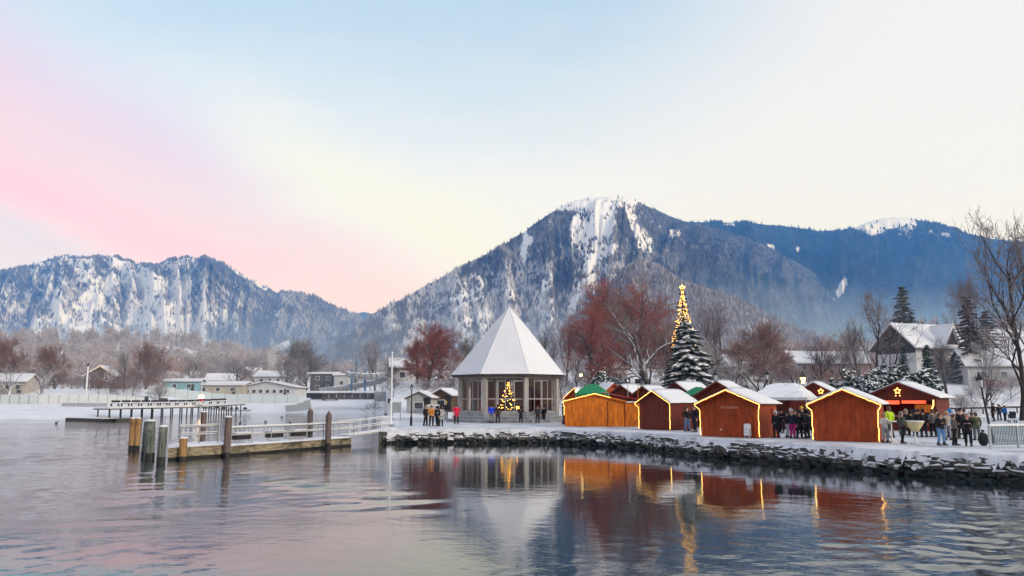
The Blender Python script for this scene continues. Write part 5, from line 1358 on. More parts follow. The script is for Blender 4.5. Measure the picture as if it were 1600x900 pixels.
house('hazy farmhouse with a snow roof behind the pollard trees', 1255, 200, 9, 8, 4.5, 7.4, R_(20), wht, win=((3, 1), (3, 1)))
house('brownish house behind the reddish bushes left of the chalet', 1318, 190, 10, 8, 4.0, 6.6, R_(-12), mat('house_pink', (.32, .20, .17, 1), .8, .2, 1), win=((3, 1),))
house('grey house low on the slope behind the snowy spruce', 1160, 220, 10, 8, 4.2, 7.2, R_(10), wht, win=((3, 1),))
house('pale house behind the red willow by the pavilion roof', 940, 160, 8, 7, 3.0, 5.0, R_(10), wht, win=((2, 1),))

# water slide of the pool
def slide():
    r = thing('water_slide', 'big grey tube water slide on blue posts behind the beach shelter', 'water slide')
    Y = 250
    P = [at(500, 611, Y), at(530, 607, Y), at(562, 602, Y), at(590, 596, Y), at(604, 590, Y), at(600, 586, Y - 6), at(580, 588, Y - 10), at(550, 586, Y - 8), at(544, 584, Y)]
    B = MB(); Q = []
    for i in range(len(P) - 1):
        for k in range(4):
            t = k / 4; p0 = P[max(0, i - 1)]; p1 = P[i]; p2 = P[i + 1]; p3 = P[min(len(P) - 1, i + 2)]
            Q.append(.5 * ((2 * p1) + (p2 - p0) * t + (2 * p0 - 5 * p1 + 4 * p2 - p3) * t * t + (3 * p1 - p0 - 3 * p2 + p3) * t ** 3))
    Q.append(P[-1])
    for a, c in zip(Q[:-1], Q[1:]): B.tube(a, c, .95, .95, 10)
    B.build('tube', M['concrete'], r)
    blue = mat('slide_blue', (.05, .14, .28, 1), .5, .2, 2)
    for px, pt in ((549, 578), (570, 577)):
        p = at(px, 612, Y - 2); B = MB(); B.tube((p.x, p.y, gz(p.x, p.y) - .5), (p.x, p.y, at(px, pt, Y).z), .38, .38, 8, cap=True); B.build('post', blue, r)
slide()
r = thing('camper_van', 'white camper van parked behind the snowy shelter roof', 'van', tuple(place(516, 232)), R_(6))
B = MB(); B.prism([(-2.9, .45), (2.7, .45), (2.9, .9), (2.75, 1.35), (2.0, 2.35), (-2.8, 2.5), (-2.95, 1.2)], -1.0, 1.0); B.build('body', M['white_paint'], r, fix=True)
for x in (-1.9, -.7, .5): B = MB(); B.box((x, -1.01, 1.75), (.9, .04, .5)); B.build('window', M['pane_dark'], r)
B = MB(); B.prism([(1.75, 1.45), (2.55, 1.45), (2.02, 2.15), (1.75, 2.15)], -1.02, -.99); B.build('window', M['pane_dark'], r, fix=True)
for x in (-1.8, 1.8):
    for y in (-.95, .95):
        B = MB(); vs = []; B.lathe((0, 0, 0), [(.34, -.1), (.34, .1)], 12); o = B.build('wheel', M['black'], r, loc=(x, y, .34)); o.rotation_euler = (math.pi / 2, 0, 0)
B = MB(); B.box((-.3, 0, 2.56), (4.8, 1.9, .14)); B.build('roof_snow', M['roof_snow'], r)
B = MB(); B.box((2.88, -.7, .9), (.06, .3, .2)); B.build('headlight', M['lamp_off'], r)
# pale mast on the left
Y = 185; q = place(134, Y); r = thing('mast', 'pale slim mast with a dark cap behind the left screen fence', 'mast', tuple(q))
B = MB(); B.tube((0, 0, 0), (0, 0, at(134, 572, Y).z - q.z), .22, .16, 8, cap=True); B.build('pole', M['white_paint'], r)
B = MB(); B.lathe((0, 0, at(134, 572, Y).z - q.z), [(.2, 0), (.26, .3), (.05, .6)], 8); B.build('cap', M['black'], r)
# parked car and buses of light on the road behind, a snowed-over car
def car(label, px, Y, m, rot, lit=False):
    q = place(px, Y); r = thing('parked_car', label, 'car', tuple(q), rot, 'cars parked on the slope road')
    B = MB(); B.prism([(-2.1, .35), (2.1, .35), (2.15, .75), (1.2, .95), (.6, 1.42), (-1.2, 1.45), (-1.9, .95), (-2.15, .8)], -.85, .85); B.build('body', m, r, fix=True)
    B = MB(); B.prism([(.5, 1.0), (1.05, .98), (.55, 1.36), (-1.1, 1.38), (-1.6, 1.0)], -.87, .87); B.build('window', M['pane_dark'], r, fix=True)
    B = MB(); B.box((-.3, 0, 1.5), (1.8, 1.5, .12)); B.build('roof_snow', M['roof_snow'], r)
    for x in (-1.3, 1.3):
        for y in (-.8, .8): B = MB(); B.lathe((0, 0, 0), [(.32, -.1), (.32, .1)], 12); o = B.build('wheel', M['black'], r, loc=(x, y, .32)); o.rotation_euler = (math.pi / 2, 0, 0)
    for y in (-.6, .6): B = MB(); B.box((-2.14, y, .78), (.06, .3, .14)); B.build('tail_light', M['red_glow'] if lit else M['lamp_off'], r)
car('dark snow-roofed car on the road behind the brown back-row hut, red tail lights lit', 1287, 130, mat('car_paint_red', (.25, .03, .04, 1), .3, .1), R_(70), True)
car('red car behind the twigs beside the unlit leaning lantern', 1553, 142, mat('car_paint_dark_red', (.28, .03, .03, 1), .3, .1), R_(8))
# long pale banner boards on the snowy slope
r = thing('barrier', 'long white barrier board lying across the snowy slope below the chalet', 'barrier', tuple(place(1492, 118)))
B = MB(); B.box((0, 0, .55), (3.4, .12, .5)); B.build('board', M['white_paint'], r)
for s in (-1.4, 0, 1.4): B = MB(); B.box((s, .1, .2), (.1, .1, .7)); B.build('leg', M['grey_paint'], r)
r = thing('guard_rail', 'dark guard rail with snow along the road behind the leaning lantern', 'guard rail')
a, c = V2(1462, 100), V2(1640, 103)
for k in range(11):
    p = a.lerp(c, k / 10); B = MB(); B.box((p.x, p.y, gz(p.x, p.y) + .4), (.12, .12, 1.0)); B.build('post', M['dark_wood'], r)
B = MB(); B.bar(a + Vector((0, 0, gz(a.x, a.y) + .75)), c + Vector((0, 0, gz(c.x, c.y) + .75)), .10, .22); B.build('rail', M['dark_wood'], r)
B = MB(); B.bar(a + Vector((0, 0, gz(a.x, a.y) + .90)), c + Vector((0, 0, gz(c.x, c.y) + .90)), .18, .08); B.build('rail_snow', M['roof_snow'], r)

# ================================================================ TREES
def bare_tree(seed, H=10.0, spread=0.42, trunk_f=0.22, limbs=8, sub=6, twigs=7, up=0.35, r0=0.26, fork=False, droop=0.0, curl=0.20, dens=1.0, dome=False, tw=1.0):
    """limbs in one mesh, the fine twigs of the crown in another"""
    rs = random.Random(seed); T = MB(); C = MB()
    rv = lambda: Vector((rs.gauss(0, 1), rs.gauss(0, 1), rs.gauss(0, 1)))
    def side(d, ang):
        p = d.cross(rv()).normalized(); return (d * math.cos(ang) + p * math.sin(ang)).normalized()
    def limb(p, d, L, r, lev):
        n = (5, 5, 4, 3)[lev]; pts = [p]; ds = []
        for k in range(n):
            d = (d + rv() * curl * (0.5 if lev == 0 else 1) * 0.6 + Vector((0, 0, up * (0.25 if lev else 0.1) - droop * (0.22 if lev > 1 else 0)))).normalized()
            ds.append(d); p = p + d * (L / n); pts.append(p)
        r1 = r * (0.35 if lev else 0.45)
        for k in range(n):
            a = r + (r1 - r) * k / n; b = r + (r1 - r) * (k + 1) / n
            (T if lev < 3 else C).tube(pts[k], pts[k + 1], a, b, 7 if lev == 0 else 5 if lev == 1 else 4 if lev == 2 else 3)
        def pos(t):
            i = min(n - 1, int(t * n)); f = t * n - i; return pts[i].lerp(pts[i + 1], f), ds[i], r + (r1 - r) * t
        if lev == 0:
            for k in range(limbs):
                t = trunk_f / 0.62 + (1 - trunk_f / 0.62) * (k + rs.random()) / limbs; q, dd, rr = pos(min(.999, t))
                limb(q, side(dd, rs.uniform(.8, 1.15) * (1.30 - 0.85 * t)) if dome else side(dd, rs.uniform(.45, 1.0) * (1.15 - 0.45 * t)), H * spread * rs.uniform(.8, 1.1) * ((.72 + 1.25 * t * (1.12 - t)) if dome else (1.15 - .45 * t)), rr * .58, 1)
        elif lev == 1:
            for k in range(sub):
                t = .25 + .75 * (k + rs.random()) / sub; q, dd, rr = pos(min(.999, t))
                limb(q, side(dd, rs.uniform(.4, .95)), L * rs.uniform(.38, .62), rr * .6, 2)
        elif lev == 2:
            for k in range(twigs):
                t = .15 + .85 * (k + rs.random()) / twigs; q, dd, rr = pos(min(.999, t))
                limb(q, side(dd, rs.uniform(.3, .9)), L * rs.uniform(.4, .75), max(.010 * tw, rr * .5), 3)
        elif lev == 3:
            for k in range(int(4 * dens)):
                t = .1 + .9 * rs.random(); q, dd, rr = pos(min(.999, t)); dd = side(dd, rs.uniform(.3, .9)); e = L * rs.uniform(.35, .7)
                C.tube(q, q + (dd + Vector((0, 0, -droop))) .normalized() * e, .011 * tw, .006 * tw, 3)
    limb(Vector((0, 0, -.3)), Vector((0, 0, 1)), H * .62 + .3, r0, 0)
    return T, C
def pollard(seed, H=6.0, knobs=6, r0=.22, lean=0.0):
    """stout cut-back tree: thick crooked limbs with knuckles and short shoots"""
    rs = random.Random(seed); T = MB(); C = MB()
    p = Vector((0, 0, -.3)); d = Vector((lean, 0, 1)).normalized(); n = 5; pts = [p]
    for k in range(n):
        d = (d + Vector((rs.gauss(0, .10), rs.gauss(0, .10), .05))).normalized(); q = p + d * H * .45 / n
        T.tube(p, q, r0 * (1 - .09 * k), r0 * (1 - .09 * (k + 1)), 8); p = q; pts.append(p)
    for k in range(knobs):
        a = 2 * math.pi * k / knobs + rs.uniform(-.3, .3); dd = Vector((math.cos(a) * .9, math.sin(a) * .9, rs.uniform(.25, .9))).normalized(); q = pts[-1 - (k % 2)]; r = r0 * .55
        for j in range(4):
            dd = (dd + Vector((rs.gauss(0, .28), rs.gauss(0, .28), rs.gauss(.12, .22)))).normalized(); e = q + dd * H * .13; T.tube(q, e, r, r * .86, 6); r *= .86; q = e
            if j > 1:
                T.ball(q, r * 1.5, 6, 4)
                for s in range(7):
                    v = (dd + Vector((rs.gauss(0, .8), rs.gauss(0, .8), rs.gauss(.3, .5)))).normalized(); C.tube(q, q + v * H * rs.uniform(.06, .16), .022, .010, 3)
    return T, C
def conifer(seed, H=10.0, R=2.6, tiers=20, per=9, clump=5, droop=.30, size=1.0, base=.06, ragged=.2, power=1.0):
    rs = random.Random(seed); T = MB(); C = MB()
    T.tube((0, 0, -.3), (0, 0, H * .5), .24, .13, 8); T.tube((0, 0, H * .5), (0, 0, H * .98), .13, .02, 6)
    for k in range(tiers):
        f = k / (tiers - 1); z = H * (base + (1 - base) * f ** .92); rr = R * (1 - f) ** power + .05 * R
        nb = max(4, int(per * (1 - .55 * f)))
        for j in range(nb):
            a = 2 * math.pi * (j + rs.random() * .8) / nb + k * 1.3; L = rr * rs.uniform(1 - ragged, 1 + ragged * .6); dz = -droop * L * rs.uniform(.5, 1.2) + .06 * L
            b0 = Vector((0, 0, z)); tip = Vector((L * math.cos(a), L * math.sin(a), z + dz))
            if L > .8: T.tube(b0, tip, .035, .012, 3)
            nc = max(2, int(clump * (.4 + L / R)))
            for i in range(nc):
                t = .22 + .78 * (i + rs.random() * .6) / nc
                c = b0.lerp(tip, t) + Vector((rs.gauss(0, .10), rs.gauss(0, .10), rs.gauss(0, .05))) * (R / 2.6)
                w = size * (.17 + .20 * rs.random()) * (R / 2.6) * (1.15 - .4 * t); ln = w * rs.uniform(1.3, 2.2); th = w * .42
                aa = a + rs.gauss(0, .5); dx = Vector((math.cos(aa), math.sin(aa), -droop * .9 + rs.gauss(0, .12))); dy = Vector((-math.sin(aa), math.cos(aa), rs.gauss(0, .15))); u = Vector((0, 0, 1))
                vs = [c - dx * ln * .6, c + dy * w, c + dx * ln, c - dy * w, c + u * th, c - u * th * 1.1 + dx * ln * .2]
                C.add(vs, [(0, 1, 4), (1, 2, 4), (2, 3, 4), (3, 0, 4), (1, 0, 5), (2, 1, 5), (3, 2, 5), (0, 3, 5)])
    return T, C
def shrub(seed, w=3.0, h=2.0, n=700, leaf=.22):
    rs = random.Random(seed); T = MB(); C = MB()
    lumps = [(Vector((rs.uniform(-w / 2, w / 2) * .75, rs.uniform(-.5, .5) * w * .35, h * rs.uniform(.25, .62))), h * rs.uniform(.28, .45)) for _ in range(9)]
    for c, r in lumps: T.tube((c.x * .4, c.y * .4, 0), c, .05, .02, 4)
    for i in range(n):
        c, r = rs.choice(lumps); v = Vector((rs.gauss(0, 1), rs.gauss(0, 1), rs.gauss(0.1, 1))).normalized() * r * rs.uniform(.55, 1.12); v.x *= 1.25
        p = c + v
        if p.z < .02: continue
        s = leaf * rs.uniform(.6, 1.3); M3 = Euler((rs.uniform(-.7, .7), rs.uniform(-.7, .7), rs.uniform(0, 6.3))).to_matrix()
        vs = [p + M3 @ Vector(q) for q in ((-s, 0, 0), (0, s * .6, 0), (s, 0, 0), (0, -s * .6, 0), (0, 0, s * .35), (0, 0, -s * .3))]
        C.add(vs, [(0, 1, 4), (1, 2, 4), (2, 3, 4), (3, 0, 4), (1, 0, 5), (2, 1, 5), (3, 2, 5), (0, 3, 5)])
    return T, C

V = {}
def variant(key, tc, tm='bark', cm='twig_grey'):
    T, C = tc; V[key] = (T.mesh('trunk', M[tm], True), C.mesh('crown', M[cm], True))
variant('bare1', bare_tree(1, limbs=11, sub=7, twigs=7, dome=True, trunk_f=.12, dens=1.3, tw=1.2))
variant('bare2', bare_tree(2, limbs=8, sub=7, twigs=8, spread=.50, trunk_f=.16))
variant('bare3', bare_tree(3, limbs=10, sub=6, twigs=7, spread=.36, up=.55))
variant('bare4', bare_tree(8, limbs=11, sub=7, twigs=7, spread=.44, trunk_f=.08, up=.2, dome=True, dens=1.2, tw=1.2))
variant('willow', bare_tree(4, limbs=14, sub=8, twigs=8, spread=.42, trunk_f=.07, droop=.5, up=.30, dens=2.2, dome=True, tw=1.5))
variant('beech', bare_tree(5, limbs=16, sub=8, twigs=8, spread=.44, trunk_f=.08, up=.10, dens=2.6, dome=True, tw=1.7))
variant('big', bare_tree(12, H=10, limbs=7, sub=6, twigs=7, spread=.55, trunk_f=.22, up=.34, r0=.27, curl=.30))
variant('snowlimb', bare_tree(17, H=10, limbs=9, sub=5, twigs=5, spread=.62, trunk_f=.14, up=.16, r0=.42, curl=.34, dens=.7, dome=True), 'bark_pale', 'twig_snow')
variant('tall', bare_tree(14, H=10, limbs=9, sub=5, twigs=5, spread=.36, trunk_f=.14, up=.42, r0=.12, curl=.28))
variant('bush', bare_tree(7, H=10, limbs=12, sub=7, twigs=7, spread=.62, trunk_f=.03, up=.4, r0=.14, dens=1.2))
variant('pol1', pollard(1)); variant('pol2', pollard(2, knobs=8)); variant('pol3', pollard(5, H=6, knobs=5, r0=.16, lean=-.35))
variant('spruce_snow', conifer(1, H=10, R=3.6, tiers=17, per=11, clump=8, droop=.46, size=1.25, ragged=.6, power=.8), 'bark_dark', 'needle_snow')
variant('spruce', conifer(2, H=10, R=2.5, tiers=26, per=11, clump=6, droop=.30, size=1.0), 'bark_dark', 'needle_dark')
variant('fir_tall', conifer(3, H=10, R=1.5, tiers=26, per=9, clump=4, droop=.22, size=.8), 'bark_dark', 'needle_dark')
variant('fir_loose', conifer(9, H=10, R=2.2, tiers=24, per=9, clump=7, droop=.30, size=1.0, ragged=.6, power=.8), 'bark_dark', 'needle_brown')
variant('column', conifer(4, H=10, R=1.5, tiers=36, per=11, clump=5, droop=-.25, size=1.3, power=.32, base=.0), 'bark_dark', 'needle_dark')
variant('shrub1', shrub(1), 'bark_dark', 'leaf_snow'); variant('shrub2', shrub(2, w=3.6, h=2.2, n=900), 'bark_dark', 'leaf_snow'); variant('shrub3', shrub(3, w=2.2, h=2.6, n=700, leaf=.25), 'bark_dark', 'leaf_snow')

def tree(name, label, px, Y, ytop, wpx, key, cm=None, tm=None, cat='tree', group=None, rz=None, pyb=None, H0=10.0, W0=None):
    """px of its foot, distance, photo row of its top, crown width in photo pixels"""
    q = place(px, Y); q.z = max(q.z, .95) if px > 600 else q.z
    zt = at(px, ytop, Y).z; H = max(.5, zt - q.z)
    tr, cr = V[key]
    co = key_bounds(key); s = H / co[1]; wx = (wpx / F * Y) / co[0] if wpx else s
    r = thing(name, label, cat, (q.x, q.y, q.z), (px * .37 % 6.28) if rz is None else rz, group, sc=(wx, wx, s))
    for nm, me, m in (('trunk', tr, tm), ('crown', cr, cm)):
        o = link(nm, me, r)
        if m: o.material_slots[0].link = 'OBJECT'; o.material_slots[0].material = M[m]
    return r
_kb = {}
def key_bounds(k):
    if k not in _kb:
        a = np.array([v.co for v in V[k][1].vertices]); b = np.array([v.co for v in V[k][0].vertices])
        _kb[k] = (2 * np.percentile(np.hypot(a[:, 0], a[:, 1]), 93), max(a[:, 2].max(), b[:, 2].max()))
    return _kb[k]
TG = 'bare trees behind the lake front'
# left shore
for px, Y, yt, w, key, cm, tm, lab in (
    (18, 205, 520, 66, 'beech', 'twig_rust', 'bark', 'russet bare tree at the far left behind the screen fence'),
    (85, 212, 532, 58, 'beech', 'twig_rust', 'bark', 'russet bare tree above the snowy-limbed tree on the left shore'),
    (66, 172, 556, 84, 'snowlimb', 'twig_snow', 'bark_pale', 'snow-limbed spreading tree right behind the left screen fence, the nearer of two'),
    (14, 178, 560, 66, 'snowlimb', 'twig_snow', 'bark_pale', 'snow-limbed spreading tree at the left end of the screen fence'),
    (138, 200, 540, 64, 'snowlimb', 'twig_snow', 'bark_pale', 'snowy bare tree beside the pale mast'),
    (172, 198, 552, 44, 'snowlimb', 'twig_snow', 'bark_pale', 'slim snowy bare tree in front of the lit brown chalet'),
    (193, 215, 545, 34, 'bare1', 'twig_grey', 'bark', 'grey bare tree just right of the lit brown chalet'),
    (226, 235, 530, 64, 'beech', 'twig_rust', 'bark', 'rust-brown tree beside the long-roofed white house'),
    (245, 222, 566, 44, 'bush', 'twig_grey', 'bark', 'low dark thicket left of the teal bathing house'),
    (110, 218, 588, 60, 'bush', 'twig_grey', 'bark', 'low grey thicket behind the pale mast'),
    (478, 268, 524, 74, 'beech', 'twig_grey', 'bark', 'large grey-brown bare tree above the charcoal block'),
    (458, 250, 556, 40, 'bare3', 'twig_grey', 'bark_pale', 'slim pale-limbed tree in front of the pool pavilion'),
    (445, 285, 553, 50, 'bare2', 'twig_grey', 'bark', 'smaller grey bare tree left of the large one'),
    (510, 300, 556, 46, 'bare4', 'twig_grey', 'bark', 'grey bare tree tucked behind the charcoal block'),
    (586, 280, 524, 48, 'bare2', 'twig_grey', 'bark', 'round grey bare tree above the water slide'),
    (668, 150, 500, 102, 'beech', 'twig_red', 'bark', 'dense dark-red tree just left of the pavilion'),
    (652, 158, 520, 52, 'willow', 'twig_red', 'bark', 'lower dark-red tree on the left flank of the dense red one'),
    (710, 132, 540, 74, 'snowlimb', 'twig_snow', 'bark_pale', 'snow-covered bare tree between the dense red tree and the pavilion'),
    (735, 150, 520, 60, 'bare1', 'twig_grey', 'bark', 'grey bare tree half hidden by the left edge of the pavilion roof'),
    (858, 135, 508, 56, 'bare3', 'twig_grey', 'bark', 'grey bare tree rising behind the right edge of the pavilion roof'),
    (884, 150, 488, 60, 'bare2', 'twig_rust', 'bark', 'rust-brown bare tree right of the pavilion roof'),
    (905, 120, 540, 56, 'bare4', 'twig_snow', 'bark', 'snowy twiggy tree low beside the pavilion eaves'),
    (952, 150, 424, 118, 'willow', 'twig_red', 'bark', 'big dark-red willow in the middle of the tree group'),
    (925, 140, 470, 76, 'willow', 'twig_red', 'bark', 'dark-red willow on the left flank of the big one'),
    (1004, 158, 428, 112, 'willow', 'twig_red', 'bark', 'dark-red willow behind the forked snowy tree'),
    (1045, 145, 492, 56, 'willow', 'twig_rust', 'bark', 'rust-coloured willow between the forked tree and the snowy spruce'),
    (1018, 110, 386, 185, 'big', 'twig_grey', 'bark_mid', 'tallest bare tree with a forked trunk and snow on its limbs above the market'),
    (960, 170, 420, 90, 'bare2', 'twig_violet', 'bark', 'grey-violet bare tree with its crown above the red willows'),
    (1128, 165, 464, 90, 'bare2', 'twig_violet', 'bark', 'grey-violet bare tree right of the lit Christmas tree'),
    (1160, 150, 522, 84, 'willow', 'twig_rust', 'bark', 'dull reddish tree behind the snowy spruce'),
    (1200, 165, 494, 100, 'beech', 'twig_rust', 'bark', 'reddish-brown tree above the snowy pollard trees'),
    (1225, 140, 540, 50, 'bush', 'twig_rust', 'bark', 'low reddish bush between the pollards and the far farmhouse'),
    (1150, 128, 548, 56, 'bush', 'twig_snow', 'bark', 'snow-dusted bush beside the snowy spruce'),
    (1300, 165, 545, 60, 'bush', 'twig_rust', 'bark', 'reddish thicket left of the large chalet'),
    (1345, 150, 540, 50, 'bush', 'twig_grey', 'bark', 'grey thicket below the thin tree at the chalet'),
    (1376, 118, 446, 104, 'tall', 'twig_grey', 'bark', 'thin dark bare tree standing in front of the large chalet gable'),
    (1345, 135, 490, 60, 'bare3', 'twig_grey', 'bark', 'grey bare tree left of the thin dark one'),
    (1592, 84, 316, 180, 'tall', 'twig_grey', 'bark_dark', 'tall dark bare tree at the right edge of the view'),
    (1622, 92, 330, 150, 'tall', 'twig_grey', 'bark_dark', 'second tall bare tree partly out of the frame at the right edge'),
    (1548, 94, 545, 80, 'bush', 'twig_snow', 'bark', 'snow-laden low twigs behind the leaning lantern'),
    (1505, 88, 618, 62, 'bush', 'twig_violet', 'bark', 'low leafless bush behind the crowd at the open red stall'),
    (1580, 120, 575, 60, 'bush', 'twig_snow', 'bark', 'snowy bush behind the tall dark tree'),
    (1318, 128, 530, 56, 'bare1', 'twig_grey', 'bark', 'grey bare tree in front of the brownish house left of the chalet'),
    (1285, 140, 520, 60, 'bare2', 'twig_violet', 'bark', 'violet-grey bare tree in front of the far farmhouse'),
    (1480, 126, 520, 50, 'bare3', 'twig_grey', 'bark', 'slender bare tree at the lower corner of the large chalet'),
    (1540, 110, 500, 70, 'bare4', 'twig_snow', 'bark', 'snow-dusted bare tree in front of the house at the far edge'),
    (1100, 135, 520, 56, 'bare4', 'twig_snow', 'bark', 'snow-dusted bare tree on the flank of the snowy spruce'),
    (620, 170, 548, 50, 'bare4', 'twig_snow', 'bark_pale', 'snow-dusted bare tree behind the flagpole'),
    (300, 270, 556, 50, 'bare1', 'twig_grey', 'bark', 'grey bare tree behind the teal bathing house'),
    (370, 280, 556, 56, 'bare2', 'twig_violet', 'bark', 'violet-grey bare tree behind the beige changing house'),
    (1530, 165, 420, 90, 'bare1', 'twig_violet', 'bark', 'faint grey tree behind the brown firs'),
):
    tree('bare_tree' if key != 'bush' else 'leafless_bush', lab, px, Y, yt, w, key, cm, tm, cat='tree' if key != 'bush' else 'bush', group=TG if key != 'bush' else 'leafless bushes')
for px, Y, yt, w, key, cm, lab in (
    (1404, 150, 458, 0, 'x', None, ''),
):
    pass
tree('conifer', 'dark green spruce rising behind the roof of the large chalet', 1420, 185, 447, 62, 'spruce')
tree('conifer', 'loose brownish fir right of the large chalet, the taller of two', 1522, 150, 462, 56, 'fir_loose')
tree('conifer', 'loose brownish fir close behind the taller brown one', 1550, 158, 486, 60, 'fir_loose')
tree('conifer', 'broad snow-laden spruce standing behind the market huts', 1076, 98, 503, 106, 'spruce_snow')
tree('conifer', 'small dark fir on the far shore beside the round grey tree', 555, 300, 560, 16, 'fir_tall')
tree('conifer', 'slim dark fir low among houses behind the pollards', 1268, 230, 548, 12, 'fir_tall')
tree('conifer', 'slim dark fir just right of its lower twin, among far houses', 1282, 240, 552, 12, 'fir_tall')
tree('cypress', 'shorter dark columnar cypress in front of the large chalet', 1415, 128, 542, 17, 'column', cat='cypress')
tree('cypress', 'taller dark columnar cypress at the corner of the large chalet, dusted with snow', 1453, 112, 538, 19, 'column', cat='cypress')
tree('pollard_tree', 'snow-capped leaning pollard in front of the red willows', 1008, 100, 545, 44, 'pol3', 'twig_snow', 'bark_dark', H0=6)
tree('pollard_tree', 'twisted pollard with snow on its crooked limbs behind the brown back-row hut', 1248, 80, 552, 46, 'pol1', 'twig_snow', 'bark_dark')
tree('pollard_tree', 'stout snowy pollard behind the roof of the largest hut', 1185, 92, 570, 60, 'pol2', 'twig_snow', 'bark_dark')
tree('pollard_tree', 'stout snowy pollard between the grey lantern and the snowy spruce', 1140, 96, 574, 50, 'pol2', 'twig_snow', 'bark_dark')
tree('pollard_tree', 'snow-topped crooked pollard in front of the thin tree at the chalet', 1392, 100, 508, 60, 'pol1', 'twig_grey', 'bark')
tree('evergreen_shrub', 'dark evergreen shrub with balls of snow behind the bright green tent', 938, 96, 574, 34, 'shrub3', cat='shrub')
tree('evergreen_shrub', 'snow-dotted evergreen at the foot of the tallest bare tree', 968, 104, 588, 34, 'shrub1', cat='shrub')
SG = 'snowy evergreens above the open stall'
tree('evergreen_shrub', 'snow-laden evergreen bush left of the open red stall roof', 1338, 84, 576, 70, 'shrub2', cat='shrub', group=SG)
tree('evergreen_shrub', 'broad snow-laden evergreen bush right above the open red stall', 1384, 90, 568, 96, 'shrub2', cat='shrub', group=SG)
tree('evergreen_shrub', 'snow-laden evergreen bush at the foot of the taller cypress', 1430, 94, 576, 70, 'shrub1', cat='shrub', group=SG)
tree('evergreen_shrub', 'small dark evergreen below the snowy spruce, behind the huts', 1080, 92, 592, 46, 'shrub1', cat='shrub')

# undergrowth and garden bushes that break up the snow between market and slope
rsb = random.Random(31)
BL = (('snow-dusted', 'twig_snow'), ('rust-brown', 'twig_rust'), ('grey', 'twig_violet'), ('dark red', 'twig_red'))
LM = ((-200, 60, 'behind the left end of the screen fence'), (60, 150, 'behind the screen fence near the pale mast'), (150, 320, 'near the lit brown chalet'), (320, 640, 'by the water slide'), (640, 790, 'between the beach huts and the pavilion'),
      (790, 900, 'behind the pavilion'), (900, 960, 'above the orange hut'), (960, 1040, 'below the forked tree'), (1040, 1110, 'around the snowy spruce'), (1110, 1170, 'behind the largest hut'), (1170, 1230, 'above the wide awning'),
      (1230, 1290, 'behind the brown back-row hut'), (1290, 1360, 'above the plain red hut'), (1360, 1440, 'in front of the large chalet'), (1440, 1520, 'right of the large chalet'), (1520, 1700, 'around the tall dark tree'))
spots = []
for px0, px1, Y0, Y1, n, hh, kk in ((830, 1060, 104, 200, 22, (2.2, 5.0), (0, 0, 1, 2, 3)), (1090, 1330, 100, 200, 34, (2.4, 5.2), (0, 0, 1, 1, 2)), (1300, 1600, 104, 160, 14, (1.2, 2.8), (0, 0, 2)), (-40, 260, 180, 260, 26, (3, 6.5), (0, 1, 2, 2)), (560, 720, 120, 220, 12, (1.5, 4.0), (0, 2, 1))):
    for _ in range(n):
        px = rsb.uniform(px0, px1); Y = Y0 + (Y1 - Y0) * rsb.random() ** 1.4; k = rsb.choice(kk)
        spots.append((px, Y, rsb.uniform(*hh), k, next(l[2] for l in LM if l[0] <= px < l[1])))
spots.sort(key=lambda v: v[0])
for px, Y, h, k, lm in spots:
    same = [v for v in spots if v[3] == k and v[4] == lm]; i = same.index((px, Y, h, k, lm)); q = place(px, Y)
    lab = '%s bush %s' % (BL[k][0], lm) if len(same) == 1 else '%s bush %s, %s from the left' % (BL[k][0], lm, ORD[i])
    tree('leafless_bush', lab, px, Y, proj(q.x, q.y, q.z + h)[1], h * 1.5 / Y * F, 'bush', BL[k][1], 'bark', cat='bush', group='bushes in the gardens')

# lit Christmas trees
def lights_on(root, H, R, z0, z1, n, r, m, seed, name='fairy_lights', taper=1.0):
    rs = random.Random(seed); b = MB()
    for i in range(n):
        t = rs.random(); z = z0 + (z1 - z0) * t; f = (z - .0) / H; rad = R * max(.03, (1 - f)) ** taper * rs.uniform(.75, 1.08); a = rs.uniform(0, 6.28)
        b.ball((rad * math.cos(a), rad * math.sin(a), z), r * rs.uniform(.7, 1.2), 5, 4)
    o = b.build(name, M[m], root); tag(o, kind='stuff')
Y = 104.0; q = place(1071, Y); H = at(1071, 453, Y).z - q.z
r = thing('christmas_tree', 'tall slim Christmas tree covered in golden lights rising behind the snowy spruce', 'Christmas tree', tuple(q))
for nm, me in (('trunk', V['fir_tall'][0]), ('crown', V['fir_tall'][1])): o = link(nm, me, r); o.scale = (2.2, 2.2, H / 10); o.material_slots[0].link = 'OBJECT'; o.material_slots[0].material = M['needle_brown']
lights_on(r, H, 3.7, H * .50, H * .99, 420, .042, 'bulb2', 4, taper=1.0)
b = MB(); star_mesh(b, (0, 0, H + .3), .38, .05, None); b.build('tree_star', M['bulb2'], r)
r = thing('christmas_tree', 'Christmas tree with warm golden lights standing inside the glazed pavilion', 'Christmas tree', (pcx - .1, pY - 2.2, pz))
for nm, me in (('trunk', V['spruce'][0]), ('crown', V['spruce'][1])): o = link(nm, me, r); o.scale = (.44, .44, .29)
lights_on(r, 2.95, 1.15, .15, 2.85, 95, .055, 'bulb', 6)

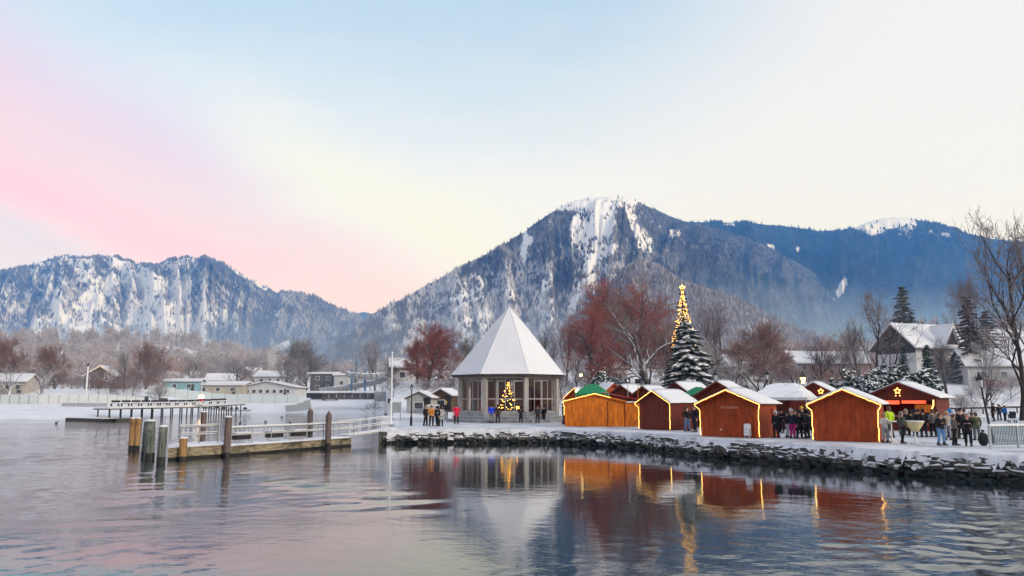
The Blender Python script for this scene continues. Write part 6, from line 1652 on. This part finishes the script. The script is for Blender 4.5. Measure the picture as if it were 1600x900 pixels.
# far woods that read as one mass
def woods(name, spots, key, cm, seed):
    tr, cr = WV[key]
    Vv = []; Fq = []; rs = random.Random(seed); off = 0; mi = []
    va = np.array([v.co for v in tr.vertices]); vb = np.array([v.co for v in cr.vertices])
    fa = np.array([list(p.vertices) for p in tr.polygons if len(p.vertices) == len(tr.polygons[0].vertices)]); fb = np.array([list(p.vertices) for p in cr.polygons if len(p.vertices) == len(cr.polygons[0].vertices)])
    for x, y, z, h, w in spots:
        a = rs.uniform(0, 6.28); c, s = math.cos(a), math.sin(a); Rm = np.array([[c, -s, 0], [s, c, 0], [0, 0, 1]])
        for va_, fa_ in ((va, fa), (vb, fb)):
            vv = (va_ * np.array([w, w, h / 10])) @ Rm.T + np.array([x, y, z]); Vv.append(vv); Fq.append((fa_ + off)); off += len(vv)
    Vv = np.concatenate(Vv)
    tri = [f for f in Fq if f.shape[1] == 3]; quad = [f for f in Fq if f.shape[1] == 4]
    me = bpy.data.meshes.new(name)
    allf = []
    if quad: allf = np.concatenate(quad)
    if tri:
        t3 = np.concatenate(tri); me2 = raw_mesh(name, Vv, t3, M[cm], False) if not quad else None
    if quad and tri: raise RuntimeError('mixed')
    me = raw_mesh(name, Vv, allf, M[cm]) if quad else me2
    return tag(link(name, me), kind='stuff')
WV = {}
def wv(key, tc):
    T, C = tc; WV[key] = (T.mesh('w', M['bark']), C.mesh('w', M['bark']))
wv('w1', bare_tree(21, limbs=8, sub=5, twigs=4, spread=.42, trunk_f=.12, dens=1.2, dome=True, tw=7)); wv('w2', bare_tree(22, limbs=8, sub=5, twigs=4, spread=.48, trunk_f=.08, droop=.2, dens=1.2, dome=True, tw=7))
rs = random.Random(77)
def belt(px0, px1, y0, y1, n, h, w):
    o = []
    for _ in range(n):
        px = rs.uniform(px0, px1); Y = y0 + (y1 - y0) * rs.random(); q = place(px, Y); hh = rs.uniform(*h); o.append((q.x, q.y, q.z - .4, hh, rs.uniform(*w) * hh / 10))
    return o
woods('far_woods', belt(-120, 470, 380, 1050, 330, (11, 19), (.9, 1.5)), 'w1', 'wood_far', 1)
woods('far_woods', belt(-120, 420, 300, 500, 46, (8, 13), (.9, 1.4)), 'w2', 'wood_rust', 2)
woods('far_woods', belt(500, 900, 380, 800, 60, (8, 15), (.9, 1.4)), 'w1', 'wood_far', 3)
woods('far_woods', belt(1040, 1420, 240, 620, 110, (8, 15), (.9, 1.4)), 'w1', 'wood_far', 4)
woods('far_woods', belt(1080, 1400, 200, 330, 40, (6, 11), (1, 1.5)), 'w2', 'wood_rust', 5)
woods('far_woods', belt(1380, 1760, 230, 760, 100, (9, 17), (.9, 1.4)), 'w1', 'wood_far', 6)
def dark_firs(px0, px1, y0, y1, n, seed):
    rs_ = random.Random(seed); b = MB()
    for _ in range(n):
        px = rs_.uniform(px0, px1); Y = rs_.uniform(y0, y1); q = place(px, Y); h = rs_.uniform(10, 20); k = 7
        for lev in range(5):
            z = h * (.08 + .17 * lev); r = h * .20 * (1 - lev * .19); a0 = rs_.random()
            vs = [q + Vector((r * rs_.uniform(.8, 1.15) * math.cos(a0 + 6.283 * i / k), r * rs_.uniform(.8, 1.15) * math.sin(a0 + 6.283 * i / k), z)) for i in range(k)] + [q + Vector((0, 0, z + h * .30))]
            b.add(vs, [(i, (i + 1) % k, k) for i in range(k)])
    return tag(b.build('fir_wood', M['needle_dark']), kind='stuff')
dark_firs(-60, 420, 700, 1000, 14, 5); dark_firs(1300, 1750, 380, 900, 60, 6); dark_firs(560, 880, 600, 1000, 18, 7)

# ================================================================ PEOPLE
def skin_mesh(name, joints, edges, sub=1, root=0):
    """joints: list of (x, y, z, rx, ry); grown with a Skin modifier"""
    me = bpy.data.meshes.new('tmp'); me.from_pydata([j[:3] for j in joints], edges, [])
    o = bpy.data.objects.new('tmp', me); COL.objects.link(o)
    md = o.modifiers.new('s', 'SKIN'); md.use_smooth_shade = True
    if sub: sd = o.modifiers.new('d', 'SUBSURF'); sd.levels = sub; sd.render_levels = sub
    sv = me.skin_vertices[0].data
    for i, j in enumerate(joints): sv[i].radius = (j[3], j[4]); sv[i].use_root = (i == root)
    bpy.context.view_layer.update()
    dg = bpy.context.evaluated_depsgraph_get(); r = bpy.data.meshes.new_from_object(o.evaluated_get(dg)); r.name = name
    bpy.data.objects.remove(o); bpy.data.meshes.remove(me); return r

def pose_arm(kind, s):
    """shoulder, elbow, wrist for one arm; the figure faces -y"""
    sh = Vector((s * .19, 0, 1.42))
    if kind == 'down': return sh, Vector((s * .255, .02, 1.13)), Vector((s * .255, -.05, .88))
    if kind == 'cup': return sh, Vector((s * .26, .02, 1.14)), Vector((s * .11, -.26, 1.22))
    if kind == 'pocket': return sh, Vector((s * .30, .07, 1.14)), Vector((s * .22, -.09, .97))
    if kind == 'phone': return sh, Vector((s * .25, -.10, 1.16)), Vector((s * .10, -.30, 1.36))
def hand(J, E, wi, w, d, s):
    """palm, four fingers and a thumb grown off the wrist joint"""
    d = d.normalized(); side = Vector((s, 0, 0)) - d * d.x * s; side = side.normalized() if side.length > .1 else Vector((0, 1, 0)); nrm = d.cross(side)
    palm = w + d * .075; J.append((*palm, .034, .017)); pi = len(J) - 1; E.append((wi, pi))
    for k, ln in enumerate((.066, .078, .072, .056)):
        off = side * ((k - 1.5) * .019); a = palm + off + d * (.02 + ln * .5); b = palm + off * 1.1 + d * (.02 + ln * .9) + nrm * (-.02 * s)
        J.append((*a, .0095, .0095)); J.append((*b, .0085, .0085)); E.append((pi, len(J) - 2)); E.append((len(J) - 2, len(J) - 1))
    th = w + d * .035; a = th - side * .045 + d * .02; b = th - side * .058 + d * .058
    J.append((*a, .0115, .0115)); J.append((*b, .0095, .0095)); E.append((pi, len(J) - 2)); E.append((len(J) - 2, len(J) - 1))
def body(armL, armR, stride=0.0):
    J = []; E = []
    def add(p, rx, ry=None, par=None):
        J.append((p[0], p[1], p[2], rx, ry or rx)); i = len(J) - 1
        if par is not None: E.append((par, i))
        return i
    pel = add((0, 0, .96), .145, .11); wa = add((0, 0, 1.12), .125, .095, pel); ch = add((0, 0, 1.30), .150, .105, wa); up = add((0, .01, 1.43), .105, .08, ch)
    ne = add((0, .0, 1.51), .052, .055, up); hb = add((0, -.012, 1.60), .068, .082, ne); hm = add((0, -.012, 1.68), .076, .094, hb); ht = add((0, -.002, 1.745), .056, .070, hm)
    nose = add((0, -.112, 1.655), .013, .013, hm)
    for s in (-1, 1): add((s * .083, .0, 1.66), .012, .02, hm)
    for s, k in ((-1, armL), (1, armR)):
        sh, el, wr = pose_arm(k, s)
        a = add(sh, .058, .058, up); b = add(sh.lerp(el, .5), .050, .050, a); e = add(el, .041, .041, b); m = add(el.lerp(wr, .5), .036, .036, e); w = add(wr, .027, .022, m)
        hand(J, E, w, wr, wr - el, s)
    for s in (-1, 1):
        st = stride * s
        h = add((s * .095, 0, .90), .088, .088, pel); k = add((s * .10, -.01 - st * .5, .50), .056, .058, h); c = add((s * .102, .02 - st * .7, .34), .052, .056, k); a = add((s * .105, .03 - st, .09), .036, .040, c)
        add((s * .115, -.10 - st, .04), .040, .028, a)
    return skin_mesh('person', J, E, 1), None
def coat(armL, armR, hem):
    J = []; E = []
    def add(p, rx, ry, par=None):
        J.append((p[0], p[1], p[2], rx, ry)); i = len(J) - 1
        if par is not None: E.append((par, i))
        return i
    wa = add((0, 0, 1.08), .17, .135); ch = add((0, 0, 1.28), .178, .135, wa); up = add((0, .01, 1.43), .130, .105, ch); add((0, .0, 1.515), .078, .076, up)
    hp = add((0, 0, .90), .185, .15, wa)
    if hem < .7: kn = add((0, 0, .66), .185, .155, hp); add((0, 0, hem), .19, .165, kn)
    else: add((0, 0, hem), .185, .15, hp)
    for s, k in ((-1, armL), (1, armR)):
        sh, el, wr = pose_arm(k, s); a = add(sh, .080, .080, up); b = add(sh.lerp(el, .5), .072, .072, a); e = add(el, .062, .062, b); add(el.lerp(wr, .92), .050, .050, e)
    return skin_mesh('coat', J, E, 1)
def trousers(stride, loose=1.0):
    J = []; E = []
    J.append((0, 0, .98, .15, .118)); 
    for s in (-1, 1):
        st = stride * s; n = len(J)
        J += [(s * .098, 0, .86, .102 * loose, .104 * loose), (s * .103, -.01 - st * .5, .50, .078 * loose, .08 * loose), (s * .107, .03 - st, .10, .066 * loose, .07 * loose)]
        E += [(0, n), (n, n + 1), (n + 1, n + 2)]
    return skin_mesh('trousers', J, E, 1)
def shoes(stride):
    b = MB()
    for s in (-1, 1):
        st = stride * s
        b.box((s * .112, -.035 - st, .035), (.10, .28, .07), taper=.9); b.box((s * .108, .03 - st, .11), (.105, .13, .13), taper=.85)
    return b.mesh('shoes', M['black'])
HT = {}
b = MB(); b.lathe((0, -.005, 0), [(.088, 1.655), (.096, 1.70), (.088, 1.765), (.055, 1.815), (.015, 1.835)], 12, sy=1.16); HT['beanie'] = b
b = MB(); b.lathe((0, -.005, 0), [(.088, 1.655), (.096, 1.70), (.088, 1.765), (.055, 1.82), (.015, 1.84)], 12, sy=1.16); b.ball((0, 0, 1.87), .045, 8, 6); HT['bobble'] = b
b = MB(); b.lathe((0, .012, 0), [(.080, 1.60), (.093, 1.66), (.092, 1.72), (.075, 1.775), (.03, 1.80)], 12, sy=1.14); b.box((0, .09, 1.62), (.13, .05, .16), taper=.8); HT['hair'] = b
b = MB(); b.lathe((0, .015, 0), [(.080, 1.60), (.094, 1.66), (.093, 1.72), (.075, 1.778), (.03, 1.802)], 12, sy=1.14); b.box((0, .085, 1.50), (.19, .07, .34), taper=.85); HT['long_hair'] = b
b = MB(); b.lathe((0, .01, 0), [(.105, 1.54), (.112, 1.62), (.112, 1.70), (.09, 1.785), (.03, 1.82)], 12, sy=1.12); HT['hood'] = b
b = MB(); b.lathe((0, -.005, 0), [(.16, 1.700), (.165, 1.712), (.098, 1.722), (.092, 1.80), (.06, 1.83)], 14, sy=1.08); HT['brimmed'] = b
HM = {k: v.mesh('hair' if 'hair' in k else 'hood' if k == 'hood' else 'hat', M['black'], True) for k, v in HT.items()}
SKIN_M = mat('skin', (.50, .27, .19, 1), .55, .1, 8)
_cm = {}
def cloth(c, var=.25):
    k = tuple(round(x, 3) for x in c)
    if k not in _cm: _cm[k] = mat('cloth', (*c, 1), .85, var, 6)
    return _cm[k]
_bd = {}; _ct = {}; _tr = {}; _sh = {}
EYE = mat('eye_dark', (.02, .015, .012, 1), .3, .1); LIP = mat('lip', (.36, .12, .10, 1), .5, .1)
def body_mesh(a, c, st):
    k = (a, c, st)
    if k not in _bd:
        me = body(a, c, st)[0]; me.materials.clear()
        for m in (SKIN_M, EYE, LIP): me.materials.append(m)
        for p in me.polygons:
            q = p.center
            if q.y < -.07 and abs(abs(q.x) - .030) < .013 and abs(q.z - 1.675) < .013: p.material_index = 1
            elif q.y < -.07 and abs(q.x) < .026 and abs(q.z - 1.612) < .011: p.material_index = 2
        _bd[k] = me
    return _bd[k]
def put(o, m):
    o.material_slots[0].link = 'OBJECT'; o.material_slots[0].material = m
def person(label, loc, rz, coat_c, trous_c, hat='hair', hat_c=(.03, .02, .015), hem=.80, arms=('down', 'down'), st=.06, h=1.75, group=None, bag=None, wide=1.16):
    s = h / 1.80; st = round(st, 2)
    r = link('person', body_mesh(arms[0], arms[1], st), None, loc, rz); r.scale = (s * wide, s * wide, s); tag(r, label, 'person', group)
    k = (arms[0], arms[1], hem)
    if k not in _ct: _ct[k] = coat(*k); _ct[k].materials.clear(); _ct[k].materials.append(M['black'])
    o = link('coat' if hem < .75 else 'jacket', _ct[k], r); put(o, cloth(coat_c))
    if st not in _tr: _tr[st] = trousers(st); _tr[st].materials.clear(); _tr[st].materials.append(M['black']); _sh[st] = shoes(st)
    o = link('trousers', _tr[st], r); put(o, cloth(trous_c))
    link('shoes', _sh[st], r)
    if hat: o = link('hair' if 'hair' in hat else 'hood' if hat == 'hood' else 'hat', HM[hat], r); put(o, cloth(hat_c))
    if arms[0] == 'cup':
        pass
    return r
BK = (.012, .012, .014); DG = (.03, .032, .036); NV = (.012, .017, .03); GY = (.19, .18, .175); JN = (.10, .17, .30); BR = (.10, .07, .05)
def P(px, pyf, ptop, label, *a, **k):
    q = gp(px, pyf, .97); hpx = pyf - ptop
    h = k.pop('h', max(1.5, min(1.9, hpx * q.y / F * 1.0)))
    return person(label, (q.x, q.y, .975), *a, h=h, **k)
LG = 'visitors standing before the pavilion'
P(665, 665, 634, 'visitor in a black and white jacket, outermost of the group by the beach huts', R_(60), BK, BK, hat='long_hair', hat_c=(.25, .2, .16), group=LG)
P(674, 666, 634, 'visitor in a mustard-orange jacket at the pavilion quay', R_(20), (.55, .20, .02), BK, hat='hair', group=LG, arms=('cup', 'cup'))
P(683, 666, 635, 'visitor in black between the orange jacket and the grey coat', R_(-40), BK, BK, hat='hood', hat_c=BK, group=LG)
P(689, 666, 635, 'visitor in a pale grey knee-length coat', R_(190), (.33, .33, .33), DG, hat='hair', hem=.55, group=LG, arms=('pocket', 'pocket'))
P(697, 655, 628, 'visitor in dark clothes and a yellow hat behind the pale grey coat', R_(170), DG, GY, hat='bobble', hat_c=(.85, .72, .02), group=LG)
P(713, 662, 632, 'visitor in a bright pinkish-red parka alone beside the pavilion steps', R_(200), (.62, .012, .06), BK, hat='hair', hat_c=(.10, .05, .03), hem=.62, group=LG)
P(768, 661, 632, 'visitor in a vivid blue jacket before the pavilion window', R_(185), (.012, .05, .62), GY, hat='hair', group=LG)
P(778, 661, 633, 'visitor in a dark brown coat beside the blue jacket', R_(200), (.035, .02, .018), BK, hat='hair', hem=.6, group=LG)
P(814, 661, 637, 'visitor in a black coat right of the lit pavilion tree', R_(10), BK, BK, hat='hood', hat_c=BK, hem=.5, group=LG, arms=('cup', 'cup'))
P(826, 660, 635, 'visitor in a long black coat with pale hands, second of the black-clad four', R_(-10), BK, BK, hat='hair', hem=.45, group=LG, arms=('cup', 'cup'))
P(840, 661, 634, 'visitor in black with slim dark legs, third of the black-clad four', R_(30), DG, BK, hat='hair', group=LG)
P(850, 660, 635, 'visitor in black coat at the right end before the pavilion', R_(-40), BK, BK, hat='beanie', hat_c=BK, hem=.55, group=LG)
P(881, 663, 624, 'visitor in a dark jacket at the left corner of the orange hut', R_(100), (.025, .016, .016), (.10, .04, .05), hat='hair', group=LG)
P(887, 661, 630, 'visitor in a dark brown jacket half hidden by the orange hut corner', R_(80), BR, (.06, .03, .03), hat='hair', group=LG)
# between the huts
MG = 'visitors between the huts'
P(1074, 674, 636, 'man in a black jacket and blue jeans leaning by the narrow hut', R_(30), BK, JN, hat='hair', group=MG, arms=('pocket', 'cup'))
P(1086, 675, 634, 'man all in black beside the man in blue jeans', R_(-60), BK, BK, hat='hair', group=MG)
CG = 'crowd under the awning'
for px, py, pt, lab, c1, c2, hat, hc, hem, ar in (
    (1213, 684, 642, 'person in black with white hair under the awning, nearest the largest hut', BK, BK, 'hair', (.55, .52, .5), .5, ('down', 'down')),
    (1222, 676, 640, 'person in black behind the white-haired one under the awning', BK, DG, 'beanie', BK, .8, ('cup', 'cup')),
    (1231, 684, 645, 'person in a black jacket and light blue jeans under the awning', BK, (.36, .42, .52), 'beanie', DG, .82, ('cup', 'cup')),
    (1239, 685, 641, 'person in a black jacket and magenta trousers under the awning', NV, (.38, .012, .14), 'beanie', (.4, .38, .38), .84, ('down', 'cup')),
    (1236, 672, 640, 'person in dark clothes with a pale bobble hat at the back of the awning', BK, BK, 'bobble', (.5, .48, .46), .8, ('cup', 'cup')),
    (1247, 673, 643, 'person in dark navy behind the magenta trousers', NV, BK, 'hair', BK, .8, ('cup', 'cup')),
    (1250, 685, 644, 'tall person in long black coat right of the magenta trousers', BK, BK, 'hair', (.02, .015, .01), .5, ('down', 'down')),
    (1254, 677, 636, 'person in black with a bright yellow hat under the awning', BK, BK, 'beanie', (.72, .52, .03), .8, ('down', 'down')),
    (1261, 685, 641, 'person in black at the left wall of the plain red hut', DG, BK, 'hood', BK, .8, ('pocket', 'pocket')),
    (1217, 676, 641, 'person in charcoal at the back beside the largest hut wall', DG, BK, 'hair', BK, .8, ('down', 'down')),
    (1228, 670, 641, 'person in black deep in the shade of the awning', BK, BK, 'hair', BR, .6, ('down', 'down')),
    (1243, 678, 642, 'person in brown-black between the magenta trousers and the tall long coat', (.03, .02, .016), BK, 'beanie', BR, .8, ('cup', 'down')),
    (1257, 670, 641, 'person in navy at the back behind the yellow hat', NV, BK, 'hair', BK, .8, ('down', 'down')),
    (1267, 683, 645, 'person in black half hidden by the plain red hut', BK, BK, 'hair', BR, .8, ('down', 'down'))):
    P(px, py, pt, lab, R_((px * 53) % 360), c1, c2, hat=hat, hat_c=hc, hem=hem, arms=ar, group=CG)
RG = 'crowd at the open red stall'
for px, py, pt, lab, rz, c1, c2, hat, hc, hem, ar in (
    (1384, 692, 648, 'person in a puffy white jacket and grey trousers by the plain red hut', 20, (.52, .49, .44), (.24, .24, .24), 'hair', (.30, .22, .15), .8, ('cup', 'cup')),
    (1391, 684, 636, 'person in a lime-green jacket behind the white jacket', 200, (.42, .62, .02), DG, 'hair', BR, .8, ('down', 'down')),
    (1378, 678, 640, 'person in dark clothes at the corner of the plain red hut', 160, BK, BK, 'hair', BK, .8, ('down', 'down')),
    (1411, 693, 644, 'person in a long dark-grey coat beside the yellow-covered table', 90, (.075, .075, .07), BK, 'hair', (.2, .17, .13), .38, ('pocket', 'pocket')),
    (1417, 680, 640, 'person in black with a scarf behind the long dark-grey coat', 210, BK, BK, 'hair', (.32, .27, .2), .8, ('cup', 'cup')),
    (1425, 681, 642, 'person in black facing the red stall counter', 180, BK, BK, 'hood', BK, .6, ('down', 'down')),
    (1437, 682, 641, 'person in black behind the yellow-covered table', 0, BK, BK, 'beanie', BK, .6, ('cup', 'cup')),
    (1444, 683, 640, 'tall person in black right of the yellow-covered table', 170, BK, NV, 'hair', BK, .8, ('down', 'down')),
    (1450, 672, 642, 'person in dark brown at the stall hatch', 180, (.04, .02, .018), BK, 'hair', BR, .8, ('down', 'down')),
    (1459, 683, 640, 'person in a khaki-grey jacket and black trousers before the orange hatch', 190, (.15, .14, .12), BK, 'hair', BR, .82, ('pocket', 'pocket')),
    (1472, 696, 646, 'person in a black jacket and bright blue jeans at the front of the crowd', 10, BK, (.13, .26, .48), 'hair', BR, .86, ('cup', 'cup')),
    (1482, 688, 643, 'person in a pale beige jacket with a blue backpack', 175, (.34, .30, .25), (.26, .26, .3), 'hair', (.4, .3, .2), .8, ('down', 'down')),
    (1486, 684, 640, 'person in a sky-blue jacket behind the beige jacket', 200, (.03, .18, .45), DG, 'hood', (.03, .18, .45), .8, ('down', 'down')),
    (1493, 696, 648, 'person in a long taupe coat at the front of the crowd', 60, (.17, .14, .11), BK, 'hair', (.12, .08, .05), .36, ('cup', 'pocket')),
    (1503, 686, 640, 'tall person in black between the taupe coat and the lantern', 185, BK, BK, 'brimmed', BK, .6, ('down', 'down')),
    (1514, 697, 647, 'person in black with pale scarf, legs apart, at the right front of the crowd', -30, BK, BK, 'hair', (.3, .24, .17), .7, ('cup', 'cup')),
    (1421, 672, 640, 'person in black with bare dark hair right at the stall counter', 180, BK, BK, 'hair', BK, .8, ('down', 'down')),
    (1432, 674, 641, 'person in charcoal with a dark hood at the stall counter', 0, DG, BK, 'hood', DG, .7, ('down', 'down')),
    (1466, 676, 642, 'person in black behind the blue jeans', 120, BK, BK, 'beanie', BK, .8, ('cup', 'cup')),
    (1498, 678, 640, 'person in dark grey at the back of the crowd near the stall corner', 60, DG, BK, 'hair', BR, .8, ('down', 'down')),
    (1509, 679, 641, 'person in black at the back with a black hat', 200, BK, BK, 'beanie', BK, .6, ('down', 'down')),
    (1521, 687, 645, 'person in black second from the right end of the crowd', 150, DG, NV, 'hair', BR, .7, ('down', 'down')),
    (1527, 688, 646, 'person in dark olive at the right end of the crowd', 180, (.06, .07, .03), (.08, .11, .12), 'hair', BR, .8, ('down', 'down'))):
    P(px, py, pt, lab, R_(rz), c1, c2, hat=hat, hat_c=hc, hem=hem, arms=ar, group=RG, st=.14 if 'apart' in lab else .06)
FG = 'visitors on the lawn behind'
for px, py, pt, lab, c1 in ((1553, 658, 630, 'person in dark clothes beside the pushchair on the lawn', BK), (1562, 657, 632, 'person in dark blue bending by the pushchair on the lawn', NV), (1571, 658, 634, 'person in a bright blue jacket on the lawn behind the railing', (.02, .16, .45))):
    P(px, py, pt, lab, R_(px * 31 % 360), c1, BK, hat='hair', group=FG)
q = gp(1560, 660, .97); r = thing('pushchair', 'dark pushchair with a hood standing among the people on the lawn', 'pushchair', (q.x + .6, q.y - 1.2, .97), R_(70))
B = MB(); B.prism([(-.45, .45), (.35, .40), (.55, .85), (.30, .80), (-.40, .72)], -.24, .24); B.build('seat', M['black'], r, fix=True)
B = MB(); B.prism([(-.45, .72), (-.1, .78), (-.15, 1.05), (-.40, 1.02), (-.55, .85)], -.25, .25); B.build('hood', cloth(NV), r, fix=True)
for x in (-.35, .4):
    for y in (-.26, .26): B = MB(); B.lathe((0, 0, 0), [(.13, -.03), (.13, .03)], 10); o = B.build('wheel', M['black'], r, loc=(x, y, .13)); o.rotation_euler = (math.pi / 2, 0, 0)
B = MB(); B.path([Vector((-.35, 0, .15)), Vector((.2, 0, .55)), Vector((.75, 0, 1.05))], .02, 5); B.build('frame', M['steel'], r)
# bag by the leaning lantern
q = gp(1537, 696, .97); r = thing('rubbish_sack', 'black rubbish sack slumped at the foot of the leaning lantern', 'sack', (q.x, q.y, .97))
bm = bmesh.new(); bmesh.ops.create_icosphere(bm, subdivisions=2, radius=.3); rs = random.Random(8)
for v in bm.verts: v.co = Vector((v.co.x * .8, v.co.y * .7, max(-.02, v.co.z * 1.2 + .3))) * rs.uniform(.9, 1.08)
me = bpy.data.meshes.new('sack'); bm.to_mesh(me); bm.free(); me.materials.append(M['black']); link('sack_body', me, r)
B = MB(); B.tube((0, 0, .62), (0, 0, .74), .05, .09, 7); B.build('sack_neck', M['black'], r)
# ducks on the lake
for k, (px, py) in enumerate(((88, 661), (375, 662), (415, 660), (454, 661), (572, 653), (440, 652))):
    q = gp(px, py, 0); r = thing('duck', ('small dark duck alone on the water far left of the jetty', 'small dark duck behind the jetty rails, just left of the middle', 'small dark duck behind the middle of the walkway', 'small dark duck just left of the pointed piles', 'small dark duck near the flagpole end of the water', 'farthest small dark duck close to the beach')[k], 'duck', (q.x, q.y, 0), k * 1.3, 'ducks on the lake')
    B = MB(); B.ball((0, 0, .06), .2, 8, 6, sc=(1.0, .55, .55)); B.build('body', M['black'], r, smooth=True)
    B = MB(); B.tube((.14, 0, .08), (.2, 0, .24), .05, .04, 6); B.ball((.22, 0, .26), .06, 7, 5); B.tube((.26, 0, .26), (.33, 0, .24), .025, .012, 5); B.build('head', M['black'], r)
